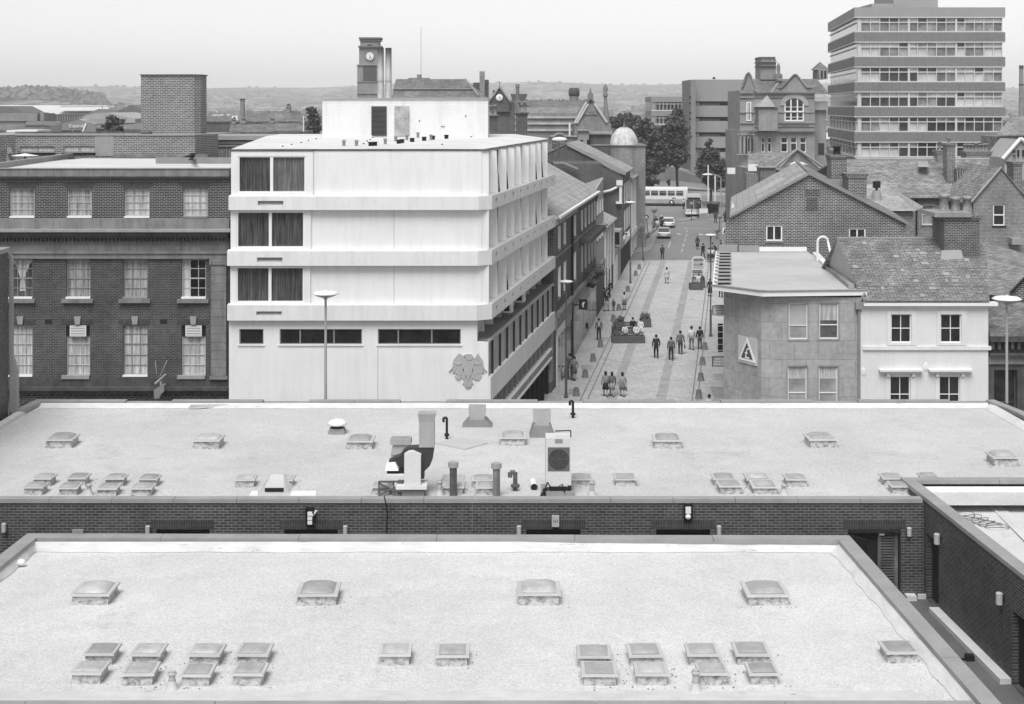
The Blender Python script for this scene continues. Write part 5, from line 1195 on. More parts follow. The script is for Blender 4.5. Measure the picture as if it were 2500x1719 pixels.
mb = MB(); wall(mb, fT, -.9, uT(126.6), 0, 13.0, H1+H2, .15); mb.poly([fT.p(-.9, 0, -9), fT.p(-.9, 0), fT.p(-.9, 13), fT.p(-.9, 13, -9)]); mb.build('wall', DBRICK, TA)
sashes(TA, fT, r1+r2, 10.7, 12.3); sashes(TA, fT, r1+r2, 7.4, 9.5)
mb = MB(); fT.box(mb, -1, uT(110), 12.55, 12.98, .001, .2); mb.build('eaves_board', STONEL, TA)
mb = MB(); fT.box(mb, -1, uT(126.6), 13.0, 13.16, .02, .45); mb.build('gutter', WPAINT, TA)
mb = MB(); fT.box(mb, 0, uT(126.6), 10.25, 10.4, .001, .08); mb.build('string_course', STONE, TA)
mb = MB(); fT.box(mb, uT(113), uT(126.5), 9.85, 10.2, .001, .9); mb.build('shop_hood', STONED, TA)
mb = MB(); mb.tube(fT.p(uT(107), 0, .12), fT.p(uT(107), 13, .12), .09); mb.build('drainpipe', BLACK, TA)
mb = MB(); fT.box(mb, -.5, uT(126.6), 6.35, 6.6, .001, .35); mb.build('shopfront_cornice', STONE, TA)
mb = MB(); fT.box(mb, -.5, uT(126.6), 5.5, 6.348, .001, .12); mb.build('shop_fascia', plain('fascia_grey', .26, big=.25, bs=.8), TA)
SHOP = [(0, 5.2, WPAINT), (5.4, 11, GPAINT), (11.2, 17, plain('shop_pale', .45)), (17.2, 22, plain('shop_mid', .33)), (22.2, 28.5, plain('shop_pale', .45))]
for a, b, mt in SHOP:
    mb = MB(); fT.box(mb, a, b, 1.5, 5.49, .001, .1); so = mb.build('shopfront', mt, TA)
    for k in range(3):
        u0 = a+.25+(b-a-.3)*k/3; mb = MB(); fT.quad(mb, u0, u0+(b-a-.9)/3, 2.5 if k != 1 else 1.7, 4.9, .103); mb.build('pane', GLASSM, so)
# roof with real slope, rear verge
zr_ = 16.3; mb = MB()
e0, e1 = fT.p(-1, 13.1, .35), fT.p(uT(126.6), 13.1, .35); k0, k1 = fT.p(-1, zr_, -5.5), fT.p(uT(126.6), zr_, -5.5)
slab(mb, [e0, e1, k1, k0], .15); rf = mb.build('roof', SLATEL, TA)
mb = MB(); slab(mb, [k0, k1, fT.p(uT(126.6), 13.1, -11), fT.p(-1, 13.1, -11)]); mb.build('rear_roof', SLATE, TA)
mb = MB(); mb.ext([fT.p(uT(126.6), 12, 0), e1, k1, fT.p(uT(126.6), 13.1, -11), fT.p(uT(126.6), 12, -11)], fT.U*.2); mb.build('rear_gable', DBRICK, TA)
# hanging shop sign: black board with white figure, and iron brackets
Ys = 108; a = P(1413.5, 756, Ys); b = P(1434, 731, Ys)
t = thing('hanging_sign', 'black square pub sign with a small white figure hanging above the pavement', 'sign', (b.x, Ys, a.z))
mb = MB(); mb.box(a.x, b.x, Ys, Ys+.1, a.z, b.z); mb.build('board', BLACK, t)
mb = MB(); c = (a+b)/2
mb.ext([c+V((x*.5, -.01, z*.5)) for x, z in ((-.12, -.4), (.12, -.4), (.06, -.1), (.12, .1), (.3, .35), (.25, .4), (.05, .25), (.04, .4), (-.06, .4), (-.06, .22), (-.2, .12), (-.22, -.02), (-.1, .0))], (0, -.02, 0)); mb.build('figure', WPAINT, t)
mb = MB(); mb.box(a.x-.35, a.x-.001, Ys+.02, Ys+.08, a.z+.3, a.z+.38); mb.build('bracket', BLACK, t)
t = thing('litter_bin', 'small black litter box on the thin post under the pub sign', 'bin', onst(1431, 817))
p = onst(1430, 817); mb = MB(); mb.tube(p, p+ZU*2.6, .04); mb.build('post', BLACK, t); mb = MB(); mb.box(p.x-.13, p.x+.2, p.y-.15, p.y+.15, p.z+.5, p.z+.95); mb.build('box', BLACK, t)
# flower baskets
LEAFB = plain('flower_basket_leaves', .09, big=.4, bs=6, fine=.4)
bl_ = ['leftmost', 'second', 'third', 'rightmost']
for k, (x_, y_) in enumerate(((1436, 690), (1446, 693), (1455, 672), (1466, 666))):
    p = P(x_, y_, 116+k*3.2); t = thing('hanging_basket', 'dark hanging flower basket on the terrace shopfront, %s of four' % bl_[k], 'hanging basket', p, 'hanging baskets on the terrace')
    mb = MB(); mb.lathe(p, [(.05, -.35), (.25, -.25), (.32, 0), (.28, .02)], 10); mb.build('basket', BLACK, t)
    mb = MB(); rr = random.Random(k)
    for j in range(90):
        q_ = p+V((rr.gauss(0, .3), rr.gauss(0, .3), rr.gauss(.15, .2))); r = rr.uniform(.05, .12); d = V((rr.uniform(-1, 1), rr.uniform(-1, 1), rr.uniform(-1, 1))).normalized(); o_ = d.orthogonal().normalized()
        mb.poly([q_, q_+d*r, q_+(d+o_)*r, q_+o_*r])
    mb.build('foliage', LEAFB, t)
    mb = MB(); mb.path([p+V((-.7, 0, .7)), p+V((0, 0, .75)), p], .02, n=5); mb.build('bracket', BLACK, t)
# rendered building
TBd = thing('rendered_building', 'pale rendered three-storey building with sloping parapet, between the brick terrace and low slate roof', 'building', (sx(SL, 127), 127, 0))
y0, y1 = 126.85, 134.4; PR = plain('pale_render', .34, big=.08, streak=.15)
ws = [(uT(128.2)-.5, uT(128.2)+.5), (uT(130.6)-.5, uT(130.6)+.5), (uT(133)-.5, uT(133)+.5)]
HH_ = [(a, b, v0, v1) for a, b in ws for v0, v1 in ((10.9, 12.1), (8.6, 9.9))]
mb = MB(); wall(mb, fT, uT(y0), uT(y1), 0, 13.0, HH_, .12); mb.ext([fT.p(uT(y1), 0, 0), fT.p(uT(y1), 14.0, 0), fT.p(uT(y1), 12.7, -3.4), fT.p(uT(y1), 0, -3.4)], -fT.U*.25)
mb.ext([fT.p(uT(y0)+.0, 12.9, 0), fT.p(uT(y1)-.26, 12.9, 0), fT.p(uT(y1)-.26, 13.9, 0), fT.p(uT(y0), 13.2, 0)], -fT.N*.2); mb.build('wall', PR, TBd)
sashes(TBd, fT, ws, 10.9, 12.1, pane=GLASSM, fm=WPAINT); sashes(TBd, fT, ws, 8.6, 9.9, pane=GLASSM, fm=WPAINT)
mb = MB(); mb.ext([fT.p(uT(y0), 12.8, -.2), fT.p(uT(y1)-.26, 12.8, -.2), fT.p(uT(y1)-.26, 12.6, -9), fT.p(uT(y0), 12.6, -9)], (0, 0, -.15)); mb.build('roof', WHITE2, TBd)
mb = MB(); fT.box(mb, uT(y0)+.05, uT(y1)-.05, 1.5, 5.6, .001, .1); so = mb.build('shopfront', plain('shop_dark', .07), TBd)
mb = MB(); fT.box(mb, uT(y0)+.1, uT(y1)-.1, 5.7, 6.5, .001, .2); mb.build('fascia', STONEL, TBd)
# low slate-roofed shop
TC_ = thing('low_shop', 'lower shop with a plain slate roof sloping to the street and pale pilasters', 'shop', (sx(SL, 135), 135, 0))
y0, y1 = 134.5, 146.2; zE_ = 9.3
mb = MB(); fT.box(mb, uT(y0), uT(y1), 0, zE_, -7, 0); mb.build('wall', PR, TC_)
mb = MB(); slab(mb, [fT.p(uT(y0), zE_, .35), fT.p(uT(y1), zE_, .35), fT.p(uT(y1)-2, 11.3, -3.5), fT.p(uT(y0), 11.3, -3.5)], .12); mb.build('roof', SLATEL, TC_)
for u in (uT(135.2), uT(138), uT(141), uT(145)):
    mb = MB(); fT.box(mb, u, u+.5, 1, 8.8, .001, .15); mb.build('pilaster', WPAINT, TC_)
for a, b in ((135.9, 137.8), (138.8, 140.8), (141.8, 144.8)):
    mb = MB(); fT.box(mb, uT(a), uT(b), 1.8, 4.8, .001, .06); mb.build('shop_window', DARK, TC_); mb = MB(); fT.box(mb, uT(a), uT(b), 6.3, 8, .001, .05); mb.build('window', GLASS, TC_)
t = thing('wall_lamp', 'black lantern under the eaves of the low slate-roofed shop', 'lamp', P(1474, 551, 136)); p = P(1474, 551, 136); mb = MB(); mb.box(p.x-.15, p.x+.35, p.y, p.y+.4, p.z-.3, p.z+.1); mb.path([p+V((0, .2, .1)), p+V((-.4, .2, .25))], .04); mb.build('lantern', BLACK, t)
# one-storey kiosk shop with boxed bay
TD = thing('low_shop', 'small one-storey shop with white boxed bay window below the tall brick gable', 'shop', (sx(SL, 147), 147, 0))
mb = MB(); fT.box(mb, uT(146.3), uT(158.4), 0, 6.6, -7, 0); mb.build('wall', DBRICK, TD)
p0, p1 = uT(148), uT(151); mb = MB(); fT.box(mb, p0, p1, 6.2, 7.9, -.5, .55); bo = mb.build('bay', STONEL, TD)
mb = MB(); q0_, q1_ = fT.p(p0, 6.5, .1), fT.p(p0, 7.9, .7); fb = Fr(fT.p(p0-.01, 0, -.4), fT.N); fb.quad(mb, .1, .85, 6.45, 7.7, .004); mb.build('pane', BLACK, bo)
for a, b, mt in ((147, 150, WPAINT), (150.5, 154, GPAINT), (154.5, 158, DARK)):
    mb = MB(); fT.box(mb, uT(a), uT(b), 1.9, 5.4, .001, .12); mb.build('shopfront', mt, TD)
mb = MB(); fT.box(mb, uT(146.5), uT(158.2), 5.5, 6.1, .001, .25); mb.build('fascia', STONEL, TD)
# tall brick gable building
YC3 = 158.5
TE = thing('brick_gable_building', 'tall dark brick gable end with sloping coping on the left side of the street', 'building', (sx(SL, YC3), YC3, 0))
fE = Fr((0, YC3, 0), (1, 0, 0)); ez = Z(421, YC3); pz_ = Z(352, YC3); pxx = X(1384, YC3); exx = sx(SL, YC3)
mb = MB(); mb.poly([fE.p(exx, 0), fE.p(exx, ez-.5), fE.p(exx-.4, ez-.2), fE.p(pxx, pz_), fE.p(pxx-6, ez), fE.p(pxx-6, 0)][::-1]); mb.build('gable_wall', DBRICK, TE)
r3 = [(uT(y)-.5, uT(y)+.5) for y in (160.5, 163, 165.5, 168)]
mb = MB(); wall(mb, fT, uT(YC3), uT(170), 0, ez-.3, [(a, b, v0, v1) for a, b in r3 for v0, v1 in ((9.9, 12), (6.9, 9))], .15); mb.build('wall', DBRICK, TE)
sashes(TE, fT, r3, 9.9, 12, fm=GPAINT, sill=WPAINT); sashes(TE, fT, r3, 6.9, 9, fm=GPAINT, sill=WPAINT)
Lb = V((.155*12, 12, 0)); A_, B_ = V((exx+.3, YC3-.1, ez+.0)), V((pxx, YC3-.1, pz_+.15))
mb = MB(); slab(mb, [A_, A_+Lb, B_+Lb, B_], .15); mb.build('roof', SLATEL, TE)
mb = MB(); slab(mb, [B_, B_+Lb, B_+Lb+V((-6.5, 0, -3)), B_+V((-6.5, 0, -3))], .15); mb.build('rear_roof', SLATE, TE)
mb = MB(); mb.hexa([A_+V((0, -.15, -.3)), A_+V((0, .35, -.3)), B_+V((0, .35, -.3)), B_+V((0, -.15, -.3))][::-1], [A_+V((0, -.15, .12)), A_+V((0, .35, .12)), B_+V((0, .35, .12)), B_+V((0, -.15, .12))][::-1]); mb.build('coping', COPING, TE)
mb = MB(); mb.path([P(1473, 469, YC3-.3), P(1490, 465, YC3-.3), P(1505, 458, YC3-.3), P(1512, 452, YC3-.3)], .14); mb.build('white_pipe', WPAINT, TE)
mb = MB(); mb.box(X(1505, YC3-.6), X(1520, YC3-.6), YC3-.6, YC3-.02, Z(452, YC3), Z(440, YC3)); mb.tube(P(1515, 453, YC3-.3), P(1515, 492, YC3-.3), .18); mb.box(X(1504, YC3-.6), X(1519, YC3-.6), YC3-.6, YC3-.02, Z(497, YC3), Z(492, YC3)); mb.build('hopper', WPAINT, TE)
mb = MB(); fT.box(mb, uT(YC3)+.1, uT(169.8), 5.4, 6.3, .001, .2); mb.build('fascia', WPAINT, TE)
mb = MB(); fT.box(mb, uT(YC3)+.1, uT(169.8), 2.6, 5.3, .001, .08); mb.build('shopfront', DARK, TE)
t = thing('hanging_sign', 'white horizontal projecting shop sign below the tall brick gable building', 'sign', P(1520, 577, 161)); mb = MB(); a, b = P(1520, 577, 161), P(1538, 566, 161); mb.box(a.x, b.x, 161, 161.15, a.z, b.z); mb.build('board', WPAINT, t); mb = MB(); mb.lathe(((a.x+b.x)/2, 160.99, (a.z+b.z)/2), [(0, .012), (.14, .01), (.14, 0)], 6, axis=(0, -1, 0)); mb.build('emblem', BLACK, t)
# row behind at lower-left: brick mass between the white building and tall gable
TG = thing('brick_building', 'rambling brick rear building with slate verge behind the white building', 'building', (4, 150, 0))
mb = MB(); mb.ext([P(1352, 352, 166), P(1384, 349, 166), P(1455, 386, 166), P(1455, 460, 166), P(1352, 460, 166)], (0, 6, 0)); mb.build('rear_wall', DBRICK, TG); mb = MB(); mb.box(X(1352, 150), X(1470, 150), 150, 158.3, 0, Z(400, 150)); mb.build('wall', DBRICK, TG)
mb = MB(); mb.ext([P(1352, 395, 149), P(1376, 395, 149), P(1412, 410, 149), P(1410, 414, 149), P(1376, 400, 149), P(1352, 400, 149)], (0, .4, 0)); mb.build('coping', STONEL, TG)
for a, b, c in ((1357, 350, 1), (1364, 346, 2)):
    mb = MB(); mb.tube(P(a, 395, 148), P(a, b, 148), .06); mb.box(X(a-3, 148), X(a+3, 148), 147.9, 148.1, Z(b+5, 148), Z(b+4, 148)); mb.build('aerial', METALD, TG)
# flat white canopy + brick wall block behind (chapel range)
TH = thing('brick_building', 'flat parapeted brick block with pale string course left of the domed turret', 'building', (X(1440, 185), 185, 0))
mb = MB(); mb.box(X(1440, 185), X(1492, 185), 185, 192, 0, Z(328, 185)); mb.build('wall', DBRICK, TH); mb = MB(); mb.box(X(1384, 188), X(1500, 188), 188, 195, 0, Z(356, 188)); mb.build('wall', DBRICK, TH)
mb = MB(); mb.box(X(1438, 184.7), X(1494, 184.7), 184.7, 192.2, Z(328, 185), Z(323.5, 185)); mb.box(X(1438, 184.9), X(1492.5, 184.9), 184.9, 185.01, Z(355.5, 185), Z(352.5, 185)); mb.build('coping', STONEL, TH)
mb = MB()
for k in range(9): mb.box(X(1443+k*5.2, 184.85), X(1445.5+k*5.2, 184.85), 184.8, 184.99, Z(325, 185)+.01-.4, Z(325, 185)-.1)
mb.build('corbel', STONED, TH)
mb = MB(); mb.box(X(1412, 184), X(1438, 184), 184, 187.5, Z(355, 184), Z(320, 184)); to = mb.build('bell_turret', STONEL, TH)
for a, b in ((1416, 1423), (1433, 1438)):
    mb = MB(); mb.box(X(a, 183.9), X(b, 183.9), 183.95, 183.999, Z(353, 184), Z(341, 184)); mb.build('opening', BLACK, to)
mb = MB(); mb.box(X(1410, 183.7), X(1440, 183.7), 183.7, 187.7, Z(320, 184), Z(317, 184)); mb.build('cap', STONEL, to)
# domed corner turret building
DT = thing('domed_building', 'corner building with round brick turret under a pale ribbed lead dome', 'building', (X(1526, 180), 180, 0))
cx_ = X(1524, 180); zt = Z(354, 180); r = 1.72
mb = MB(); mb.lathe((cx_, 180.2, 0), [(r, 0), (r, zt)], 28); mb.box(cx_, sx(SL, 186)+.2, 179, 187, 0, zt-.1); mb.box(X(1497, 181), cx_, 181, 187, 0, zt-1.0); mb.build('wall', MBRICK, DT)
mb = MB(); mb.lathe((cx_, 180.2, zt), [(r+.02, -.15), (r+.18, -.1), (r+.18, .02), (0, .03)], 28); mb.box(cx_, sx(SL, 186)+.3, 178.8, 187, zt-.099, zt+.05); mb.build('cornice', STONE, DT)
DOMEM = plain('lead_dome', .55, rough=.5, big=.25, bs=1.2, fine=.1, streak=.3)
prof = [(r*.96*math.cos(a), 2.15*math.sin(a)) for a in [math.pi/2*k/12 for k in range(13)]]
mb = MB(); mb.lathe((cx_, 180.2, zt+.03), prof, 32); dmo = mb.build('dome', DOMEM, DT)
for k in range(12):
    a = 2*math.pi*k/12; pp = [V((cx_+math.cos(a)*q_[0]*1.01, 180.2+math.sin(a)*q_[0]*1.01, zt+.04+q_[1])) for q_ in prof]; mb = MB(); mb.path(pp, .05, n=5); mb.build('rib', DOMEM, dmo)
mb = MB(); mb.lathe((cx_, 180.2, zt+2.1), [(.35, 0), (.3, .15), (.1, .3), (.12, .5), (.04, .7), (.03, 2.0), (.1, 2.05), (0, 2.2)], 10); mb.build('finial', METALD, dmo)
r4 = [(uT(y)-.5, uT(y)+.5) for y in (172, 174.6, 177.2, 179.8, 182.4, 185)]
# street front running up to the corner
TI = thing('shop_terrace', 'street-front shops with white pilasters running up to the domed corner', 'building', (sx(SL, 171), 171, 0))
mb = MB(); wall(mb, fT, uT(170.05), uT(187), 0, 11.8, [(a, b, v0, v1) for a, b in r4 for v0, v1 in ((8.8, 10.9), (5.9, 7.8))], .15); mb.build('wall', MBRICK, TI)
mb = MB(); fT.box(mb, uT(170.05), uT(187), 11.8, 12.1, -1, .4); mb.build('cornice', STONEL, TI)
mb = MB(); slab(mb, [fT.p(uT(170.05), 12.1, .1), fT.p(uT(178.8), 12.1, .1), fT.p(uT(178.8), 13.6, -4), fT.p(uT(170.05), 13.6, -4)]); mb.build('roof', SLATE, TI)
sashes(TI, fT, r4, 8.8, 10.9, fm=WPAINT); sashes(TI, fT, r4, 5.9, 7.8, fm=WPAINT)
for y in (170.4, 173.2, 176, 178.5, 181, 183.6, 186.4):
    mb = MB(); fT.box(mb, uT(y), uT(y)+.35, 2.9, 11.7, .001, .15); mb.build('pilaster', WPAINT, TI)
mb = MB(); fT.box(mb, uT(170.1), uT(187), 3, 5.2, .001, .06); mb.build('shopfront', GLASSM, TI)
mb = MB(); fT.box(mb, uT(170.1), uT(187), 5.2, 5.8, .001, .25); mb.build('fascia', WPAINT, TI)

# ================= MIDDLE DISTANCE =================
def vbx(px0, px1, py0, py1, Y0, Y1, mb=None, z0=None):
    """box seen as px0..px1, py0(top)..py1(bottom) with its face at Y0"""
    mb = mb or MB(); mb.box(X(px0, Y0), X(px1, Y0), Y0, Y1, Z(py1, Y0) if z0 is None else z0, Z(py0, Y0)); return mb
# Victorian public building
YV = 178.0; VS = plain('victorian_stone', .27, big=.15, fine=.12, streak=.2, fs=6); VSD = plain('victorian_trim', .15, big=.2)
v = lambda a, b: (1550+a*.2154, 120+b*.2154)
VB = thing('victorian_building', 'ornate Victorian stone building with big arched window, pointed gables and crenellated chimney', 'building', (X(1806, YV), YV, 0))
fV = Fr((0, YV, 0), (1, 0, 0))
vu = lambda a: X(v(a, 0)[0], YV); vz = lambda b: Z(v(0, b)[1], YV)
arch = (vu(1695), vu(1915), vz(820), vz(640))
lw = [(1435, 1475), (1505, 1552), (1655, 1735), (1765, 1840), (1870, 1945)]
hl_ = [(vu(a), vu(b), vz(1170), vz(1000)) for a, b in lw]
mb = MB(); wall(mb, fV, vu(1345), vu(2040), 0, vz(490), hl_+[arch], .3)
mb.poly([fV.p(vu(1600), vz(490)), fV.p(vu(2010), vz(490)), fV.p(vu(1950), vz(430)), fV.p(vu(1835), vz(290)), fV.p(vu(1795), vz(290)), fV.p(vu(1665), vz(430))])
mb.box(vu(2040), vu(2200), YV+1.5, YV+12, 0, vz(690)); mb.box(vu(1190), vu(1344), YV+.0, YV+10, 0, vz(470)); 
mb.prism([(vu(1135), YV+3), (vu(1190), YV-.6), (vu(1300), YV-1.2), (vu(1344), YV-.01), (vu(1344), YV+8), (vu(1135), YV+8)], 0, vz(920))
mb.ext([fV.p(vu(1205), vz(470), .02), fV.p(vu(1365), vz(470), .02), fV.p(vu(1360), vz(420), .02), fV.p(vu(1300), vz(280), .02), fV.p(vu(1270), vz(280), .02), fV.p(vu(1215), vz(430), .02)], (0, 1, 0))
mb.build('wall', VS, VB)
# arched head
mb = MB(); c_ = (arch[0]+arch[1])/2; rr_ = (arch[1]-arch[0])/2; z0 = arch[3]
hd_ = [fV.p(c_+(rr_+.55)*math.cos(a), z0+(rr_+.3)*math.sin(a), .02) for a in [math.pi*k/20 for k in range(21)]]; hi = [fV.p(c_+rr_*math.cos(a), z0+(rr_-.3)*math.sin(a), .02) for a in [math.pi*k/20 for k in range(21)]]
for k in range(20): mb.ext([hd_[k], hd_[k+1], hi[k+1], hi[k]], fV.N*.1)
aw = mb.build('arched_window', plain('arch_stone', .33), VB)
mb = MB(); mb.poly(hi); mb.v = [p+fV.N*.01 for p in mb.v]; fV.quad(mb, arch[0], arch[1], arch[2], arch[3], -.2); mb.build('pane', GLASS, aw)
mb = MB(); fV.box(mb, arch[0], arch[0]+.14, arch[2], arch[3]+.6, -.19, .05); fV.box(mb, arch[1]-.14, arch[1], arch[2], arch[3]+.6, -.19, .05); fV.box(mb, arch[0]+.15, arch[1]-.15, vz(715), vz(700), -.19, .05); fV.box(mb, arch[0]+.15, arch[1]-.15, arch[2], arch[2]+.2, -.19, .05)
for k in (1, 2): u = arch[0]+(arch[1]-arch[0])*k/3; fV.box(mb, u-.08, u+.08, arch[2]+.21, arch[3]+rr_*.62, -.18, .06)
for q_ in (655, 770): fV.box(mb, arch[0]+.15, arch[1]-.15, vz(q_+4), vz(q_-2), -.17, .03)
mb.build('tracery', WPAINT, aw)
for h in hl_: win(VB, fV, *h, rec=.25, nx=1, ny=2, fw=.1, bar=.08, fmat=WPAINT, lvs=[(.62, .12)])
for k, (q_, d, th) in enumerate(((490, .3, 14), (545, .12, 8), (712, .12, 8), (833, .15, 8), (925, .4, 16), (880, .1, 5))):
    mb = MB(); fV.box(mb, vu(1350), vu(2035), vz(q_+th), vz(q_), .001, d); mb.build('string_course', STONEL if k in (2, 3) else VSD, VB)
mb = MB()
for k in range(15): fV.box(mb, vu(1670+k*20), vu(1680+k*20), vz(872), vz(856), .002, .1)
mb.build('dentils', VSD, VB)
mb = MB(); pts = [fV.p(vu(1480)+1.3*math.cos(a), vz(820)+1.5*math.sin(a), .0) for a in [math.pi*k/12 for k in range(13)]]; pt2 = [fV.p(vu(1480)+.95*math.cos(a), vz(820)+1.15*math.sin(a), .0) for a in [math.pi*k/12 for k in range(13)]]
for k in range(12): mb.ext([pts[k], pts[k+1], pt2[k+1], pt2[k]], fV.N*.15)
mb.build('blind_arch', VSD, VB)
for a, b in (((1600, 440), (1665, 440)), ((1665, 436), (1800, 292)), ((1800, 288), (1835, 288)), ((1835, 292), (1950, 436)), ((1950, 440), (2010, 440)), ((1205, 440), (1225, 430)), ((1225, 430), (1270, 284)), ((1270, 270), (1305, 270)), ((1305, 284), (1365, 430))):
    mb = MB(); mb.tube(fV.p(vu(a[0]), vz(a[1]), .1), fV.p(vu(b[0]), vz(b[1]), .1), .11, n=6); mb.build('gable_coping', VSD if a[1] > 300 else STONEL, VB)
hN = (vu(1262), vu(1318), vz(815), vz(600)); mb = MB(); fV.box(mb, hN[0], hN[1], hN[2], hN[3], .03, .12); nw = mb.build('narrow_window', WPAINT, VB); mb = MB(); fV.box(mb, hN[0]+.15, (hN[0]+hN[1])/2-.05, hN[2]+.15, hN[3]-.1, .121, .13); fV.box(mb, (hN[0]+hN[1])/2+.05, hN[1]-.15, hN[2]+.15, hN[3]-.1, .121, .13); mb.build('pane', GLASS, nw)
mb = MB(); slab(mb, [(vu(1215), YV+.3, vz(495)), (vu(2200), YV+.3, vz(495)), (vu(2200), YV+7, Z(v(0, 338)[1], YV+7)), (vu(1340), YV+7, Z(v(0, 338)[1], YV+7))]); mb.build('roof', SLATED, VB)
mb = MB(); mb.tube(P(*v(1540, 500), YV+.4), P(*v(1650, 345), YV+6.6), .12); mb.build('roof_flashing', STONEL, VB)
mb = MB(); mb.poly([P(*v(1500, 520), YV-.2), P(*v(1395, 655), YV-1.5), P(*v(1590, 655), YV-1.5)]); mb.poly([P(*v(1395, 655), YV-1.5), P(*v(1345, 655), YV), P(*v(1500, 520), YV-.2)]); mb.build('bay_roof', LEAD, VB)
mb = MB(); fV.box(mb, vu(1385), vu(1600), vz(925), vz(655), .0, 1.2); mb.build('bay', VS, VB)
mb = MB(); fV.box(mb, vu(1385), vu(1600), vz(672), vz(656), 1.2, 1.35); mb.build('bay_cornice', VSD, VB)
# crenellated chimney
Yc = YV+6; ch = MB(); ch.box(X(v(1424, 0)[0], Yc), X(v(1600, 0)[0], Yc), Yc, Yc+4, Z(v(0, 345)[1], Yc), Z(v(0, 110)[1], Yc)); co = ch.build('chimney', VS, VB)
ch = MB()
for a, b in ((150, 143), (195, 190)): ch.box(X(v(1412, 0)[0], Yc), X(v(1612, 0)[0], Yc), Yc-.3, Yc+4.3, Z(v(0, a)[1], Yc), Z(v(0, b)[1], Yc))
for k in range(4): ch.box(X(v(1420+k*48, 0)[0], Yc), X(v(1446+k*48, 0)[0], Yc), Yc-.15, Yc+4.1, Z(v(0, 109)[1], Yc), Z(v(0, 87)[1], Yc))
ch.build('battlement', VSD, co)
mb = MB(); mb.lathe(P(*v(1627, 335), YV+5), [(.5, 0), (.5, .5), (.2, .7), (.25, 1.4), (.1, 1.9), (0, 2.0)], 8); mb.build('finial', VSD, VB)
tb = vbx(2085, 2185, 0, 0, YV+8, YV+12) if False else MB(); Yq = YV+8; tb.box(X(v(2088, 0)[0], Yq), X(v(2185, 0)[0], Yq), Yq, Yq+4, Z(v(0, 340)[1], Yq), Z(v(0, 232)[1], Yq)); to = tb.build('cupola', VS, VB)
mb = MB()
for a in (2110, 2148): mb.box(X(v(a, 0)[0], Yq-.05), X(v(a+18, 0)[0], Yq-.05), Yq-.04, Yq-.001, Z(v(0, 330)[1], Yq), Z(v(0, 245)[1], Yq))
mb.build('opening', BLACK, to)
mb = MB(); c = V(((X(v(2045, 0)[0], Yq)+X(v(2225, 0)[0], Yq))/2, Yq+2, 0)); w_ = (X(v(2225, 0)[0], Yq)-X(v(2045, 0)[0], Yq))/2; zb_ = Z(v(0, 232)[1], Yq); ap = c+ZU*(zb_+w_*1.05); cs = [c+V((sx_*w_, sy_*w_, zb_)) for sx_, sy_ in ((-1, -1), (1, -1), (1, 1), (-1, 1))]
for k in range(4): mb.poly([cs[k], cs[(k+1) % 4], ap])
mb.build('cupola_roof', SLATED, to)
mb = MB(); mb.ext([P(*v(2010, 590), YV+1), P(*v(2190, 590), YV+1), P(*v(2190, 685), YV+1), P(*v(2045, 685), YV+1)][::-1], (0, .3, 0)); mb.build('lead_roof', LEAD, VB)
mb = MB(); fr_ = Fr((0, YV+1.48, 0), (1, 0, 0)); fr_.box(mb, vu(2105), vu(2175), vz(1200), vz(1070), .001, .05); mb.build('side_window', GLASS, VB)
mb = MB(); fV.box(mb, vu(1240), vu(1600), vz(1185), vz(1172), .001, .5); mb.build('sill_course', STONEL, VB)
for a in (1165, 1210, 1255):
    mb = MB(); fV2 = Fr((0, YV-1.3, 0), (1, 0, 0)); fV2.box(mb, vu(a), vu(a+24), vz(1180), vz(975), -.5, 0); mb.build('column', STONEL, VB)
for k, (a, b, yy) in enumerate(((1190, 1346, YV), (1133, 1346, YV-1.25))):
    fv = Fr((0, yy-.002, 0), (1, 0, 0))
    for q_, th in (((495, 14), (545, 7), (712, 8), (833, 9)) if k == 0 else ((925, 16), (960, 6), (1185, 10))): mb = MB(); fv.box(mb, vu(a), vu(b), vz(q_+th), vz(q_), .0, .2); mb.build('string_course', VSD if q_ in (495, 925) else plain('course_stone', .33), VB)
for a in (1235, 1262, 1300): mb = MB(); fv.box(mb, vu(a), vu(a+16), vz(1150), vz(1010), .0, .06); mb.build('narrow_pane', GLASS, VB)
# lower front annex with pale wall
AX = thing('annex', 'low stone annex with slate roof and small gable in front of the Victorian building', 'building', (X(1800, 150), 150, 0))
mb = MB(); slab(mb, [P(1826, 412, 148), P(1932, 412, 148), P(1920, 375, 152), P(1826, 375, 152)]); mb.poly([P(1890, 415, 140), P(2020, 425, 140), P(1947, 362, 150)]); mb.poly([P(1890, 415, 140), P(1947, 362, 150), P(1860, 400, 150)]); mb.build('roof', SLATE, AX)
mb = MB(); mb.box(X(1826, 148.5), X(2010, 148.5), 148.5, 156, 0, Z(412, 148.5)); mb.poly([P(1947, 364, 141), P(2016, 425, 141), P(2016, 450, 141), P(1900, 450, 141), P(1905, 410, 141)][::-1]); mb.build('wall', MBRICK, AX)
for a, b in ((((1885, 414), (1947, 364))), ((1947, 364), (2020, 415))):
    mb = MB(); mb.tube(P(*a, 140.8), P(*b, 140.8), .12); mb.build('verge', STONEL, AX)
mb = MB(); mb.box(X(1827, 147), X(1850, 147), 147, 147.3, Z(418, 147), Z(401, 147)); mb.box(X(1776, 150), X(1795, 150), 150, 150.3, Z(425, 150), Z(410, 150)); mb.build('white_wall', WPAINT, AX)
mb = MB(); mb.box(X(1856, 140), X(1894, 140), 140, 142, 8, Z(410, 140)); mb.box(X(1822, 138), X(1850, 138), 138, 140, 6, Z(424, 138)); mb.build('brick_stack', GBRICK, AX)
mb = MB(); mb.box(X(1854, 139.9), X(1896, 139.9), 139.8, 142.2, Z(410, 140), Z(407, 140)); mb.build('stack_cap', STONEL, AX)
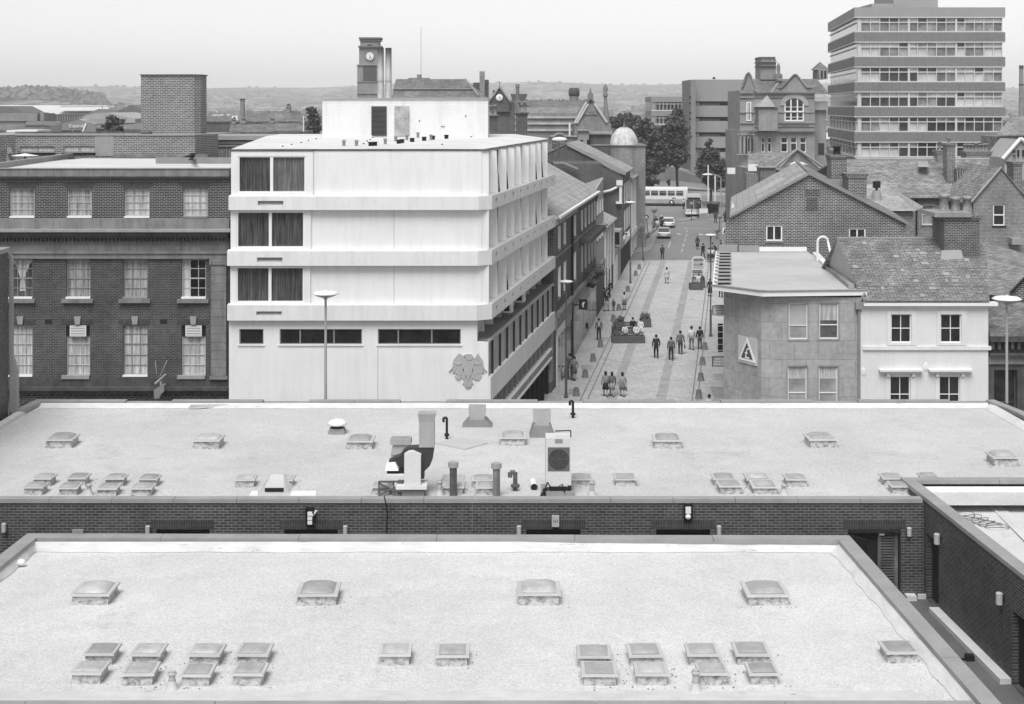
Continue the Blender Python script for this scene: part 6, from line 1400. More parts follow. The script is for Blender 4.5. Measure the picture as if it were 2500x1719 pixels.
mb = MB(); mb.lathe(P(1948, 404, 125), [(.1, -.6), (.25, -.5), (.3, 0), (.9, .1), (.3, .3), (0, .35)], 10); mb.build('ventilator', WPAINT, AX)
# concrete office block behind
YO = 300.0; CO = thing('concrete_office', 'grey banded concrete office block with stair tower behind the trees, left of the Victorian building', 'office block', (X(1681, YO), YO, 0))
CC = plain('office_concrete', .27, big=.08, fine=.06, bs=.1); CCD = plain('office_concrete_dark', .21, big=.08)
fO = Fr((0, YO, 0), (1, 0, 0)); o_ = lambda a, b: (X(v(a, 0)[0], YO), Z(v(0, b)[1], YO))
bands_ = [(345, 592), (640, 768), (815, 942), (992, 1120), (1168, 1295)]
for a, b in bands_:
    mb = MB(); fO.box(mb, o_(680, 0)[0], X(1830, YO), o_(0, b)[1], o_(0, a)[1], -15, 0); mb.build('spandrel', CC, CO)
for a, b in ((592, 640), (768, 815), (942, 992), (1120, 1168), (1295, 1345)):
    mb = MB(); fO.box(mb, o_(685, 0)[0], X(1830, YO), o_(0, b)[1]+.002, o_(0, a)[1]-.002, -14, -1); ro = mb.build('ribbon_window', plain('office_glass', .035, rough=.3), CO)
    mb = MB(); fO.box(mb, o_(690, 0)[0], o_(738, 0)[0], o_(0, b-4)[1], o_(0, a+14)[1], -.99, -.5); mb.build('pale_panel', STONEL, ro)
    mb = MB(); fO.box(mb, o_(755, 0)[0], o_(970, 0)[0], o_(0, b-2)[1], o_(0, a+20)[1], -.99, -.6); mb.build('grey_panel', plain('office_panel', .12), ro)
mb = MB(); mb.box(o_(612, 0)[0], o_(668, 0)[0], YO-3, YO+12, 0, o_(0, 350)[1]); so = mb.build('stair_tower', CCD, CO)
for y_ in (545, 615, 720, 790, 890, 950):
    mb = MB(); mb.box(X(v(618, 0)[0], YO-3), X(v(636, 0)[0], YO-3), YO-3.05, YO-3.001, Z(v(0, y_+12)[1], YO-3), Z(v(0, y_-10)[1], YO-3)); mb.build('slit_window', BLACK, so)
mb = MB(); mb.box(o_(669, 0)[0], o_(682, 0)[0], YO+.5, YO+10, 0, o_(0, 355)[1]); mb.build('shadow_joint', BLACK, CO)
mb = MB(); mb.tube(P(*v(897, 340), YO+4), P(*v(897, 318), YO+4), .3); mb.build('roof_cowl', BLACK, CO)
# lower glazed block
YQ = 325.0; GBk = thing('glazed_office', 'lower grey office wing with rows of pale-framed windows seen above the trees', 'office block', (X(1590, YQ), YQ, 0)); fQ = Fr((0, YQ, 0), (1, 0, 0))
qx, qz = (lambda a: X(v(a, 0)[0], YQ)), (lambda b: Z(v(0, b)[1], YQ))
for a, b in ((540, 600), (700, 760), (855, 910), (1010, 1075)):
    mb = MB(); fQ.box(mb, qx(185), qx(606), qz(b), qz(a), -15, 0); mb.build('spandrel', CC, GBk)
for a, b in ((600, 700), (760, 855), (910, 1010)):
    mb = MB(); fQ.box(mb, qx(188), qx(606), qz(b)+.01, qz(a)-.01, -14.9, -.7); ro = mb.build('ribbon_window', GLASSM, GBk)
    for k in range(10):
        mb = MB(); u = qx(190+k*42); fQ.box(mb, u, u+(.9 if k == 0 else .25), qz(b), qz(a), -.69, -.1); mb.build('mullion', STONEL, ro)
    mb = MB(); fQ.box(mb, qx(188), qx(606), qz(b), qz(b-8), -.69, .05); fQ.box(mb, qx(250), qx(580), qz(a+25), qz(a+19), -.69, -.2); mb.build('transom', WPAINT, ro)
mb = MB(); fQ.box(mb, qx(185), qx(606), 2, qz(1075), -15, -.1); mb.build('base', CCD, GBk)
# chapel with pointed gable and bellcote
YP = 232.0; c1 = lambda a, b: (1150+a*.2193, 150+b*.2193)
CH = thing('chapel', 'brick chapel with steep gable, pale copings and small stone bellcote', 'chapel', (X(1442, YP), YP, 0)); p = lambda a, b, Y=YP: P(*c1(a, b), Y)
mb = MB(); mb.ext([p(1150, 900), p(1150, 690), p(1165, 680), p(1280, 470), p(1300, 420), p(1360, 420), p(1400, 500), p(1515, 680), p(1560, 690), p(1560, 900)][::-1], (0, 14, 0)); mb.build('wall', MBRICK, CH)
mb = MB()
for a, b in (((1155, 690), (1285, 455)), ((1180, 690), (1305, 475)), ((1370, 470), (1510, 680))): mb.tube(p(*a, YP-.2), p(*b, YP-.2), .2, n=6)
mb.build('coping', plain('chapel_coping', .5), CH)
mb = MB(); mb.ext([p(1302, 440, YP-.4), p(1362, 440, YP-.4), p(1362, 355, YP-.4), p(1345, 350, YP-.4), p(1332, 292, YP-.4), p(1318, 350, YP-.4), p(1302, 355, YP-.4)][::-1], (0, 1.2, 0)); bo = mb.build('bellcote', STONE, CH)
mb = MB(); mb.ext([p(1322, 460, YP-.45), p(1342, 460, YP-.45), p(1342, 430, YP-.45), p(1332, 415, YP-.45), p(1322, 430, YP-.45)], (0, -.02, 0)); mb.build('opening', BLACK, bo)
mb = MB(); mb.ext([p(1265, 595, YP-.05), p(1265, 560, YP-.05), p(1310, 480, YP-.05), p(1360, 480, YP-.05), p(1405, 560, YP-.05), p(1405, 595, YP-.05)], (0, -.1, 0)); mb.build('pale_gable', STONE, CH)
mb = MB()
for a in (1308, 1332, 1356): mb.box(X(c1(a, 0)[0], YP-.3), X(c1(a+9, 0)[0], YP-.3), YP-.3, YP-.16, Z(c1(0, 560)[1], YP), Z(c1(0, 470)[1], YP))
mb.build('shaft', STONEL, CH)
mb = MB(); mb.tube(p(1098, 900, YP-3), p(1098, 683, YP-3), .16); mb.build('downpipe', WPAINT, CH)
# long brick ranges with pale strips (left of chapel)
def rangeb(label, x0, x1, rows, Y, mat=MBRICK):
    t = thing('long_range', label, 'building', (X(x0, Y), Y, 0)); mb = MB(); mb.box(X(x0, Y), X(x1, Y), Y, Y+10, 0, Z(rows[0], Y)); mb.build('wall', mat, t)
    for k, r_ in enumerate(rows[1:]):
        mb = MB(); mb.box(X(x0, Y)+.2, X(x1, Y)-.2, Y-.3-.02*k, Y-.002, Z(r_+5, Y), Z(r_, Y)); mb.build('pale_band', plain('pale_band', .42, big=.2, bs=1), t)
    return t
tA = rangeb('long low brick range with pale bands stretching left of the chapel', 1190, 1412, [276, 284, 299, 315], 240)
YR = 268; t = thing('slate_range', 'long slate-roofed warehouse behind the banded range', 'building', (X(1190, YR), YR, 0))
mb = MB(); slab(mb, [P(1188, 284, YR), P(1425, 284, YR), P(1425, 262, YR+8), P(1188, 262, YR+8)]); mb.build('roof', SLATE, t); mb = MB(); mb.box(X(1188, YR), X(1425, YR), YR+.3, YR+8, 0, Z(285, YR)); mb.build('wall', MBRICK, t)
YR = 292; t = thing('slate_range', 'farthest slate-roofed range with lumpy ridge below the hills', 'building', (X(1210, YR), YR, 0))
mb = MB(); slab(mb, [P(1205, 262, YR), P(1432, 262, YR), P(1432, 245, YR+8), P(1205, 245, YR+8)]); mb.build('roof', SLATED, t); mb = MB(); mb.box(X(1205, YR), X(1432, YR), YR+.3, YR+8, 0, Z(263, YR)); mb.build('wall', MBRICK, t)
mb = MB(); rr = random.Random(5)
for k in range(26): x_ = 1208+k*8.6; mb.box(X(x_, YR+8), X(x_+rr.uniform(3, 7), YR+8), YR+7.6, YR+8.4, Z(246, YR+8), Z(246-rr.uniform(1, 4), YR+8))
mb.build('ridge_vents', VSD, t)
# water tank and round tower on it
t = thing('water_tank', 'dark flared water tank on brick base above the long ranges', 'water tank', P(1267, 245, 285)); mb = MB(); a = p(440, 360, 285); b = p(628, 378, 285)
mb.ext([p(440, 362, 285), p(628, 362, 285), p(625, 378, 285), p(602, 440, 285), p(460, 440, 285), p(444, 378, 285)][::-1], (0, 8, 0)); mb.build('tank', DBRICK, t)
t = thing('round_tower', 'round stone water tower with dark rim between the clock gable and the chapel', 'tower', P(1401, 245, 300)); c = P(1401.5, 245, 302)
mb = MB(); mb.lathe(c, [(.95, -6), (.95, 2.6)], 18); mb.build('drum', STONE, t); mb = MB(); mb.lathe(c, [(1.9, .9), (2.1, 1.0), (2.1, 2.3), (1.7, 2.4), (1.7, 2.9), (0, 2.9)], 18) if False else mb.lathe(c, [(1.0, .9), (1.15, 1.1), (1.15, 2.1), (1.0, 2.2), (1.0, 2.5), (0, 2.5)], 18); mb.build('rim', STONED, t)
# clock gable
t = thing('clock_gable', 'steep brick gable with round white clock face right of the white penthouse', 'building', P(1219, 260, 205)); Yk = 205
mb = MB(); mb.ext([p(205, 560, Yk), p(205, 440, Yk), p(318, 285, Yk), p(425, 440, Yk), p(425, 560, Yk)][::-1], (0, 10, 0)); mb.box(X(c1(190, 0)[0], Yk+.5), X(c1(490, 0)[0], Yk+.5), Yk+.5, Yk+9, 0, Z(c1(0, 440)[1], Yk+.5)-.1); mb.build('wall', DBRICK, t)
mb = MB(); mb.tube(p(200, 445, Yk-.1), p(318, 283, Yk-.1), .14); mb.tube(p(318, 283, Yk-.1), p(430, 440, Yk-.1), .14); mb.build('verge', STONEL, t)
cc = p(316, 405, Yk-.12); mb = MB(); mb.lathe(cc, [(0, .1), (.42, .1), (.48, .05), (.5, 0)], 20, axis=(0, -1, 0)); ck = mb.build('clock_face', WPAINT, t)
mb = MB(); mb.box(cc.x-.02, cc.x+.02, cc.y-.13, cc.y-.105, cc.z, cc.z+.35); mb.box(cc.x, cc.x+.22, cc.y-.13, cc.y-.105, cc.z-.02, cc.z+.02); mb.build('hand', BLACK, ck)
mb = MB(); mb.tube(p(318, 285, Yk), p(320, 225, Yk), .05); mb.build('finial', METALD, t)
mb = MB(); mb.box(X(c1(242, 0)[0], Yk+3), X(c1(268, 0)[0], Yk+3), Yk+3, Yk+4, Z(c1(0, 400)[1], Yk+3), Z(c1(0, 320)[1], Yk+3)); mb.build('chimney', DBRICK, t)
# chimneys just behind the white roof
def stackthing(label, a0, a1, top, Y, npots, potfac=1, cap=True):
    t = thing('chimney_stack', label, 'chimney', (X(c1(a0, 0)[0], Y), Y, 8)); c = chimney(t, X(c1(a0, 0)[0], Y), X(c1(a1, 0)[0], Y), Y, Y+1.4, 4, Z(c1(0, top)[1], Y), DBRICK if npots < 3 else MBRICK, pots=npots, ph=.9*potfac, pr=.18); return t
t = stackthing('broad brick chimney stack with one very tall pale pot, behind the white roof edge', 500, 628, 572, 128, 2)
mb = MB(); cpx = X(c1(518, 0)[0], 128); mb.tube((cpx, 128.7, Z(c1(0, 560)[1], 128)), (cpx, 128.7, Z(c1(0, 290)[1], 128)), .2, .15, n=12); mb.lathe((cpx, 128.7, Z(c1(0, 292)[1], 128)), [(.16, 0), (.2, .05), (.2, .12), (.15, .16), (.2, .24), (.2, .32), (0, .34)], 12); mb.build('tall_pot', STONE, t)
stackthing('dark brick chimney stack with capped pots close to the white penthouse corner', 192, 292, 605, 124, 2)
t = thing('tall_chimney', 'slender brick chimney with bulbous head right of the chapel gable', 'chimney', P(1486, 300, 236)); mb = MB(); a = p(1508, 680, 236); b = p(1495, 400, 236); mb.tube(a, b, .55, .24, n=12); mb.build('shaft', MBRICK, t)
mb = MB(); mb.lathe(b, [(.26, 0), (.38, .15), (.38, .6), (.28, .8), (.4, 1.2), (.38, 1.6), (.2, 2.1), (0, 2.2)], 12); mb.build('head', STONE, t)
# arched parapet shopfront beyond the white roof
t = thing('parapet_front', 'pale curved Dutch parapet with round opening just beyond the white roof', 'building', P(1370, 345, 200)); mb = MB()
mb.ext([p(880, 925, 200), p(880, 838, 200), p(925, 835, 200), p(950, 812, 200), p(985, 803, 200), p(1020, 812, 200), p(1045, 835, 200), p(1190, 838, 200), p(1190, 925, 200)][::-1], (0, 6, 0)); mb.build('wall', STONE, t)
mb = MB(); q_ = [p(*k, 199.8) for k in ((880, 838), (925, 835), (950, 812), (985, 803), (1020, 812), (1045, 835), (1190, 838))]; mb.path(q_, .12); mb.build('coping', STONEL, t)
mb = MB(); mb.blob(p(985, 870, 199.7), 1.1, .3, .35); mb.build('white_oval', WPAINT, t); mb = MB()
for a in (945, 975, 1010): mb.box(p(a, 920, 199.6).x, p(a+16, 920, 199.6).x, 199.6, 199.95, p(a, 918, 199.6).z, p(a, 885, 199.6).z)
mb.build('opening', BLACK, t)
# ================= BACKGROUND LEFT AND CENTRE =================
c3 = lambda a, b: (550+a*.3016, 50+b*.3016)
# clock tower
Yt = 300.0; CT = thing('clock_tower', 'stone clock tower with flat top and pale dial standing behind the white penthouse', 'clock tower', (X(896, Yt), Yt, 3))
fc = Fr((0, Yt, 0), (1, 0, 0)); tx_ = lambda a: X(c3(a, 0)[0], Yt); tz_ = lambda b: Z(c3(0, b)[1], Yt)
TS = plain('tower_stone', .26, big=.15, fine=.1, fs=4, streak=.2)
mb = MB(); mb.box(tx_(1068), tx_(1240), Yt, Yt+4.5, 0, tz_(362)); mb.box(tx_(1082), tx_(1238), Yt+.2, Yt+4.3, tz_(362), tz_(215)); mb.box(tx_(1092), tx_(1242), Yt+.1, Yt+4.3, tz_(215), tz_(150)); mb.build('shaft', TS, CT)
mb = MB(); fc.box(mb, tx_(1115), tx_(1225), tz_(492), tz_(366), .001, .06); mb.build('dark_panel', plain('louvre_panel', .10), CT)
for a, b, d, l, r in ((365, 358, .25, 1064, 1232), (500, 494, .15, 1066, 1230), (595, 588, .2, 1064, 1232), (218, 205, .3, 1076, 1262), (150, 137, .45, 1082, 1260), (165, 155, .2, 1084, 1256)):
    mb = MB(); mb.box(tx_(l), tx_(r), Yt-d, Yt+4.6, tz_(a), tz_(b)); mb.build('cornice', TS if d < .3 else plain('tower_trim', .15), CT)
cc = V((tx_(1170), Yt+.15, tz_(288)))
mb = MB(); mb.lathe(cc, [(.98, .02), (.98, .12), (.9, .14)], 28, axis=(0, -1, 0)); mb.build('dial_ring', BLACK, CT)
mb = MB(); mb.lathe(cc, [(.9, .1), (0, .101)], 28, axis=(0, -1, 0)); dl = mb.build('dial', WPAINT, CT)
mb = MB()
for k in range(12):
    a = 2*math.pi*k/12; d = V((math.sin(a), 0, math.cos(a))); mb.tube(cc+d*.66+V((0, -.13, 0)), cc+d*.84+V((0, -.13, 0)), .045, n=4)
mb.build('numerals', BLACK, dl)
mb = MB(); mb.tube(cc+V((0, -.14, 0)), cc+V((.28, -.14, -.38)), .05, n=4); mb.tube(cc+V((0, -.15, 0)), cc+V((-.05, -.15, -.68)), .04, n=4); mb.tube(cc+V((-.1, -.14, .2)), cc+V((.02, -.14, -.02)), .05, n=4); mb.build('hands', BLACK, dl)
mb = MB(); hp = [(tx_(1118), tz_(215)), (tx_(1120), tz_(205)), (tx_(1170), tz_(180)), (tx_(1222), tz_(205)), (tx_(1224), tz_(215)), (tx_(1170), tz_(192))]; mb.ext([(x_, Yt+.05, z_) for x_, z_ in hp], (0, -.3, 0)); mb.build('pediment', TS, CT)
# long mansard roof building
Ym = 250.0; MR = thing('mansard_building', 'long building with hipped slate mansard roof behind the white penthouse', 'building', (X(1070, Ym), Ym, 3))
m3 = lambda a, b, Y=Ym: P(*c3(a, b), Y)
mb = MB(); mb.hexa([m3(1345, 625), m3(2110, 625), m3(2110, 625)+V((0, 9, 0)), m3(1345, 625)+V((0, 9, 0))], [m3(1370, 472)+V((0, 3, 0)), m3(1940, 472)+V((0, 3, 0)), m3(1940, 472)+V((0, 6, 0)), m3(1370, 472)+V((0, 6, 0))]); mb.build('roof', SLATED, MR)
mb = MB(); mb.box(m3(1345, 0).x, m3(2130, 0).x, Ym+.5, Ym+9, 0, m3(0, 627).z); mb.build('wall', MBRICK, MR)
mb = MB(); mb.box(m3(1350, 0).x, m3(2000, 0).x, Ym+.95, Ym+1.3, m3(0, 557).z, m3(0, 550).z); mb.box(m3(1355, 0).x, m3(2120, 0).x, Ym-.2, Ym+.3, m3(0, 628).z, m3(0, 618).z); mb.tube(m3(1945, 474, Ym+3), m3(2050, 610, Ym), .18, n=5); mb.build('lead_flashing', STONEL, MR)
mb = MB(); mb.box(m3(1470, 0).x, m3(1640, 0).x, Ym+3, Ym+6, m3(0, 474).z, m3(0, 462).z); mb.box(m3(1540, 0).x, m3(1575, 0).x, Ym+3.5, Ym+5, m3(0, 462).z, m3(0, 434).z); mb.build('roof_lantern', STONE, MR)
mb = MB(); mb.box(m3(2057, 0).x, m3(2098, 0).x, Ym+1, Ym+3, m3(0, 625).z, m3(0, 410).z); mb.build('chimney', MBRICK, MR)
mb = MB(); mb.box(m3(2100, 0).x, m3(2130, 0).x, Ym+2, Ym+4, m3(0, 625).z, m3(0, 478).z); mb.box(m3(2000, 0).x, m3(2056, 0).x, Ym+4, Ym+6, m3(0, 600).z, m3(0, 500).z); mb.build('chimney', DBRICK, MR)
t = thing('radio_mast', 'very thin tall radio mast rising above the mansard roof', 'mast', P(1028, 192, 255)); mb = MB(); mb.tube(P(1028, 195, 255), P(1028, 65, 255), .045, n=5); mb.build('pole', METAL, t)
# blank brick block and range behind the hotel
BK = thing('brick_block', 'tall blank windowless brick block with dark rim at upper left', 'building', (X(344, 95), 95, 0))
mb = MB(); x0, x1 = X(344, 95), X(499, 95); x1 = X(487, 95); mb.prism([(x0, 95), (x1-.35, 95), (x1, 95.5), (x1, 97.2), (x0, 97.2)], 0, Z(184, 95)); mb.build('wall', BBRICK, BK)
mb = MB(); mb.prism([(x0-.06, 94.9), (x1-.3, 94.9), (x1+.08, 95.45), (x1+.08, 97.3), (x0-.06, 97.3)], Z(184, 95)+.002, Z(181.5, 95)); mb.build('rim', METALD, BK)
BR = thing('brick_range', 'low brick range with strip windows and flat felt roof behind the hotel roof', 'building', (X(0, 92), 92, 0)); fb = Fr((0, 92, 0), (1, 0, 0))
c0 = lambda a, b: (a*.2694, b*.2694); bx_ = lambda a: X(a*.2694, 92); bz_ = lambda b: Z(b*.2694, 92)
hb = [(bx_(180), bx_(495), bz_(1380), bz_(1330)), (bx_(575), bx_(860), bz_(1380), bz_(1325))]
mb = MB(); wall(mb, fb, bx_(140), bx_(1770), 0, bz_(1228), hb, .15); mb.poly([fb.p(bx_(1770), 0), fb.p(bx_(1885), 0, -3.2), fb.p(bx_(1885), bz_(1228), -3.2), fb.p(bx_(1770), bz_(1228))]); 
mb.poly([fb.p(bx_(-300), 0, 4), fb.p(bx_(140), 0), fb.p(bx_(140), bz_(1228)), fb.p(bx_(-300), bz_(1228), 4)]); mb.build('wall', BBRICK, BR)
mb = MB(); mb.poly([fb.p(bx_(-300), bz_(1222), 4), fb.p(bx_(140), bz_(1222), .05), fb.p(bx_(1770), bz_(1222), .05), fb.p(bx_(1885), bz_(1222), -3.2), fb.p(bx_(1885), bz_(1222), -9), fb.p(bx_(-300), bz_(1222), -9)]); mb.build('roof', LEAD, BR)
mb = MB(); fb.box(mb, bx_(140), bx_(1770), bz_(1228), bz_(1218), .001, .08); mb.build('roof_edge', STONEL, BR)
mb = MB(); fb.box(mb, bx_(0), bx_(1270), bz_(1217), bz_(1200), -3, -2.7); mb.build('rear_upstand', METALD, BR)
for h in hb:
    o = win(BR, fb, *h, rec=.1, nx=2, ny=1, fw=.06, bar=.15, pane=NETL, fmat=GPAINT); mb = MB(); fb.box(mb, h[0]-.1, h[1]+.05, h[2]-.14, h[2]-.02, -.05, .08); mb.build('sill', BLACK, o)
mb = MB(); fb.box(mb, bx_(862), bx_(1032), bz_(1415), bz_(1228), .001, .03); mb.build('plain_panel', plain('render_panel', .27, fine=.12), BR)
mb = MB(); fb.box(mb, bx_(1032), bx_(1885), bz_(1430), bz_(1398), .001, .12); mb.build('base_course', STONE, BR)
t = thing('patio_umbrella', 'small pale flat canopy against the low brick range', 'canopy', P(62, 382, 91)); mb = MB(); c = P(61, 378, 90.5); mb.lathe(c, [(.85, -.06), (.4, .02), (0, .1)], 12); mb.build('canopy', WHITE2, t); mb = MB(); mb.tube(c, c-ZU*1.2, .05); mb.build('pole', BLACK, t)
t = thing('wall_box', 'open tilted roof hatch box on the wall at far left of the brick range', 'hatch', P(22, 372, 90)); mb = MB(); a = P(17, 360, 90.6); mb.hexa([P(18, 377, 90.6), P(31, 374, 90.6), P(31, 374, 91.2), P(18, 377, 91.2)], [P(17, 361, 90.6), P(27, 360, 90.6), P(27, 360, 91.2), P(17, 361, 91.2)]); mb.build('frame', STONEL, t); mb = MB(); fz = Fr((0, 90.59, 0), (1, 0, 0)); mb.poly([P(21, 374, 90.58), P(29, 372, 90.58), P(26, 362, 90.58), P(19, 363, 90.58)]); mb.build('opening', GPAINT, t)
mb = MB(); mb.box(X(17, 91), X(27, 91), 90.9, 91.2, Z(404, 91), Z(377, 91)); mb.build('post', STONEL, t)
# white framed rear building
WR = thing('white_rear_building', 'low white-framed rear building with curtained strip window between brick range and white building', 'building', (X(507, 102), 102, 0)); fw2 = Fr((0, 102, 0), (1, 0, 0))
mb = MB(); hz_ = [(X(530, 102), X(640, 102), Z(391, 102)-1, Z(357, 102))]; wall(mb, fw2, X(508, 102), X(800, 102), 0, Z(342, 102), hz_, .2); mb.build('wall', WHITE2, WR)
mb = MB(); fw2.box(mb, X(507, 102), X(800, 102), Z(341.8, 102), Z(331, 102), -6, .25); mb.build('roof_fascia', plain('fascia_pale', .33), WR)
mb = MB(); fw2.box(mb, X(530, 102), X(800, 102), Z(353, 102), Z(351.5, 102), .001, .06); fw2.box(mb, X(530, 102), X(800, 102), Z(342.5, 102)-.08, Z(342.5, 102), .001, .1); mb.build('shadow_groove', BLACK, WR)
win(WR, fw2, hz_[0][0], hz_[0][1], hz_[0][2], hz_[0][3], rec=.15, nx=5, ny=1, pane=NET, fw=.05)
mb = MB(); fw2.box(mb, X(560, 104), X(710, 104), Z(330.5, 104), Z(326, 104), -9, -6.5); mb.build('rear_parapet', METALD, WR)
# ---- far sheds at left
def shed(name, label, pts, Y, depth, mat, cat='shed', roof=None, extra=None):
    t = thing(name, label, cat, (X(pts[0][0], Y), Y, 3)); mb = MB(); mb.ext([P(a, b, Y) for a, b in pts], (0, depth, 0)); mb.build('wall', mat, t); return t
GR = plain('shed_grey', .14, big=.1); GRL = plain('shed_light', .34, big=.1); SHW = plain('shed_white_roof', .58, big=.08, bs=.05)
t = thing('factory_shed', 'long white-roofed factory shed in the distance at far left', 'shed', (X(100, 520), 520, 2)); mb = MB()
mb.poly([P(-40, 279, 520), P(276, 279, 520), P(260, 257, 550), P(-40, 257, 550)]); mb.build('roof', SHW, t); mb = MB(); mb.box(X(-40, 520), X(276, 520), 520.5, 550, 0, Z(279.5, 520)); mb.build('wall', GR, t)
mb = MB()
for k in range(28): x_ = 108+k*6; mb.box(X(x_, 519), X(x_+1, 519), 519.8, 520.3, Z(293, 519), Z(280, 519))
mb.build('column', GRL, t)
mb = MB(); mb.poly([P(140, 262, 519), P(280, 262, 519), P(280, 258, 530), P(152, 258, 530)]); mb.build('rooflight_strip', GRL, t)
t = shed('factory_shed', 'dark hipped shed roof at the extreme left edge in front of the white factory roof', [(-20, 259), (24, 259), (58, 276), (58, 290), (-20, 290)], 430, 20, GR)
t = thing('brick_works', 'low dark brick works building beneath the hipped shed at extreme left', 'building', (X(40, 380), 380, 3)); vbx(-20, 91, 277, 300, 380, 395).build('wall', MBRICK, t); vbx(98, 107, 275, 295, 379, 383).build('stair_house', MBRICK, t)
mb = MB(); mb.box(X(-20, 379.9), X(91, 379.9), 379.5, 379.99, Z(295, 380), Z(293, 380)); mb.build('pale_band', STONEL, t)
shed('factory_shed', 'dark pointed gable shed just left of the tall blank brick block', [(270, 280), (318, 256), (350, 268), (350, 300), (270, 300)], 400, 40, GR)
t = shed('factory_shed', 'long low-pitched grey shed roof running up behind the lettered shed', [(185, 290), (240, 266), (290, 268), (290, 292)], 410, 30, plain('shed_mid', .2))
t = thing('warehouse', 'pale barrel-roofed warehouse beyond the lettered shed', 'warehouse', (X(230, 330), 330, 3)); mb = MB(); mb.ext([P(200, 293, 330), P(205, 284, 330), P(235, 276, 330), P(262, 275, 330), P(330, 290, 330), P(330, 300, 330), P(200, 300, 330)][::-1], (0, 25, 0)); mb.build('wall', GRL, t)
# lettered shed
EX = thing('warehouse', 'grey warehouse gable lettered Expanda with a white diagonal stripe', 'warehouse', (X(190, 260), 260, 3)); Ye = 260; c7 = lambda a, b: (a*.1551, 230+b*.1551); e7 = lambda a, b, Y=260: P(*c7(a, b), Y)
mb = MB(); mb.ext([e7(975, 620), e7(1505, 620), e7(1505, 470), e7(1240, 400), e7(975, 465)], (0, 20, 0)); mb.build('wall', plain('shed_front', .22, big=.05), EX)
mb = MB(); mb.ext([e7(590, 560, 261), e7(590, 620, 261), e7(974, 620, 261), e7(974, 465, 261)], (0, 15, 0)); mb.build('side_wall', GR, EX)
mb = MB(); mb.poly([e7(1245, 398), e7(1520, 470), e7(1520, 400, 275), e7(1340, 390, 275)]); mb.build('roof', SHW, EX)
fe = Fr((0, Ye, 0), (1, 0, 0)); mb = MB()
for a, b in ((978, 1130), (1155, 1285)): fe.box(mb, e7(a, 0).x, e7(b, 0).x, e7(0, 602).z, e7(0, 570).z, .002, .05)
mb.build('dark_window', BLACK, EX)
mb = MB(); mb.ext([e7(1285, 610, 259.9), e7(1305, 610, 259.9), e7(1365, 470, 259.9), e7(1345, 450, 259.9)], (0, -.1, 0)); mb.build('white_stripe', WPAINT, EX)
text(EX, 'Expanda', .85, WPAINT, e7(1215, 502, 259.85), (R(90), 0, 0), ext=.03)
t = thing('flat_roof', 'long white flat roof trim low at the far left above the brick range', 'building', P(50, 323, 200)); mb = MB(); mb.box(X(16, 200), X(91, 200), 200, 206, Z(323, 200), Z(318, 200)); mb.build('fascia', WPAINT, t); mb = MB(); mb.box(X(-10, 200.5), X(95, 200.5), 200.5, 206, 0, Z(323.2, 200)); mb.build('wall', GR, t)
# roofs between the brick block and the penthouse
def houser(label, x0, x1, ye, yr_, Y, d=4, mat=SLATED, wm=MBRICK, wb=335, chim=()):
    t = thing('slate_house', label, 'house', (X(x0, Y), Y, 2)); mb = MB(); slab(mb, [P(x0, ye, Y), P(x1, ye, Y), P(x1-2, yr_, Y+d), P(x0+2, yr_, Y+d)], .2); mb.build('roof', mat, t)
    vbx(x0+1, x1-1, ye+.4, wb, Y+.2, Y+d*2, z0=0).build('wall', wm, t)
    for cx0, top in chim: chimney(t, X(cx0, Y+d), X(cx0+9, Y+d), Y+d-.5, Y+d+.7, Z(yr_+4, Y+d), Z(top, Y+d), MBRICK, pots=3, ph=.5)
    return t
houser('long slate-roofed house with lumpy ridge right of the brick block', 600, 737, 296, 271, 235, chim=((700, 262),))
houser('nearer slate roof with broad chimney crowded with pots, right of the brick block', 560, 650, 322, 303, 165, chim=((566, 302), (590, 301)))
houser('slate roof with pale valley left of the small tree by the penthouse', 640, 745, 320, 301, 180, chim=((660, 300), (736, 298)))
houser('low dark slate roof below the hills just right of the brick block', 500, 598, 296, 282, 260, wm=DBRICK)
houser('dull slate roof at extreme left behind the works building', -15, 60, 318, 303, 230)
houser('small slate roof among trees left of the lettered shed', 62, 150, 305, 296, 300)
houser('slate-roofed house between the small tree and the blank brick block', 300, 350, 316, 303, 210)
houser('brick house roof behind the small tree right of the lettered shed', 234, 300, 312, 304, 215, wm=DBRICK)
t = thing('mill_chimney', 'short square mill chimney above the slate roofs right of the brick block', 'chimney', P(590, 290, 245)); vbx(586, 595, 241, 300, 245, 246).build('shaft', MBRICK, t); vbx(585, 596, 241, 244, 244.9, 246.1).build('rim', DBRICK, t)
t = thing('dormer_house', 'tiny white-framed dormer beside the square mill chimney', 'dormer', P(572, 287, 225)); vbx(566, 580, 283, 294, 225, 228).build('wall', WPAINT, t); vbx(569, 575, 286, 291, 224.8, 224.95).build('pane', GLASS, t)
for x_, y0, y1, lab in ((674, 280, 305, 'thin flagpole among roofs left of the penthouse'), (741, 283, 330, 'white pole standing just left of the white penthouse'), (250, 232, 275, 'very tall thin lattice pylon over the far sheds')):
    t = thing('pole', lab, 'pole', P(x_, y1, 170)); mb = MB(); mb.tube(P(x_, y1+6, 170), P(x_, y0, 170), .05 if x_ != 741 else .07, n=5); mb.build('shaft', METAL if x_ != 741 else WPAINT, t)

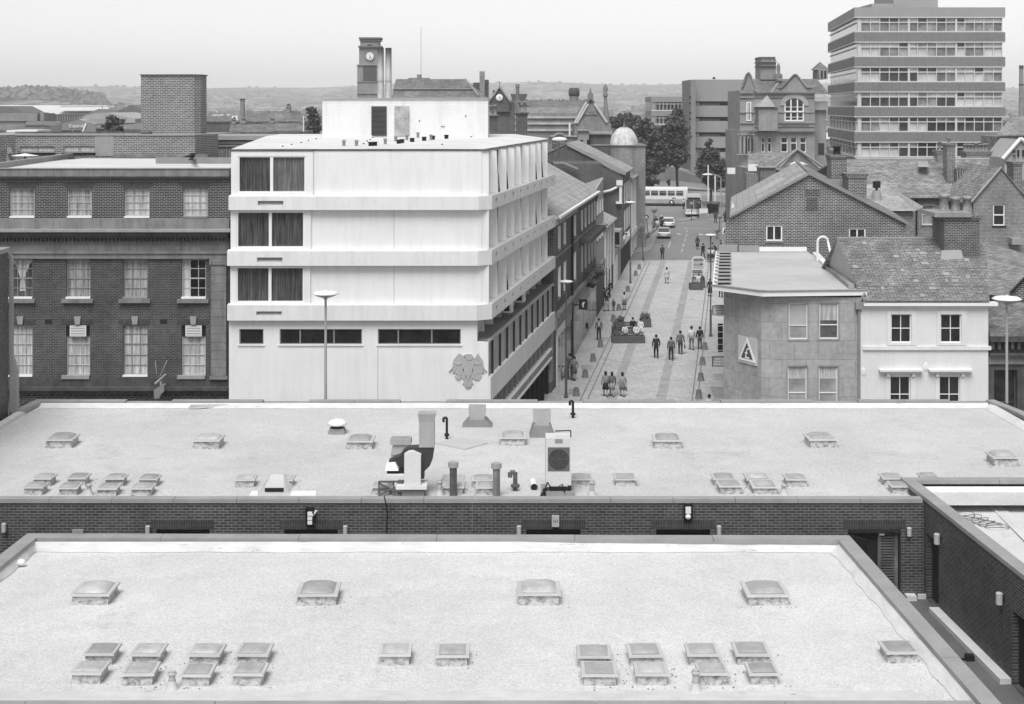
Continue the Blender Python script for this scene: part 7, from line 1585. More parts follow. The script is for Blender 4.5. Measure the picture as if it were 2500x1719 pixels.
# ================= TREES =================
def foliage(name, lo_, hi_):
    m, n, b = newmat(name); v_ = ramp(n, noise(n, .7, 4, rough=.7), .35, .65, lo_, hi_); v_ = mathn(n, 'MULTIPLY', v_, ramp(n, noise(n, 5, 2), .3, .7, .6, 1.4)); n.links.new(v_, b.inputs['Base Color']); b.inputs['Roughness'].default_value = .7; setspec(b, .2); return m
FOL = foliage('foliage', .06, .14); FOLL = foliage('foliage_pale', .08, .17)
BARK = plain('bark', .05, big=.3)
def tree(label, base, lobes, n_, size, seed, mat=FOL, trunk=.25, top=None, group=None):
    """lobes: (centre, rx, rz); leaves spread through shells of the lobes, limbs reach each lobe"""
    rr = random.Random(seed); t = thing('tree', label, 'tree', base, group); base = V(base); mb = MB(); c0_ = V((0, 0, 0))
    for c, rx_, rz_ in lobes: c0_ += c
    c0_ /= len(lobes); fork = base.lerp(c0_, .45); mb.tube(base-ZU*.3, fork, trunk, trunk*.7)
    for c, rx_, rz_ in lobes:
        m1 = fork.lerp(c, .5)+V((rr.uniform(-.3, .3), rr.uniform(-.3, .3), -.2)); mb.tube(fork, m1, trunk*.55, trunk*.35, n=6); mb.tube(m1, c, trunk*.35, trunk*.12, n=5)
        for k in range(4):
            d = V((rr.uniform(-1, 1), rr.uniform(-1, 1), rr.uniform(-.4, 1))).normalized(); mb.tube(m1.lerp(c, .6), c+V((d.x*rx_*.8, d.y*rx_*.8, d.z*rz_*.8)), trunk*.14, .02, n=4)
    mb.build('trunk', BARK, t)
    cm = MB(); tot = sum(r*r for _, r, _ in lobes)
    for c, rx_, rz_ in lobes:
        nc = max(6, int(n_*rx_*rx_/tot/26))
        for k in range(nc):
            d = V((rr.gauss(0, 1), rr.gauss(0, 1), rr.gauss(0, 1))).normalized(); q_ = rr.random()**.35*rr.uniform(.8, 1.12); cc_ = c+V((d.x*rx_*q_, d.y*rx_*q_, d.z*rz_*q_)); cr = rx_*rr.uniform(.16, .34)
            for j in range(26):
                p_ = cc_+V((rr.gauss(0, cr*.6), rr.gauss(0, cr*.6), rr.gauss(0, cr*.42))); s_ = size*rr.uniform(.6, 1.3)
                a = V((rr.uniform(-1, 1), rr.uniform(-1, 1), rr.uniform(-.6, .6))).normalized(); b_ = a.cross(V((rr.uniform(-1, 1), rr.uniform(-1, 1), rr.uniform(-1, 1)))).normalized()
                cm.poly([p_-a*s_, p_+b_*s_*.55, p_+a*s_, p_-b_*s_*.55])
    me = bpy.data.meshes.new('crown'); me.from_pydata([tuple(q_-base) for q_ in cm.v], [], cm.f); o = bpy.data.objects.new('crown', me); COL.objects.link(o); me.materials.append(mat); o.parent = t
    return t
def lob(px, py, Y, rp, rz=None): c = P(px, py, Y); k = Y/F; return (c, rp*k, (rz or rp)*k)
def gr(px, Y): return V((X(px, Y), Y, hills(X(px, Y), Y)))
tree('large dark leafy tree spreading behind the domed corner turret', gr(1588, 258), [lob(1575, 320, 260, 26, 30), lob(1560, 370, 256, 24, 28), lob(1592, 360, 262, 26, 32), lob(1572, 410, 256, 26, 24), lob(1600, 405, 258, 26, 24), lob(1557, 302, 264, 15, 18), lob(1545, 345, 262, 16, 20), lob(1612, 375, 258, 20, 28), lob(1560, 440, 254, 24, 20), lob(1588, 442, 254, 20, 16), lob(1615, 345, 262, 18, 22)], 12000, .34, 1)
tree('tall dark tree with bare straight trunk in front of the concrete stair tower', gr(1655, 262), [lob(1648, 305, 262, 24, 26), lob(1640, 345, 262, 24, 26), lob(1664, 340, 264, 20, 34), lob(1650, 382, 262, 28, 20), lob(1628, 372, 262, 16, 22), lob(1672, 375, 262, 12, 22), lob(1655, 278, 264, 17, 15), lob(1632, 320, 264, 18, 24)], 11000, .32, 2, trunk=.3)
tree('dark tree with narrow pointed top beside the tall lamp posts', gr(1735, 238), [lob(1728, 350, 238, 11, 16), lob(1732, 375, 238, 22, 14), lob(1722, 397, 238, 20, 12), lob(1742, 400, 238, 28, 14), lob(1720, 425, 238, 22, 18), lob(1745, 430, 238, 30, 22), lob(1765, 440, 238, 14, 16), lob(1748, 452, 238, 20, 14)], 9000, .28, 3)
tree('airy small tree right of the lettered warehouse', gr(280, 175), [lob(272, 292, 175, 15, 14), lob(290, 300, 175, 16, 12), lob(262, 306, 175, 13, 12), lob(280, 318, 175, 20, 12)], 1500, .26, 4, mat=FOLL)
tree('dark tree standing just left of the white penthouse', gr(763, 190), [lob(762, 272, 190, 12, 10), lob(765, 294, 190, 15, 16), lob(772, 310, 190, 14, 14), lob(758, 316, 190, 12, 12)], 2600, .26, 5, mat=FOLL)
tree('broad distant tree between the round tower and the glazed office', gr(1500, 330), [lob(1500, 300, 330, 22, 12), lob(1530, 290, 330, 20, 14), lob(1480, 306, 330, 16, 10), lob(1548, 300, 330, 16, 14)], 4000, .4, 6)
tree('low bushy tree below the left edge of the glazed office', gr(1592, 300), [lob(1590, 318, 300, 20, 16), lob(1606, 332, 300, 16, 18)], 3000, .36, 7)
tree('dark bush behind the white bus by the retaining wall', gr(1560, 250), [lob(1548, 425, 250, 16, 14), lob(1560, 440, 250, 14, 10)], 2000, .25, 8)
# far woodland and houses on the valley side
rr = random.Random(11); mb = MB()
def clump(c, r):
    n_ = 7
    for j in range(3):
        for k in range(5):
            a = rr.uniform(0, 6.28); d = V((math.cos(a)*rr.uniform(.2, 1), math.sin(a)*rr.uniform(.2, 1), rr.uniform(.1, .9))); p_ = c+d*r; s_ = r*rr.uniform(.3, .6)
            u_ = V((rr.uniform(-1, 1), rr.uniform(-.3, .3), rr.uniform(-.3, .3))).normalized(); w_ = V((rr.uniform(-.3, .3), rr.uniform(-.6, .6), 1)).normalized(); mb.poly([p_-u_*s_, p_-w_*s_*.6, p_+u_*s_, p_+w_*s_*.8])
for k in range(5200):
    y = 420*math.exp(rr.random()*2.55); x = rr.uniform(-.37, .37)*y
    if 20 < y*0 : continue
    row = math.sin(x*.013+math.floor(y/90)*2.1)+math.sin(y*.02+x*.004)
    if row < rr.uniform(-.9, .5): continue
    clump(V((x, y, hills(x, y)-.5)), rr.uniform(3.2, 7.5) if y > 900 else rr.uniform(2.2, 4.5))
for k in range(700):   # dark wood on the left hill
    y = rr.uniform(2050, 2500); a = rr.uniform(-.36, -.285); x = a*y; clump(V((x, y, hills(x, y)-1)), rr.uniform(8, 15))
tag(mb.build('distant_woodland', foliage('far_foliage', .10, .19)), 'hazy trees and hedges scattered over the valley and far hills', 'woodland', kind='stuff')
fh_ = None
for k in range(110):
    y = rr.uniform(480, 1500) if k % 3 else rr.uniform(1500, 3600); x = rr.uniform(-.36, .34)*y
    L_, W_, H_ = rr.uniform(9, 26), rr.uniform(7, 9), rr.uniform(5, 7)
    if k < 6 or fh_ is None:
        t = thing('distant_house', 'tiny pale house among trees on the far valley side', 'house', (x, y, hills(x, y)), 'distant houses'); mb = MB(); org = V((x, y, hills(x, y)))
        mb.box(x-L_/2, x+L_/2, y-W_/2, y+W_/2, org.z-1, org.z+H_*.65); mb.build('wall', [GRL, MBRICK, STONEL][k % 3], t)
        mb = MB(); slab(mb, [org+V((-L_/2-.3, -W_/2-.3, H_*.65)), org+V((L_/2+.3, -W_/2-.3, H_*.65)), org+V((L_/2+.3, 0, H_*1.1)), org+V((-L_/2-.3, 0, H_*1.1))]); mb.build('roof', [SLATEL, SHW, SLATE][k % 3], t)
        fh_ = (fh_ or [])+[t]
    else: t = copy_tree(fh_[k % 6]); t.location = (x, y, hills(x, y)); t.rotation_euler = (0, 0, rr.uniform(-.5, .5))
protos = []
for k in range(74):
    px = rr.choice((rr.uniform(500, 790), rr.uniform(1195, 1660), rr.uniform(1195, 1660), rr.uniform(0, 345), rr.uniform(2455, 2520))); Y = rr.uniform(310, 560); x = X(px, Y); zg = hills(x, Y)
    if len(protos) < 5:
        W_ = rr.uniform(9, 20); h_ = rr.uniform(6, 8.5); t = thing('slate_house', 'small slate-roofed town house with chimneys in the crowded rows below the hills', 'house', (x, Y, zg), 'crowded town houses below the hills'); o_ = V((x, Y, zg)); mb = MB(); mb.box(x-W_/2, x+W_/2, Y, Y+8, zg-2, zg+h_); mb.build('wall', (MBRICK, DBRICK, STONEL)[k % 3], t)
        mb = MB(); slab(mb, [o_+V((-W_/2-.2, -.3, h_)), o_+V((W_/2+.2, -.3, h_)), o_+V((W_/2+.2, 4, h_+2.6)), o_+V((-W_/2-.2, 4, h_+2.6))]); rf = mb.build('roof', (SLATE, SLATED, SLATEL)[k % 3], t)
        for u in (-.42, .1, .4): mb = MB(); mb.box(x+W_*u, x+W_*u+1, Y+3.5, Y+4.5, zg+h_+1.5, zg+h_+4); mb.build('chimney', DBRICK, rf)
        for u in (-.3, -.05, .2): mb = MB(); mb.box(x+W_*u, x+W_*u+1, Y-.03, Y-.001, zg+h_-2.4, zg+h_-.8); mb.build('window', GLASS, t)
        protos.append(t)
    else: t = copy_tree(protos[k % 5]); t.location = (x, Y, zg); t.rotation_euler = (0, 0, rr.uniform(-.6, .6))
# retaining wall and fence beyond the junction
RW = thing('retaining_wall', 'panelled retaining wall with pale coping rising behind the bus', 'wall', (X(1605, 276), 276, 4)); mb = MB(); mb.ext([P(1590, 432, 276), P(1800, 462, 268), P(1800, 436, 268), P(1680, 418, 276), P(1600, 396, 276)], (0, .4, 0)); mb.build('wall', plain('panel_wall', .2, big=.1, streak=.2), RW)
mb = MB(); mb.tube(P(1598, 396, 275.8), P(1682, 418, 275.8), .18); mb.build('coping', STONEL, RW)
for k in range(9):
    f_ = k/9; mb = MB(); a = P(1602+80*f_, 399+19*f_, 275.7); mb.tube(a, a-ZU*1.8, .07, n=5); mb.build('post', STONED, RW)
sheet('rising_road', [(X(1555, 262), 262), (X(1800, 262), 262), (X(1690, 285), 285), (X(1560, 285), 285)], plain('pale_road', .3), .03)

# ================= ROOF PLANT =================
q3 = lambda a, b: (750+a*.3231, 950+b*.3231)
def base2(a, b): return onz(*q3(a, b), Z2)
def scale_at(p): return p.y/F*.3231
# mushroom vent
p = base2(220, 345); k = scale_at(p); t = thing('mushroom_vent', 'white mushroom-capped roof ventilator on a small kerb, left of the roof plant', 'ventilator', p)
mb = MB(); mb.box(p.x-62*k, p.x+62*k, p.y, p.y+.5, Z2, Z2+.12); mb.box(p.x-55*k, p.x+55*k, p.y+.03, p.y+.5, Z2+.12, Z2+.2); mb.build('kerb', STONEL, t)
c = V((p.x, p.y+.28, Z2+.2)); mb = MB(); mb.lathe(c, [(.22, 0), (.22, .1)], 16); mb.build('neck', BLACK, t); mb = MB(); mb.lathe(c, [(.3, .1), (.37, .13), (.34, .22), (.2, .3), (0, .34)], 20); mb.build('cap', WPAINT, t)
# tall extract duct with black elbow and white fan casing
p = base2(795, 815); k = scale_at(p); yb = p.y; pl = lambda a, b: (X(q3(a, 0)[0], yb), Z(q3(0, b)[1], yb))
DU = thing('extract_fan', 'white extract fan with tall square duct and black curved elbow', 'extract fan', p)
a0, a1 = pl(842, 450), pl(958, 255); mb = MB(); y0, y1 = yb+.15, yb+.6; mb.box(a0[0], a1[0], y0, y1, a0[1], a1[1]); t0, t1 = pl(833, 255), pl(973, 195)
mb.hexa([(a0[0], y0, a1[1]), (a1[0], y0, a1[1]), (a1[0], y1, a1[1]), (a0[0], y1, a1[1])], [(t0[0], y0-.03, t1[1]), (t1[0], y0-.03, t1[1]), (t1[0], y1+.03, t1[1]), (t0[0], y1+.03, t1[1])]); mb.build('duct', plain('duct_metal', .36, rough=.5, big=.1, streak=.1), DU)
pts = [(958, 450), (945, 540), (925, 590), (880, 635), (880, 690), (855, 690), (855, 640), (700, 600), (610, 560), (660, 530), (700, 515), (720, 480), (760, 455), (842, 450)]
mb = MB(); mb.ext([V((pl(a, b)[0], y0+.02, pl(a, b)[1])) for a, b in pts], (0, .4, 0)); mb.build('elbow', plain('black_duct', .045, rough=.5), DU)
pts = [(735, 720), (735, 490), (765, 472), (800, 468), (860, 495), (858, 720)]
mb = MB(); mb.ext([V((pl(a, b)[0], y0-.25, pl(a, b)[1])) for a, b in pts][::-1], (0, .26, 0)); mb.build('casing', plain('fan_casing', .62, big=.05), DU)
b0, b1 = pl(675, 765), pl(905, 722); mb = MB(); mb.box(b0[0], b1[0], yb-.15, yb+.6, b0[1]+.06, b1[1]); mb.build('tray', WHITE2, DU)
b0, b1 = pl(715, 815), pl(885, 768); mb = MB(); mb.box(b0[0], b1[0], yb-.05, yb+.5, Z2, b1[1]+.03); mb.build('base', plain('plinth', .2, big=.2), DU)
mb = MB()
for s_, e_ in (((540, 815), (540, 705)), ((715, 815), (715, 705)), ((540, 705), (715, 705)), ((545, 720), (710, 800)), ((545, 805), (660, 750)), ((650, 810), (650, 705))): mb.tube(V((pl(*s_)[0], yb+.1, pl(*s_)[1])), V((pl(*e_)[0], yb+.1, pl(*e_)[1])), .035, n=4)
mb.build('stand_frame', METALD, DU)
h0, h1 = pl(600, 650), pl(730, 618); mb = MB(); mb.box(h0[0], h1[0], yb+.1, yb+.5, h0[1], h1[1]); lo_ = mb.build('louvre', BLACK, DU)
mb = MB(); mb.hexa([(pl(588, 618)[0], yb, h1[1]), (pl(690, 0)[0], yb, h1[1]), (pl(690, 0)[0], yb+.5, h1[1]), (pl(588, 0)[0], yb+.5, h1[1])], [(pl(600, 0)[0], yb+.1, pl(0, 562)[1]), (pl(660, 0)[0], yb+.1, pl(0, 558)[1]), (pl(680, 0)[0], yb+.5, pl(0, 568)[1]), (pl(600, 0)[0], yb+.5, pl(0, 562)[1])]); mb.box(pl(600, 0)[0], pl(728, 0)[0], yb+.02, yb+.1, pl(0, 655)[1], pl(0, 645)[1]); mb.build('hood', WPAINT, DU)
# grey tapered cowl behind
p = base2(700, 600); k = scale_at(p); t = thing('roof_cowl', 'grey flared vent cowl with flat cap behind the black elbow', 'cowl', p); yy = p.y; ql = lambda a, b: (X(q3(a, 0)[0], yy), Z(q3(0, b)[1], yy))
def frust(mb, r0, r1, z0, z1, y0, dd):
    (a, b), (c, d) = r0, r1; mb.hexa([(a, y0, z0), (b, y0, z0), (b, y0+dd, z0), (a, y0+dd, z0)], [(c, y0+.03, z1), (d, y0+.03, z1), (d, y0+dd-.03, z1), (c, y0+dd-.03, z1)])
mb = MB(); frust(mb, (ql(605, 0)[0], ql(760, 0)[0]), (ql(635, 0)[0], ql(750, 0)[0]), Z2, ql(0, 500)[1], yy, .5); frust(mb, (ql(630, 0)[0], ql(760, 0)[0]), (ql(645, 0)[0], ql(768, 0)[0]), ql(0, 498)[1], ql(0, 425)[1], yy, .5); mb.build('body', METAL, t); mb = MB(); frust(mb, (ql(625, 0)[0], ql(785, 0)[0]), (ql(628, 0)[0], ql(782, 0)[0]), ql(0, 420)[1], ql(0, 382)[1], yy-.05, .6); mb.build('cap', STONEL, t)
# stacks
for i, (cx_, l, top) in enumerate(((1104, 'left', 555), (1430, 'right', 563))):
    p = base2(cx_, 812); k = scale_at(p); hh = (815-top)*k; t = thing('vent_stack', 'stained round vent stack with drum cap, %s one of two near the roof edge' % l, 'vent stack', p, 'stained vent stacks')
    mb = MB(); mb.tube(p, p+ZU*(hh-.1), .115, n=14); mb.build('pipe', METALD if i == 0 else plain('streaked_pipe', .25, streak=.7, big=.3), t); mb = MB(); mb.tube(p+ZU*(hh-.15), p+ZU*hh, .165, n=14); mb.build('cap', METAL, t)
def gooseneck(label, cx_, by, top, left, r, mat=BLACK):
    p = base2(cx_, by); k = scale_at(p); hh = (by-top)*k; lf = (cx_-left)*k; t = thing('gooseneck_pipe', label, 'pipe', p)
    mb = MB(); mb.path([p, p+ZU*(hh-r), p+ZU*(hh-r)+V((-lf, 0, 0)), p+ZU*(hh-r-.16)+V((-lf, 0, 0))], r, n=8); mb.lathe(p+ZU*.1, [(r, 0), (r*2.0, .02), (r*2.0, .1), (r, .12)], 8); mb.build('pipe', mat, t)
gooseneck('slim black gooseneck pipe beside the tall duct', 1055, 378, 207, 1030, .045); gooseneck('stout grey gooseneck pipe right of the vent stacks', 1572, 768, 612, 1533, .07, METALD); gooseneck('black gooseneck pipe near the far parapet of the middle roof', 2008, 218, 82, 1985, .05)
def cowl(label, cx_, x0, x1, ty, by0, sk0, sk1, sby, sty):
    p = base2(cx_, sby); yy = p.y; ql = lambda a, b: (X(q3(a, 0)[0], yy), Z(q3(0, b)[1], yy)); t = thing('roof_cowl', label, 'cowl', p)
    mb = MB(); frust(mb, (ql(sk0, 0)[0], ql(sk1, 0)[0]), (ql(x0, 0)[0], ql(x1, 0)[0]), Z2, ql(0, sty)[1], yy, .8); mb.build('skirt', plain('cowl_grey', .24, big=.15, streak=.2), t)
    mb = MB(); frust(mb, (ql(x0+6, 0)[0], ql(x1-6, 0)[0]), (ql(x0, 0)[0], ql(x1, 0)[0]), ql(0, sty)[1]+.001, ql(0, ty)[1], yy+.05, .6); b_ = mb.build('head', METAL, t)
    mb = MB()
    for a in (x0+12, x1-12): c = V((ql(a, 0)[0], yy+.045, ql(0, by0)[1]+.03)); mb.lathe(c, [(.02, 0), (0, .01)], 6, axis=(0, -1, 0))
    mb.build('bolts', BLACK, b_)
cowl('square grey vent cowl with flared skirt, centre of the middle roof', 1285, 1218, 1350, 140, 225, 1170, 1400, 290, 235)
cowl('square grey vent cowl with flared skirt just behind the fan cabinet', 1772, 1706, 1843, 175, 268, 1680, 1868, 368, 280)
t = thing('roof_hatch', 'thin square pale hatch sheet laid cornerwise on the middle roof', 'hatch', base2(1165, 420)); mb = MB(); q_ = [base2(965, 415), base2(1190, 462), base2(1362, 415), base2(1175, 372)]; mb.hexa(q_, [x_+ZU*.045 for x_ in q_]); mb.build('sheet', plain('hatch_sheet', .46, big=.04), t)
# condenser cabinet with fan
p = base2(1900, 812); yb = p.y; pl2 = lambda a, b: (X(q3(a, 0)[0], yb), Z(q3(0, b)[1], yb)); AC = thing('condenser_unit', 'tall white condenser cabinet with round black fan grille at the roof edge', 'condenser', p)
x0, z0 = pl2(1803, 740); x1, z1 = pl2(1995, 372); mb = MB(); mb.box(x0, x1, yb, yb+.75, z0, z1); body_ = mb.build('cabinet', plain('cabinet_white', .58, big=.05), AC)
fA = Fr((0, yb, 0), (1, 0, 0)); g0, g1_ = pl2(1818, 620), pl2(1983, 440); mb = MB(); fA.box(mb, g0[0], g1_[0], g0[1], g1_[1], .001, .01); gp_ = mb.build('fan_panel', plain('fan_panel', .12), AC)
cc = V(((g0[0]+g1_[0])/2, yb-.011, (g0[1]+g1_[1])/2)); mb = MB(); mb.lathe(cc, [(.29, 0), (.3, .015), (.31, .015), (.31, 0)], 24, axis=(0, -1, 0)); mb.lathe(cc, [(.28, 0), (0, .002)], 24, axis=(0, -1, 0)); mb.build('fan_grille', plain('grille_dark', .04), gp_)
mb = MB(); 
for r_ in (.06, .12, .18, .24): mb.lathe(cc, [(r_, .01), (r_+.008, .016), (r_+.016, .01)], 24, axis=(0, -1, 0))
for a in range(4): d = V((math.cos(a*.785), 0, math.sin(a*.785))); mb.tube(cc-d*.28+V((0, -.015, 0)), cc+d*.28+V((0, -.015, 0)), .008, n=4)
mb.build('guard', METALD, gp_)
l0, l1 = pl2(1872, 410), pl2(1930, 378); mb = MB(); fA.box(mb, l0[0], l1[0], l0[1], l1[1], .001, .006); mb.build('label_plate', GPAINT, AC)
mb = MB(); mb.box(pl2(1770, 0)[0], pl2(2020, 0)[0], yb-.1, yb+.85, Z2, pl2(0, 770)[1]); mb.build('base', plain('base_grey', .27), AC)
mb = MB(); fA.box(mb, pl2(1830, 0)[0], pl2(1965, 0)[0], pl2(0, 765)[1], pl2(0, 735)[1], .0, .02); fA.box(mb, pl2(1968, 0)[0], pl2(1995, 0)[0], pl2(0, 765)[1], pl2(0, 728)[1], .0, .02); mb.build('base_louvre', BLACK, AC)
mb = MB(); z_ = lambda a, b, d=-.15: V((pl2(a, b)[0], yb+d, pl2(a, b)[1])); mb.path([z_(1790, 770), z_(1815, 695), z_(1835, 730)], .022, n=5); mb.path([z_(1925, 710), z_(1945, 770)], .022, n=5); mb.path([z_(1835, 725), z_(1880, 740), z_(1925, 710)], .012, n=5); mb.path([z_(1875, 322, .1), z_(1992, 318, .1), z_(1992, 360, -.02)], .02, n=5); mb.tube(z_(1775, 805, -.2), z_(1800, 770, .1), .09); mb.build('pipework', BLACK, AC)
# little cylinders and boards
p = base2(1715, 765); t = thing('duct_end', 'short white cylinder lying with its black mouth towards the camera, by the condenser', 'duct', p); mb = MB(); mb.tube(p+V((0, 0, .1)), p+V((-.03, .55, .14)), .11, n=14, caps=False); mb.build('shell', WPAINT, t); mb = MB(); mb.tube(p+V((0, .01, .1)), p+V((0, .03, .1)), .1, n=14); mb.build('mouth', BLACK, t)
def cone_vent(label, px, py, hpx, group='cone-based vent pipes', zr=Z2):
    p = onz(px, py, zr); k = p.y/F; hh = hpx*k; t = thing('vent_pipe', label, 'vent pipe', p, group); mb = MB(); mb.lathe(p, [(.15, 0), (.14, .02), (.09, .14), (.08, .2)], 14); mb.build('flashing_cone', plain('cone_pale', .5), t)
    mb = MB(); mb.tube(p+ZU*.2, p+ZU*hh, .07, n=12); mb.lathe(p+ZU*(hh*.78), [(.08, 0), (.1, .02), (.1, .05), (.08, .07)], 12); mb.build('pipe', plain('vent_pipe_pale', .42), t)
cone_vent('small pale vent pipe among the small skylights at left of the middle roof', 217, 1209, 28); cone_vent('pale vent pipe with white cone base beside the first stained stack', 1073, 1211, 40); cone_vent('small pale vent pipe between right-hand skylights of the middle roof', 1914, 1208, 26); cone_vent('short pale vent pipe right of the condenser cabinet', 1445, 1212, 40)
cone_vent('pale vent pipe in front of the left skylight cluster on the nearest roof', 420, 1683, 44, zr=Z1); cone_vent('pale vent pipe in front of the right skylight cluster on the nearest roof', 1698.5, 1688, 54, zr=Z1)
t = thing('roof_hood', 'low white pyramid hood with black slot between two white boards', 'hood', onz(668, 1205, Z2)); a = onz(645, 1203, Z2); b = onz(694, 1203, Z2); mb = MB(); mb.hexa([a+V((-.15, 0, 0)), b+V((.15, 0, 0)), b+V((.2, .9, 0)), a+V((-.2, .9, 0))], [a+V((0, .02, .16)), b+V((0, .02, .16)), b+V((-.12, .6, .42)), a+V((.12, .6, .42))]); mb.build('hood', plain('hood_pale', .5), t); mb = MB(); mb.box(a.x+.02, b.x-.02, a.y-.012, a.y+.02, Z2+.03, Z2+.145); mb.build('slot', BLACK, t)
for i, (a0, a1) in enumerate(((609, 630), (708, 772))):
    t = thing('white_board', ['small white board lying flat left of the pyramid hood', 'larger white board lying flat right of the pyramid hood'][i], 'board', onz(a0, 1213, Z2)); a = onz(a0, 1213, Z2); b = onz(a1, 1213, Z2); c = onz(a1, 1202, Z2); d = onz(a0+6, 1202, Z2); mb = MB(); mb.hexa([a, b, c, d], [q_+ZU*.05 for q_ in (a, b, c, d)]); mb.build('board', WPAINT, t)
t = thing('outlet_ball', 'small pale overflow spout in the left corner of the nearest roof', 'outlet', onz(50, 1378, Z1)); p = onz(52, 1380, Z1+.05); mb = MB(); mb.blob(p+ZU*.08, .12, .1, .09); mb.tube(p+ZU*.06, p+V((-.25, .0, .0)), .05); mb.build('spout', WPAINT, t); mb = MB(); mb.tube(p+V((-.25, 0, 0)), p+V((-.27, 0, 0)), .055); mb.build('mouth', BLACK, t)
# wire coil on the right block
t = thing('wire_coil', 'tangled coil of dark wire lying on the right-hand pale roof', 'wire', onz(2360, 1255, 8.1)); p = onz(2352, 1258, 8.13); mb = MB(); rr = random.Random(4)
for k in range(6):
    pts = [p+V((.35*math.cos(a)+.12*k, -.5*k*.5+.25*math.sin(a), .03+.04*math.sin(a*2+k))) for a in [i*.52 for i in range(13)]]; mb.path(pts, .012, n=4)
mb.build('coil', METALD, t)
# lamps and boxes on the brick walls
def wallpt(px, py): return P(px, py, 44.1)
wl_ = [('bulkhead_lamp', 'black-framed white segmented floodlight on the left half of the brick wall', 758, 1245, 1279, 0), ('alarm_box', 'pale rectangular alarm box on the brick wall below the roof plant', 1356, 1258, 1284, 1), ('bulkhead_lamp', 'black-framed white wall lamp with round lower glass, right half of the brick wall', 1679, 1234, 1268, 2)]
for nm, lb_, px, y0, y1, kd in wl_:
    a, b = wallpt(px, y1), wallpt(px, y0); t = thing(nm, lb_, 'alarm box' if kd == 1 else 'wall lamp', a); h_ = b.z-a.z; x_ = a.x
    if kd == 1:
        mb = MB(); fr2.box(mb, x_-.11, x_+.11, a.z, b.z, .001, .12); bo = mb.build('case', plain('case_pale', .4), t); mb = MB()
        for u in (-.05, 0, .05): fr2.box(mb, x_+u-.01, x_+u+.01, a.z+.14, a.z+.2, .121, .125)
        mb.build('marks', BLACK, bo)
    else:
        mb = MB(); fr2.box(mb, x_-.11, x_+.11, a.z-.05, b.z+.08, .001, .07); fr2.box(mb, x_-.13, x_-.1, a.z, b.z+.1, .07, .16); fr2.box(mb, x_+.1, x_+.13, a.z, b.z+.1, .07, .16); mb.build('frame', BLACK, t)
        if kd == 0:
            for q_ in range(3): mb = MB(); fr2.box(mb, x_-.07, x_+.07, a.z+h_*(.05+.31*q_), a.z+h_*(.05+.31*q_)+h_*.25, .071, .15); mb.build('glass', WPAINT, t)
            mb = MB(); mb.tube(fr2.p(x_+.08, b.z-.15, .12), fr2.p(x_+.2, b.z+.02, .14), .035); mb.build('arm', WPAINT, t)
        else:
            mb = MB(); fr2.box(mb, x_-.08, x_+.08, a.z+h_*.5, b.z-.02, .071, .15); mb.build('glass', WPAINT, t); mb = MB(); mb.lathe(fr2.p(x_, a.z+h_*.25, .07), [(.09, 0), (.085, .07), (.04, .1), (0, .11)], 12, axis=(0, -1, 0)); mb.build('bull_eye', WPAINT, t)
lamps_ = [(363, 1283, 1299, 'far left'), (844, 1283, 1299, 'below the pyramid hood'), (1267, 1283, 1299, 'left of the alarm box'), (1754, 1283, 1299, 'right of the round-glassed lamp'), (2217, 1280, 1303, 'beside the open double door'), (13, 1273, 1293, 'at the extreme left of the wall')]
first = None
for px, y0, y1, w_ in lamps_:
    a, b = wallpt(px, y1), wallpt(px, y0)
    if first is None:
        t = thing('wall_light', 'x', 'wall light', a, 'small pale wall lights'); mb = MB(); mb.tube(fr2.p(a.x, a.z-.03, .13), fr2.p(a.x, b.z, .13), .07, n=12); mb.lathe(fr2.p(a.x, b.z, .13), [(.075, 0), (.06, .03), (0, .035)], 12); mb.build('shade', plain('wall_light_pale', .42), t); mb = MB(); fr2.box(mb, a.x-.05, a.x+.05, b.z-.12, b.z-.04, .001, .1); mb.build('bracket', BLACK, t); first = t; fa = a
    else: t = copy_tree(first); t.location = a
    t['label'] = 'small pale cylindrical wall light, %s' % w_
for (px, py, w_) in ((2299, 1350, 'just past the first side door'), (2454, 1480, 'beside the nearest side door')):
    Y = (42.7 if px < 2400 else 38.0); u = uY(Y); z = Z(1328 if px < 2400 else 1475, Y); c = frr.p(u, z, .12); t = thing('wall_light', 'pale cylindrical light on the right-hand brick wall, %s' % w_, 'wall light', c, 'small pale wall lights'); mb = MB(); mb.tube(c, c+ZU*.28, .09, n=12); mb.lathe(c+ZU*.28, [(.095, 0), (.07, .03), (0, .035)], 12); mb.build('shade', plain('wall_light_pale', .42), t); mb = MB(); frr.box(mb, u-.05, u+.05, z+.1, z+.2, .001, .1); mb.build('bracket', BLACK, t)
t = thing('cable', 'black cable hanging down the brick wall under the extract fan', 'cable', wallpt(941, 1220)); mb = MB(); mb.path([wallpt(938, 1212)+V((0, -.03, .02)), wallpt(941, 1222)+V((0, -.05, 0)), wallpt(946, 1250)+V((0, -.03, 0)), wallpt(944, 1300)+V((0, -.03, 0))], .018, n=5); mb.build('cable', BLACK, t)
t = thing('cable', 'thin white cable hanging down the brick wall under the vent stacks', 'cable', wallpt(1153, 1220)); mb = MB(); mb.tube(wallpt(1153, 1212)+V((0, -.02, 0)), wallpt(1153, 1297)+V((0, -.02, 0)), .008, n=4); mb.build('cable', METAL, t)
t = thing('meter_box', 'small black box on the floor of the right-hand walkway', 'box', onz(2368, 1612, 5.6)); p = onz(2366, 1612, 5.6); mb = MB(); mb.box(p.x-.1, p.x+.12, p.y-.1, p.y+.1, 5.6, 5.75); mb.box(p.x-.4, p.x-.1, p.y-.03, p.y+.03, 5.6, 5.65); mb.build('box', BLACK, t)
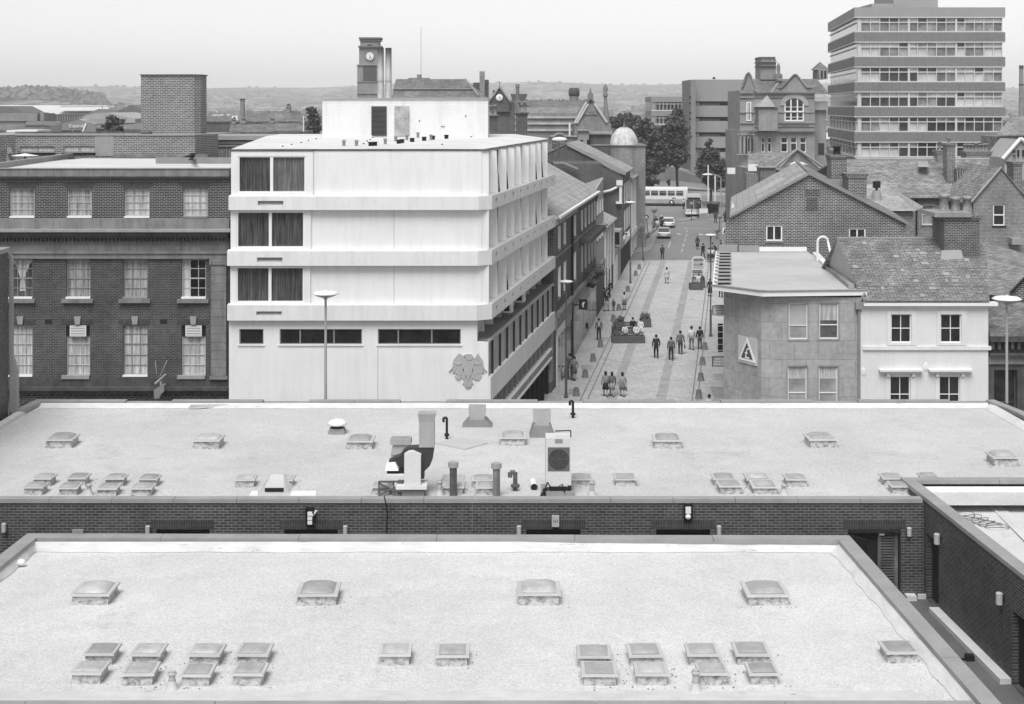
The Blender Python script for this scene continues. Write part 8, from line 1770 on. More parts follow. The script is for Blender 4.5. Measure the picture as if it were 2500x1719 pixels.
t = thing('vent_hood', 'pale horizontal vent plate on the brick wall at left', 'vent', wallpt(192, 1298)); mb = MB(); a = wallpt(178, 1300); b = wallpt(205, 1292); fr2.box(mb, a.x, b.x, a.z, b.z, .001, .08); mb.build('plate', STONEL, t)
# ================= STREET LAMPS =================
def street_lamp(label, px, phead, pbase_y, Y, wpx, tall=None, lean=0):
    """mushroom-headed lamp"""
    x_ = X(px, Y); zh = Z(phead, Y); z0 = M*Y; r = wpx*Y/F/2; t = thing('street_lamp', label, 'street lamp', (x_, Y, z0), 'mushroom-headed street lamps')
    mb = MB(); mb.tube((x_, Y, z0), (x_, Y, z0+2.2), .09, .09, n=12); mb.tube((x_, Y, z0+2.2), (x_, Y, zh-r*.22), .075 if tall else .055, .05, n=10); mb.lathe((x_, Y, zh-r*.5), [(.05, 0), (.1, r*.1), (.05, r*.2)], 12); mb.lathe((x_, Y, z0), [(.15, 0), (.14, .08), (.1, .3), (.09, .3)], 12); mb.build('pole', plain('lamp_pole_pale' if tall else 'lamp_pole_dark', .4 if tall else .11, streak=.3), t)
    mb = MB(); mb.lathe((x_, Y, zh), [(.08, -r*.34), (r*.35, -r*.33), (r*.75, -r*.18), (r*.98, -r*.03)], 24); mb.build('bowl', plain('lamp_bowl', .38, rough=.3), t)
    mb = MB(); mb.lathe((x_, Y, zh), [(r, -r*.05), (r*1.02, 0), (r*.8, r*.11), (r*.3, r*.17), (.04, r*.18), (0, r*.3)], 24); mb.build('lid', WPAINT, t)
    return t
street_lamp('tall mushroom-headed lamp in front of the white building', 795, 716, 0, 63.5, 64, True)
street_lamp('tall mushroom-headed lamp in front of the dark building at the right edge', 2458, 729, 0, 62, 70, True)
street_lamp('mushroom-headed lamp at the corner beyond the white building', 1382, 687, 972, 94.3, 33.6)
street_lamp('mushroom-headed lamp on the left pavement by the tall brick gable', 1539, 493.6, 691, 148, 26)
street_lamp('mushroom-headed lamp on the right beside the notice board', 1735, 573.5, 821, 117, 28)
def mast(label, px, ytop, Y, arm=None, mat=WPAINT, r=.1):
    x_ = X(px, Y); z0 = M*Y; zt = Z(ytop, Y); t = thing('lamp_column', label, 'lamp column', (x_, Y, z0)); mb = MB(); mb.tube((x_, Y, z0), (x_, Y, zt), r*1.3, r, n=8)
    if arm:
        pts = [V((x_, Y, zt))]+[V((x_+arm*Y/F*(1-math.cos(a))/1, Y, zt+.6*math.sin(a))) for a in [math.pi/2*k/4 for k in range(1, 5)]]; mb.path(pts, r*.8, n=6)
    mb.build('column', mat, t)
    if arm:
        e = pts[-1]; mb = MB(); mb.blob(e+V((-.4 if arm < 0 else .4, 0, -.02)), .8, .3, .16); mb.build('lantern', WPAINT, t)
mast('tall white post left of the pair at the junction', 1729, 403, 222); mast('white post with dark base, second of the pair at the junction', 1746, 426, 224); mast('curved-arm lamp column at the junction right side', 1760, 436, 210, -26, plain('grey_column', .35), .08)

# ================= BOLLARDS =================
BOL = plain('bollard_concrete', .15, big=.15, fine=.1)
lb_ = [(1407, 967), (1428.7, 922), (1448, 882.6), (1466, 848), (1497.5, 785), (1510.8, 758), (1533, 712.5), (1552, 674), (1560.5, 658)]
rb_ = [(1720.5, 854), (1715, 891), (1711, 930), (1706, 973)]
first = None; on_ = ['nearest', 'second', 'third', 'fourth', 'fifth', 'sixth', 'seventh', 'eighth', 'farthest']; orr = ['farthest', 'third', 'second', 'nearest']
for i, (a, b) in enumerate(lb_+rb_):
    p = onst(a, b)
    if first is None:
        t = thing('bollard', 'x', 'bollard', p, 'tapered concrete bollards'); mb = MB(); mb.lathe(p, [(.26, 0), (.26, .04), (.24, .05), (.155, .52), (.15, .56), (.12, .58), (0, .585)], 14); mb.build('post', BOL, t); first = t
    else: t = copy_tree(first); t.location = p
    t['label'] = ('tapered grey bollard, %s in the left-hand row' % on_[i]) if i < 9 else ('tapered grey bollard, %s in the right-hand row' % orr[i-9])

# ================= PLANTERS AND BENCHES =================
PLB = brick('planter_brick', .10, .07, .15, patch=.15)
def plants(parent, x0, x1, y0, y1, z, n_, seed):
    mb = MB(); rr = random.Random(seed)
    for k in range(n_):
        p_ = V((rr.uniform(x0, x1), rr.uniform(y0, y1), z+abs(rr.gauss(0, .16)))); r = rr.uniform(.06, .13); d = V((rr.uniform(-1, 1), rr.uniform(-1, 1), rr.uniform(0, 1))).normalized(); o_ = d.orthogonal().normalized(); mb.poly([p_, p_+(d+o_)*r*.6, p_+d*r*1.6, p_+(d-o_)*r*.6])
    return mb.build('plants', FOL, parent)
def planter(label, x0, x1, y0, y1, h_, seed, pl_=200):
    z0 = M*(y0+y1)/2; t = thing('planter', label, 'planter', ((x0+x1)/2, y0, z0), 'brick planters'); mb = MB(); w_ = .14
    for a in ((x0, x1, y0, y0+w_), (x0, x1, y1-w_, y1), (x0, x0+w_, y0+w_, y1-w_), (x1-w_, x1, y0+w_, y1-w_)): mb.box(a[0], a[1], a[2], a[3], z0-.1, z0+h_)
    mb.build('box', PLB, t); mb = MB(); mb.poly([(x0+w_, y0+w_, z0+h_-.08), (x1-w_, y0+w_, z0+h_-.08), (x1-w_, y1-w_, z0+h_-.08), (x0+w_, y1-w_, z0+h_-.08)]); mb.build('soil', plain('soil', .05), t)
    if pl_: plants(t, x0+.1, x1-.1, y0+.1, y1-.1, z0+h_-.05, pl_, seed)
    return t
Y0 = onst(1500, 839).y; k = Y0/F; ax = lambda a: X(1340+a/5.804, Y0)
planter('brick planter nearest the camera in the left seating group', ax(895), ax(1365), Y0, Y0+1.1, .55, 1, 60)
planter('tall brick planter at the left end of the seating group', ax(940), ax(1000)+.05, Y0+2.2, Y0+4.2, .75, 2)
planter('brick planter at the back of the seating group', ax(1020), ax(1150), Y0+5.2, Y0+6.6, .8, 3)
Yr = onst(1575, 800).y; planter('separate bushy planter at the right of the seating group', X(1566, Yr), X(1590, Yr), Yr, Yr+1.5, .7, 4, 320)
SLAT = plain('bench_slats', .07, big=.2)
def bench(label, x0, x1, y, face=-1, back=True):
    z0 = M*y; t = thing('bench', label, 'bench', ((x0+x1)/2, y, z0), 'slatted street benches'); mb = MB()
    for k in range(4): mb.box(x0, x1, y+k*.12, y+k*.12+.09, z0+.42, z0+.46)
    mb.build('seat', SLAT, t)
    if back:
        mb = MB()
        for k in range(3): mb.box(x0, x1, y+.5, y+.54, z0+.55+k*.13, z0+.64+k*.13)
        mb.build('backrest', SLAT, t)
    for u in (x0+.05, x1-.13):
        mb = MB(); mb.box(u, u+.08, y+.02, y+.5, z0-.02, z0+.41); mb.build('leg', plain('bench_leg', .3), t)
bench('long slatted bench behind the front planter of the seating group', ax(1005), ax(1285), Y0+2.0)
bench('slatted bench at the back of the seating group', ax(1130), ax(1340), Y0+4.4)
Y1 = onst(1700, 709).y; planter('long brick planter nearest the camera in the right-hand seating group', X(1685.6, Y1), X(1717.5, Y1), Y1, Y1+1.3, .6, 5, 40)
bench('slatted bench with a lounging person in the right-hand seating group', X(1690, Y1+2.6), X(1719, Y1+2.6), Y1+2.6)
planter('bushy brick planter at the right end of the right-hand seating group', X(1712, Y1+1.5), X(1722, Y1+1.5), Y1+1.5, Y1+2.5, .8, 6)
bench('farther slatted bench beyond the right-hand seating group', X(1692, Y1+8), X(1716, Y1+8), Y1+8)
Y2 = onst(1700, 668).y; t = thing('notice_board', 'round-topped notice board in a pale frame standing in the street', 'notice board', (X(1705, Y2), Y2, M*Y2)); a, b = X(1691, Y2), X(1719, Y2); z0, z1 = M*Y2, Z(628, Y2)
mb = MB(); w_ = .09
pts = [(a, z0+.1), (a, z1-.25), (a+.08, z1-.08), (a+.25, z1), (b-.25, z1), (b-.08, z1-.08), (b, z1-.25), (b, z0+.1)]
mb.path([V((x_, Y2, z_)) for x_, z_ in pts], .06, n=6); mb.tube((a, Y2, z0), (a, Y2, z0+.2), .06); mb.tube((b, Y2, z0), (b, Y2, z0+.2), .06); mb.build('frame', WPAINT, t)
mb = MB(); mb.box(a+.05, b-.05, Y2-.03, Y2+.03, z0+.5, z1-.12); bo = mb.build('board', plain('board_pale', .38, big=.1), t); mb = MB(); mb.box(a+.1, b-.1, Y2-.04, Y2-.031, z1-.35, z1-.24); mb.box(a+.15, b-.3, Y2-.04, Y2-.031, z1-.85, z1-.8); mb.box(b-.4, b-.25, Y2-.04, Y2-.031, z1-.85, z1-.65); mb.box(b-.4, b-.15, Y2-.04, Y2-.031, z0+.95, z0+1.02); mb.build('print', BLACK, bo)

# ================= ROAD SIGNS =================
def post_sign(label, base, head, Y, r=0, col=GPAINT, kind='disc'):
    b = V((X(base[0], Y), Y, M*Y)); h = P(head[0], head[1], Y); t = thing('road_sign', label, 'road sign', b); mb = MB(); mb.tube(b, h, .05, n=8); mb.tube(b, b+(h-b)*.12, .09, n=8); mb.build('post', plain('sign_post', .07), t)
    c = h+V((0, -.09, 0)); mb = MB()
    if kind == 'disc': mb.lathe(c, [(r, .0), (r, .03), (0, .031)], 20, axis=(0, -1, 0)); d = mb.build('disc', col, t)
    if kind == 'noentry':
        mb.lathe(c, [(r, .0), (r, .03), (0, .031)], 20, axis=(0, -1, 0)); d = mb.build('disc', BLACK, t); mb = MB(); mb.lathe(c+V((0, -.035, -.03)), [(r*.62, 0), (0, .002)], 16, axis=(0, -1, 0)); mb.build('symbol', WPAINT, d)
    if kind == 'plate': mb.box(c.x-.3, c.x+.3, c.y-.03, c.y, c.z-1.3, c.z-.75); mb.box(c.x-.33, c.x+.33, c.y-.03, c.y, c.z-.6, c.z-.2); d = mb.build('plate', col, t); mb = MB(); mb.lathe(c+V((0, 0, .1)), [(.25, 0), (.28, .02), (.2, .03)], 3, axis=(0, -1, 0)); mb.build('triangle', METAL, t)
post_sign('round grey-backed road sign on a post beyond the parked car', (1596, 555), (1596.8, 512), 205, .42)
post_sign('dark round sign with white symbol on the left pavement', (1583.5, 582), (1578, 530), 190, .3, kind='noentry')
post_sign('road sign with plates on a dark leaning post at the paving edge', (1571, 638), (1565, 553), 166.5, kind='plate', col=METALD)
post_sign('pale disc on a post by the right kerb, junction side', (1757, 560), (1757, 529), 200, .32, STONEL)
post_sign('white disc sign by the right kerb near the brick gable', (1750, 590), (1751, 562), 190, .34, STONEL)
post_sign('grey disc on a slim post in front of the bus stop', (1688.5, 535), (1688.5, 498), 215, .3)
t = thing('projecting_lamp', 'white square sign with black globe projecting by the brick gable', 'sign', P(1767, 565, 150)); a, b = P(1764, 572, 150), P(1776, 557, 150); mb = MB(); mb.box(a.x, b.x, 150, 150.12, a.z, b.z); mb.build('board', WPAINT, t); mb = MB(); mb.blob(P(1771, 563, 149.8), .16, .1, .16); mb.blob(P(1769, 567, 149.8), .12, .1, .1); mb.build('emblem', BLACK, t)
for i, (px, py) in enumerate(((1577, 447), (1633, 446))):
    t = thing('traffic_light', ['traffic light standing left behind the bus', 'traffic light standing behind the middle of the bus'][i], 'traffic light', V((X(px, 250), 250, M*250))); h = P(px, py, 250); mb = MB(); mb.tube((X(px, 250), 250, M*250), h, .06); mb.build('post', GPAINT, t); mb = MB(); mb.box(h.x-.2, h.x+.2, 249.7, 250, h.z-.5, h.z+.55); hd = mb.build('head', BLACK, t); mb = MB(); mb.box(h.x-.45, h.x-.2, 249.8, 249.9, h.z-.1, h.z+.3); mb.build('visor', BLACK, hd)

# ================= VEHICLES =================
TYRE = plain('tyre', .02); CHR = plain('chrome', .5, rough=.25, metal=.6); CARG = glass('car_glass', .06, .06, .8, .3)
def xf(org, ang):
    ca, sa = math.cos(ang), math.sin(ang)
    def f(mb):
        mb.v = [V((org[0]+p.x*ca-p.y*sa, org[1]+p.x*sa+p.y*ca, org[2]+p.z)) for p in mb.v]; return mb
    return f
def wheel(parent, T, x_, y, r, w_, name='wheel'):
    mb = MB(); mb.lathe((x_-w_/2, y, r), [(r*.6, 0), (r*.96, 0), (r, w_*.2), (r, w_*.8), (r*.96, w_), (r*.6, w_)], 18, axis=(1, 0, 0)); wo_ = T(mb).build(name, TYRE, parent)
    mb = MB(); mb.lathe((x_-w_/2-.005, y, r), [(0, 0), (r*.6, .01), (r*.6, w_), (0, w_+.01)], 14, axis=(1, 0, 0)); T(mb).build('rim', CHR, wo_)
def car(label, org, ang, paint, L=4.2, W_=1.68, H=1.4, hatch=True):
    """length along local +y (front), rear at y=0"""
    T = xf(org, ang); t = thing('parked_car', label, 'car', org); w2 = W_/2
    prof = [(0, .35), (-.02, .75), (.06, .9), (L*.72, .95), (L*.97, .72), (L, .5), (L, .35)] if hatch else [(0, .35), (-.02, .8), (.1, .9), (L*.2, .93), (L*.7, .93), (L*.97, .72), (L, .5), (L, .35)]
    mb = MB(); n_ = len(prof)
    secs = [(-w2, .06), (-w2+.06, 0), (w2-.06, 0), (w2, .06)]
    rings = []
    for sx_, ins_ in secs: rings.append([V((sx_, y+(ins_ if y < L/2 else -ins_), z-(ins_*.5 if z > .6 else -ins_*.2))) for y, z in prof])
    for a, b in zip(rings[:-1], rings[1:]):
        for k in range(n_): mb.poly([a[k], a[(k+1) % n_], b[(k+1) % n_], b[k]][::-1])
    mb.poly(rings[0]); mb.poly(rings[-1][::-1]); T(mb).build('body', paint, t)
    r0, r1 = (.12, L*.62) if hatch else (L*.2, L*.66); f0, f1 = (.32, L*.48) if hatch else (L*.32, L*.52)
    mb = MB(); mb.hexa([(-w2+.06, r0, .9), (w2-.06, r0, .9), (w2-.06, r1+.25, .93), (-w2+.06, r1+.25, .93)], [(-w2+.2, f0, H), (w2-.2, f0, H), (w2-.2, f1, H), (-w2+.2, f1, H)]); gh = T(mb).build('cabin_glass', CARG, t)
    mb = MB(); mb.box(-w2+.19, w2-.19, f0-.02, f1+.02, H-.03, H+.03); 
    for sx_ in (-1, 1):
        for (ya, yb_) in ((r0, f0), (r1+.25, f1), ((r0+r1)/2+.1, (f0+f1)/2)): mb.tube((sx_*(w2-.065), ya, .91), (sx_*(w2-.2), yb_, H-.01), .035, n=5)
    T(mb).build('roof', paint, t)
    for sx_ in (-1, 1):
        mb = MB(); mb.box(sx_*(w2-.22)-.14, sx_*(w2-.22)+.14, -.045, -.02, .62, .76); T(mb).build('tail_light', plain('tail_lens', .1), t)
        for y in (.75, L-.8): wheel(t, T, sx_*(w2-.09), y, .3, .18)
    mb = MB(); mb.box(-w2, w2, -.09, -.021, .4, .52); T(mb).build('bumper', CHR, t)
    mb = MB(); mb.box(-.26, .26, -.11, -.091, .42, .52); T(mb).build('number_plate', WPAINT, t)
    mb = MB(); mb.box(-w2+.1, w2-.1, .1, L-.1, .15, .36); T(mb).build('underbody', BLACK, t)
    return t
p = onst(1620.5, 584); PAINTL = plain('pale_car_paint', .55, rough=.3, spec=.6, big=.02, fine=.02)
car('pale estate car parked at the left kerb, rear towards the camera', p, -.12, PAINTL)
p = onst(1631, 560); car('white car parked ahead of the pale estate car', p+V((.2, 1.5, 0)), -.14, WPAINT)
p = onst(1565, 427+20); 
for i, (px, py, lab, pt) in enumerate(((1573, 441, 'pale car behind the left end of the bus under the trees', PAINTL), (1556, 432, 'white car half hidden by trees left of the bus', WPAINT))):
    car(lab, V((X(px, 262), 262+i*5, M*262)), 1.3, pt)
# single-deck bus side-on
def bus(label, org, ang, L=10.6, W_=2.5, H=3.0, low=None, white=None):
    T = xf(org, ang); t = thing('bus', label, 'bus', org); w2 = W_/2; white = white or plain('bus_white', .66, rough=.35, spec=.5, big=.03)
    mb = MB(); n_ = 10; prof = [(w2, .35), (w2, 2.55), (w2-.05, 2.8), (w2-.3, H), (0, H+.06), (-w2+.3, H), (-w2+.05, 2.8), (-w2, 2.55), (-w2, .35)]
    a = [V((x_, 0, z)) for x_, z in prof]; b = [V((x_, L, z)) for x_, z in prof]; mb.poly(a[::-1]); mb.poly(b)
    for k in range(len(prof)): mb.poly([a[k], a[(k+1) % len(prof)], b[(k+1) % len(prof)], b[k]])
    T(mb).build('body', white, t)
    for sx_ in (-1, 1):
        mb = MB(); mb.box(sx_*(w2+.001), sx_*(w2+.012), .1, L-.1, .36, 1.05); T(mb).build('skirt', low or plain('bus_skirt', .33), t)
        for k in range(7):
            y0 = .5+k*(L-1.0)/7; mb = MB(); mb.box(sx_*(w2+.002), sx_*(w2+.02), y0, y0+(L-1.0)/7-.22, 1.65, 2.45); wo_ = T(mb).build('window', CARG, t)
            mb = MB(); mb.box(sx_*(w2+.021), sx_*(w2+.03), y0, y0+(L-1.0)/7-.22, 2.2, 2.24); T(mb).build('bar', white, wo_)
        for y in (1.9, L-2.6): wheel(t, T, sx_*(w2-.12), y, .48, .28)
        mb = MB(); mb.box(sx_*(w2+.013), sx_*(w2+.02), L*.76, L*.76+.6, 1.15, 1.3); T(mb).build('badge', BLACK, t)
    mb = MB(); mb.box(-w2+.12, w2-.12, L+.002, L+.04, 1.25, 2.6); ws = T(mb).build('windscreen', CARG, t); mb = MB(); mb.box(-.03, .03, L+.041, L+.06, 1.25, 2.6); T(mb).build('pillar', white, ws)
    mb = MB(); mb.box(-w2+.3, w2-.3, L+.002, L+.05, 2.64, 2.92); T(mb).build('destination_blind', BLACK, t)
    mb = MB(); mb.box(-w2, w2, L+.002, L+.09, .42, .68); T(mb).build('bumper', WPAINT, t)
    for sx_ in (-1, 1): mb = MB(); mb.lathe((sx_*.85, L+.01, .88), [(.13, 0), (.1, .05), (0, .06)], 10, axis=(0, 1, 0)); T(mb).build('headlight', CHR, t)
    mb = MB(); mb.box(-w2+.1, w2-.1, .2, L-.2, .2, .36); T(mb).build('underbody', BLACK, t)
    return t
e = onst(1676, 503); bus('white single-deck bus turning across the junction, side-on', V((e.x-10.3, e.y+1.6, M*246)), R(-90-7), L=10.6)
p = onst(1694, 531); bus('pale bus waiting at the stop, front towards the camera', V((p.x+1.25, p.y+9.6, M*225)), R(172.5), L=9.6, low=plain('bus_dark', .2), white=plain('bus_pale', .5, rough=.35))
# motorcycle with rider-sized luggage
p = onst(1617, 562); t = thing('motorcycle', 'dark motorcycle with rounded screen parked on the pavement edge beyond the car', 'motorcycle', p); T = xf(p+V((0, 1, 0)), -.3)
for y in (-.7, .7): wheel(t, T, 0, y, .32, .14)
mb = MB(); mb.blob((0, .15, .85), .2, .42, .18); mb.box(-.15, .15, -.65, -.05, .72, .85); mb.box(-.16, .16, -.3, .3, .35, .7); mb.tube((0, .55, 1.05), (0, .75, .35), .05); mb.tube((-.35, .5, 1.1), (.35, .5, 1.1), .03); T(mb).build('body', BLACK, t)
mb = MB(); mb.blob((0, .7, 1.15), .3, .12, .3); T(mb).build('screen', CARG, t)
# bus shelters
Ys = 216.0; SH = thing('bus_shelter', 'glazed flat-roofed bus shelter with pale advertisement panel at the junction', 'bus shelter', (X(1732, Ys), Ys, M*Ys)); fS = Fr((0, Ys, 0), (1, 0, 0)); a, b = X(1706, Ys), X(1759, Ys); z0 = M*Ys; zt = Z(497, Ys)
for u in (a, (a+b)/2, b):
    for d in (0, -2): mb = MB(); mb.tube(fS.p(u, z0, d), fS.p(u, zt, d), .05, n=6); mb.build('post', BLACK, SH)
mb = MB(); fS.box(mb, a-.2, b+.3, zt, zt+.16, -2.3, .4); mb.build('roof', plain('shelter_roof', .1), SH)
mb = MB(); fS.box(mb, a+.06, a+1.4, z0+.1, z0+.9, .01, .05); fS.box(mb, a+1.45, b-.05, z0+.1, z0+.75, .01, .05); mb.build('kick_panel', plain('kick_panel', .28), SH)
mb = MB(); fS.box(mb, a+.1, a+1.35, z0+1.0, z0+1.7, .011, .045); mb.build('poster', WPAINT, SH)
mb = MB(); fS.box(mb, a+1.5, b-.1, z0+.8, zt-.2, -2.0, -1.97); mb.build('glass', GLASSM, SH)

# ================= PEOPLE =================
SKIN = plain('skin', .32, big=.05, fine=.03); CM = {}
def cloth(v_):
    v_ = round(v_, 2)
    if v_ not in CM: CM[v_] = plain('cloth_%d' % int(v_*100), v_, rough=.95, big=.15, fine=.1, bs=2)
    return CM[v_]
def skin(name, vs, es, rs, mat, parent, root=0, sub=1):
    me = bpy.data.meshes.new(name); me.from_pydata([tuple(v_) for v_ in vs], es, []); o = bpy.data.objects.new(name, me); COL.objects.link(o); o.parent = parent; me.materials.append(mat)
    me.attributes if False else None
    md = o.modifiers.new('skin', 'SKIN'); md.use_smooth_shade = True
    if not me.skin_vertices: 
        o.modifiers.remove(md); md = o.modifiers.new('skin', 'SKIN'); md.use_smooth_shade = True
    sv = me.skin_vertices[0].data
    for i, r in enumerate(rs): sv[i].radius = (r, r) if not isinstance(r, tuple) else r; sv[i].use_root = (i == root)
    if sub: sd_ = o.modifiers.new('sub', 'SUBSURF'); sd_.levels = sub; sd_.render_levels = sub
    return o
def person(label, px, py, H=1.72, head=0, stride=.25, top=.1, legs=.05, hair=.02, kind='trousers', arms=.2, bag=None, sit=False, pos=None, lean=0, group=None, shoes=.03, sleeve=1, inner=None):
    """head: facing angle, 0 = away from the camera"""
    p = pos or onst(px, py); t = thing('person', label, 'person', p, group); t.rotation_euler = (0, 0, R(head)); s = H/1.72; q = lambda x_, y, z: V((x_*s, y*s, z*s))
    hz_ = .50 if sit else .93
    if sit:
        L_ = [q(-.09, .02, hz_), q(-.1, .42, .5), q(-.1, .45, .1), q(-.1, .6, .04)]; Rg = [q(.09, .02, hz_), q(.1, .44, .5), q(.11, .42, .1), q(.11, .57, .04)]
    else:
        a = stride; L_ = [q(-.09, 0, .9), q(-.1, a*.55+.03, .5), q(-.1, a*.8-.02, .1), q(-.1, a*.8+.15, .04)]; Rg = [q(.09, 0, .9), q(.1, -a*.3+.05, .5), q(.1, -a*.95, .12), q(.1, -a*.95+.12, .05)]
    up = hz_-.93; ln = lean
    W0, C_, NK, HD, HT = q(0, ln*.1, 1.08+up), q(0, ln*.25, 1.32+up), q(0, ln*.4, 1.48+up), q(0, ln*.5+.02, 1.58+up), q(0, ln*.5+.02, 1.66+up)
    ar = arms
    if sit: AL = [q(-.18, 0, 1.4+up), q(-.24, .1, 1.14+up), q(-.14, .3, 1.0+up), q(-.1, .36, .98+up)]; AR = [q(.18, 0, 1.4+up), q(.24, .1, 1.14+up), q(.14, .3, 1.02+up), q(.1, .36, 1.0+up)]
    else: AL = [q(-.18, ln*.3, 1.4), q(-.25, -ar*.4, 1.13), q(-.27, -ar*.5+.08, .88), q(-.27, -ar*.5+.1, .8)]; AR = [q(.18, ln*.3, 1.4), q(.25, ar*.4, 1.13), q(.27, ar*.8+.05, .9), q(.27, ar*.9+.08, .82)]
    vs = [q(0, 0, hz_+.03), W0, C_, NK, HD, HT]; es = [(0, 1), (1, 2), (2, 3), (3, 4), (4, 5)]; rs = [.13*s, .12*s, .13*s, .06*s, .095*s, .08*s]
    def chain(pts, rr_, at):
        i0 = len(vs); vs.extend(pts); rs.extend([r*s for r in rr_]); es.append((at, i0)); es.extend((i0+k, i0+k+1) for k in range(len(pts)-1)); return len(vs)-1
    chain(L_, (.085, .06, .042, .035), 0); chain(Rg, (.085, .06, .042, .035), 0)
    for A_, sg in ((AL, -1), (AR, 1)):
        w_ = chain(A_, (.055, .042, .03, .034), 2); h_ = A_[3]
        for k in range(4): f_ = (-.03+.02*k)*s; chain([h_+V((.004*sg, f_, -.05*s-.004*k)), h_+V((-.012*sg, f_, -(.085-.008*abs(k-1))*s))], (.009, .008), w_)
        chain([h_+V((-.02*sg, .035*s, -.02*s)), h_+V((-.03*sg, .045*s, -.05*s))], (.011, .009), w_)
    skin('body', vs, es, rs, SKIN, t)
    tv = [q(0, 0, hz_+.0), W0, C_, q(0, ln*.35, 1.43+up)]+AL[:3]+AR[:3]; te = [(0, 1), (1, 2), (2, 3), (2, 4), (4, 5), (5, 6), (2, 7), (7, 8), (8, 9)]
    tr_ = [.155, .15, .165, .08, .075, .06, .048, .075, .06, .048] if kind != 'slim' else [.13, .13, .145, .07, .065, .05, .04, .065, .05, .04]
    if sleeve < 1: tv[6] = AL[0].lerp(AL[1], 1.05); tv[9] = AR[0].lerp(AR[1], 1.05)
    skin('jacket' if kind != 'slim' else 'shirt', tv, te, [r*s for r in tr_], cloth(top), t)
    if inner is not None: skin('shirt_front', [q(0, .14, 1.4+up), q(0, .15, 1.1+up)], [(0, 1)], [.05*s, .05*s], cloth(inner), t, sub=0)
    if kind in ('skirt', 'coat', 'dress'):
        mb = MB(); zb = {'skirt': .5, 'coat': .35, 'dress': .48}[kind]; prof = [(.155*s, 0), (.19*s, -.15*s), (.23*s, -(.95-zb)*s), (.2*s, -(.95-zb)*s)]
        mb.lathe(V((0, 0, 0)), prof, 14); mb.v = [V((v_.x, v_.y*.75+0, v_.z)) for v_ in mb.v]; o = mb.build('skirt', cloth(legs if kind == 'skirt' else top)); o.parent = t; o.location = (0, 0, (hz_+.04)*s)
    else:
        skin('trousers', [q(0, 0, hz_)]+[L_[0], L_[1], L_[2]]+[Rg[0], Rg[1], Rg[2]], [(0, 1), (1, 2), (2, 3), (0, 4), (4, 5), (5, 6)], [.145*s, .1*s, .078*s, .062*s, .1*s, .078*s, .062*s], cloth(legs), t)
    for f_ in (L_, Rg):
        skin('shoe', [f_[2]-ZU*.03*s, f_[3], f_[3]+V((0, .06*s, -.01*s))], [(0, 1), (1, 2)], [.05*s, .048*s, .035*s], cloth(shoes), t, sub=0)
    mb = MB(); hc = HD+V((0, -.02*s, .05*s)); mb.blob(hc, .105*s, .115*s, .115*s, 12, 8); 
    if kind in ('skirt', 'dress', 'coat'): mb.blob(hc+V((0, -.03*s, -.08*s)), .1*s, .09*s, .12*s, 10, 6)
    o = mb.build('hair', cloth(hair)); o.parent = t
    mb = MB(); fy = HD.y+.093*s
    for sx_ in (-.032, .032): mb.blob((sx_*s, fy, HD.z+.03*s), .012*s, .008, .008*s, 6, 4)
    mb.blob((0, fy, HD.z-.045*s), .025*s, .008, .006*s, 6, 4); o = mb.build('face', cloth(.08)); o.parent = t
    if bag is not None:
        c = AR[3]+V((.02, 0, -.05)); mb = MB(); bw_, bh_ = .16, .24; mb.hexa([c+V((-.05, -bw_, -.12-bh_)), c+V((.05, -bw_, -.12-bh_)), c+V((.05, bw_, -.12-bh_)), c+V((-.05, bw_, -.12-bh_))], [c+V((-.03, -bw_*.8, -.1)), c+V((.03, -bw_*.8, -.1)), c+V((.03, bw_*.8, -.1)), c+V((-.03, bw_*.8, -.1))]); mb.path([c+V((0, -.1, -.1)), c, c+V((0, .1, -.1))], .008, n=4); o = mb.build('held_bag', cloth(bag)); o.parent = t
    return t
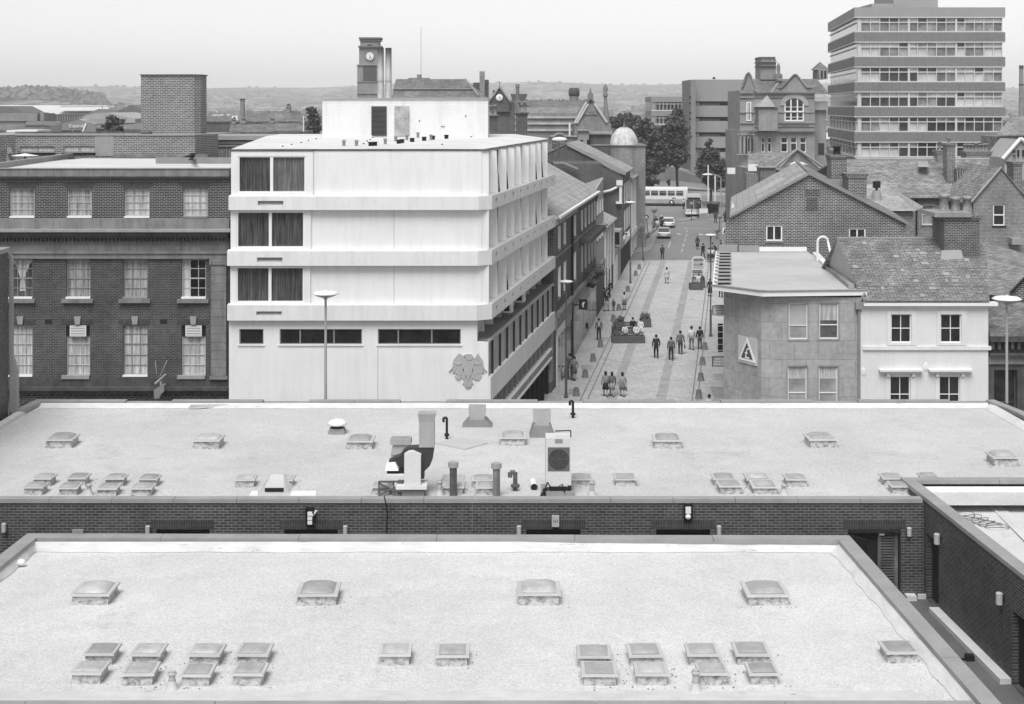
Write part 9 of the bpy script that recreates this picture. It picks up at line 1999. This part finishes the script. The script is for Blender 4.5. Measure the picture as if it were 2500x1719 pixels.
ppl = [
 ('man in all-dark clothes walking away, leftmost of the five men', 1602, 875, dict(top=.025, legs=.02, H=1.76, stride=.12)),
 ('man in mid-grey jacket and dark trousers walking away with white bag', 1638.4, 880, dict(top=.11, legs=.025, bag=.5, stride=.2)),
 ('man in grey sweater striding away with a dark holdall', 1661, 865.4, dict(top=.13, legs=.05, bag=.06, stride=.12, head=-12, H=1.78)),
 ('man in white shirt and grey trousers walking away', 1688.4, 855, dict(top=.6, legs=.22, H=1.84, sleeve=.5, stride=.18)),
 ('man in black sweater and grey trousers, rightmost of the five men', 1708.5, 853, dict(top=.02, legs=.1, H=1.74, stride=.06)),
 ('dark-haired person in white top just above the near parapet', 1731.4, 1032, dict(top=.62, legs=.2, H=1.7)),
 ('person in long dark coat behind the lamp near the corner building', 1733.5, 724, dict(top=.02, legs=.02, kind='coat', H=1.7)),
 ('legs of a dark-dressed person under the corner building eaves', 1760, 727, dict(top=.03, legs=.02, H=1.7)),
 ('woman in pale dress walking away in the middle of the paving with a bag', 1627.7, 692.6, dict(top=.5, legs=.5, kind='dress', bag=.5, H=1.66)),
 ('person in white shirt with dark waistcoat at the edge of the paving', 1617, 633, dict(top=.05, legs=.02, H=1.66, inner=.6)),
 ('woman in long dark coat standing in the road', 1702.8, 609, dict(top=.05, legs=.05, kind='coat', H=1.62, stride=.05)),
 ('dark-jacketed person walking behind the notice board', 1716.5, 630, dict(top=.02, legs=.05, head=30)),
 ('person in white blouse and dark skirt right of the lamp', 1739, 640, dict(top=.6, legs=.03, kind='skirt', H=1.66)),
 ('person in pale top beside the lamp column', 1731, 641, dict(top=.4, legs=.05, H=1.68)),
 ('person in dark jacket and pale collar near the awning', 1760, 622, dict(top=.02, legs=.4, head=60)),
 ('person bending forward beside the white roof fins', 1748, 628, dict(top=.1, legs=.1, lean=.8, head=90)),
 ('person in grey top by the awning wall', 1773.5, 613, dict(top=.25, legs=.2, H=1.6)),
 ('dark-dressed person under the far kerb sign', 1770.5, 543.5, dict(top=.04, legs=.02, H=1.75, inner=.5)),
 ('person crossing in front of the bus in a pale shirt', 1669, 511, dict(top=.45, legs=.04, head=160, stride=.3)),
 ('woman in white top in the group beside the parked car', 1605, 564, dict(top=.62, legs=.2, kind='skirt', H=1.65)),
 ('grey-dressed person in the group beside the parked car', 1596, 565, dict(top=.14, legs=.1, kind='skirt', H=1.62)),
 ('dark-haired person at the back of the group beside the car', 1601, 557, dict(top=.05, legs=.05)),
 ('motorcyclist in dark leathers and pale helmet beyond the parked car', 1615, 556, dict(top=.03, legs=.02, hair=.6, H=1.8)),
 ('man in open grey jacket and white shirt walking towards the camera', 1462, 831, dict(top=.14, legs=.03, head=180, inner=.65, H=1.74, stride=.12)),
 ('man in grey boiler suit beside the left lamp post', 1391.3, 927, dict(top=.1, legs=.09, head=170, H=1.8, stride=.03)),
 ('long-haired woman in short grey skirt beside the lamp post', 1402, 929, dict(top=.22, legs=.1, kind='skirt', head=150, H=1.66, stride=.06)),
 ('woman in pale jacket half hidden, left of the three walking women', 1478.5, 969, dict(top=.24, legs=.03, kind='skirt', H=1.66)),
 ('woman in grey jacket and plaid skirt, middle of the three walking women', 1494, 969, dict(top=.13, legs=.3, kind='skirt', H=1.62)),
 ('woman in light jacket carrying a handbag, right of the three walking women', 1519.5, 969, dict(top=.3, legs=.17, kind='skirt', H=1.6, bag=.12)),
 ('woman in dark jacket pushing a pushchair towards the camera', 1481, 750, dict(top=.03, legs=.05, head=180, inner=.6, H=1.64, arms=.5)),
 ('small child in dark clothes walking beside the pushchair', 1498, 759.5, dict(top=.05, legs=.04, head=170, H=1.05, stride=.2)),
 ('slim woman in pale top and grey skirt standing by a bollard', 1524, 758, dict(top=.5, legs=.14, kind='skirt', head=10, H=1.66, stride=.04)),
 ('dark-coated person behind the pushchair by the shops', 1486.5, 727, dict(top=.03, legs=.03, H=1.7)),
 ('person in grey coat standing in the shadow of the shops', 1476, 745, dict(top=.06, legs=.05, H=1.6)),
 ('tiny dark figure on the far right pavement', 1747, 545, dict(top=.06, legs=.04)),
]
for lab, a, b, kw in ppl: person(lab, a, b, **kw)
def seated(label, px, Y, **kw):
    x_ = X(px, Y); kw.setdefault('H', 1.5); person(label, 0, 0, pos=V((x_, Y, M*Y)), sit=True, head=180, **kw)
seated('child in white jumper sitting on the front bench, left', 1525.5, Y0+2.45, top=.65, legs=.4, hair=.1)
seated('child in white jumper sitting on the front bench, right', 1552.5, Y0+2.45, top=.65, legs=.55, hair=.12)
seated('person in black clothes sitting on the back bench', 1545, Y0+4.85, top=.02, legs=.02, H=1.7)
seated('person in white sitting at the right end of the back bench', 1564, Y0+4.85, top=.65, legs=.6, H=1.55)
seated('person in white shirt lounging on the right-hand bench', 1706, Y1+3.0, top=.62, legs=.5, H=1.65)
# pushchair
p = onst(1480.5, 760); t = thing('pushchair', 'folding pushchair with striped seat and small wheels', 'pushchair', p); mb = MB()
for sx_ in (-.22, .22): mb.path([p+V((sx_, .45, 1.0)), p+V((sx_, .1, .5)), p+V((sx_, -.25, .12))], .018, n=5); mb.tube(p+V((sx_, .3, .1)), p+V((sx_, -.1, .6)), .018, n=5)
mb.build('frame', BLACK, t); mb = MB(); mb.hexa([p+V((-.2, -.15, .3)), p+V((.2, -.15, .3)), p+V((.2, .15, .35)), p+V((-.2, .15, .35))], [p+V((-.2, -.12, .42)), p+V((.2, -.12, .42)), p+V((.2, .25, .85)), p+V((-.2, .25, .85))]); mb.build('seat', brick('striped_cloth', .5, .04, .2, bwid=1, bh=.08, ms=.01), t)
for sx_ in (-.22, .22):
    for y in (-.25, .32): mb = MB(); mb.lathe(p+V((sx_-.02, y, .09)), [(.04, 0), (.09, 0), (.09, .04), (.04, .04)], 10, axis=(1, 0, 0)); mb.build('wheel', TYRE, t)
# bicycle by the shop
p = onst(1373, 930); t = thing('bicycle', 'bicycle leaning against the shop wall near the left lamp', 'bicycle', p); mb = MB()
for y in (0, 1.05):
    c = p+V((.15*y, y, .33)); pts = [c+V((0, .32*math.cos(a), .32*math.sin(a))) for a in [2*math.pi*k/14 for k in range(15)]]; mb2 = MB(); mb2.path(pts, .018, n=4); mb2.build('wheel', TYRE, t)
mb.path([p+V((0, 0, .33)), p+V((.05, .4, .8)), p+V((.12, .9, .85)), p+V((.15, 1.05, .33))], .02, n=5); mb.path([p+V((0, 0, .33)), p+V((.06, .48, .3)), p+V((.05, .4, .8))], .018, n=5); mb.path([p+V((.06, .48, .3)), p+V((.12, .9, .85))], .018, n=5); mb.path([p+V((-.2, .92, 1.0)), p+V((.4, .92, 1.0))], .015, n=5); mb.build('frame', WPAINT, t)
mb = MB(); mb.blob(p+V((.05, .38, .92)), .08, .14, .04); mb.build('saddle', BLACK, t)

# ================= HAZE =================
hm_ = bpy.data.materials.new('haze'); hm_.use_nodes = True; n = hm_.node_tree; n.nodes.clear(); o = n.nodes.new('ShaderNodeOutputMaterial'); pv = n.nodes.new('ShaderNodeVolumePrincipled')
pv.inputs['Color'].default_value = (1, 1, 1, 1); pv.inputs['Density'].default_value = HAZE = .00020; pv.inputs['Anisotropy'].default_value = -.4
n.links.new(pv.outputs[0], o.inputs['Volume'])
mb = MB(); mb.box(-6000, 6000, -200, 8000, -12, 190); hz = mb.build('haze', hm_); tag(hz, 'pale even haze lying over the whole town and valley', 'haze', kind='stuff')
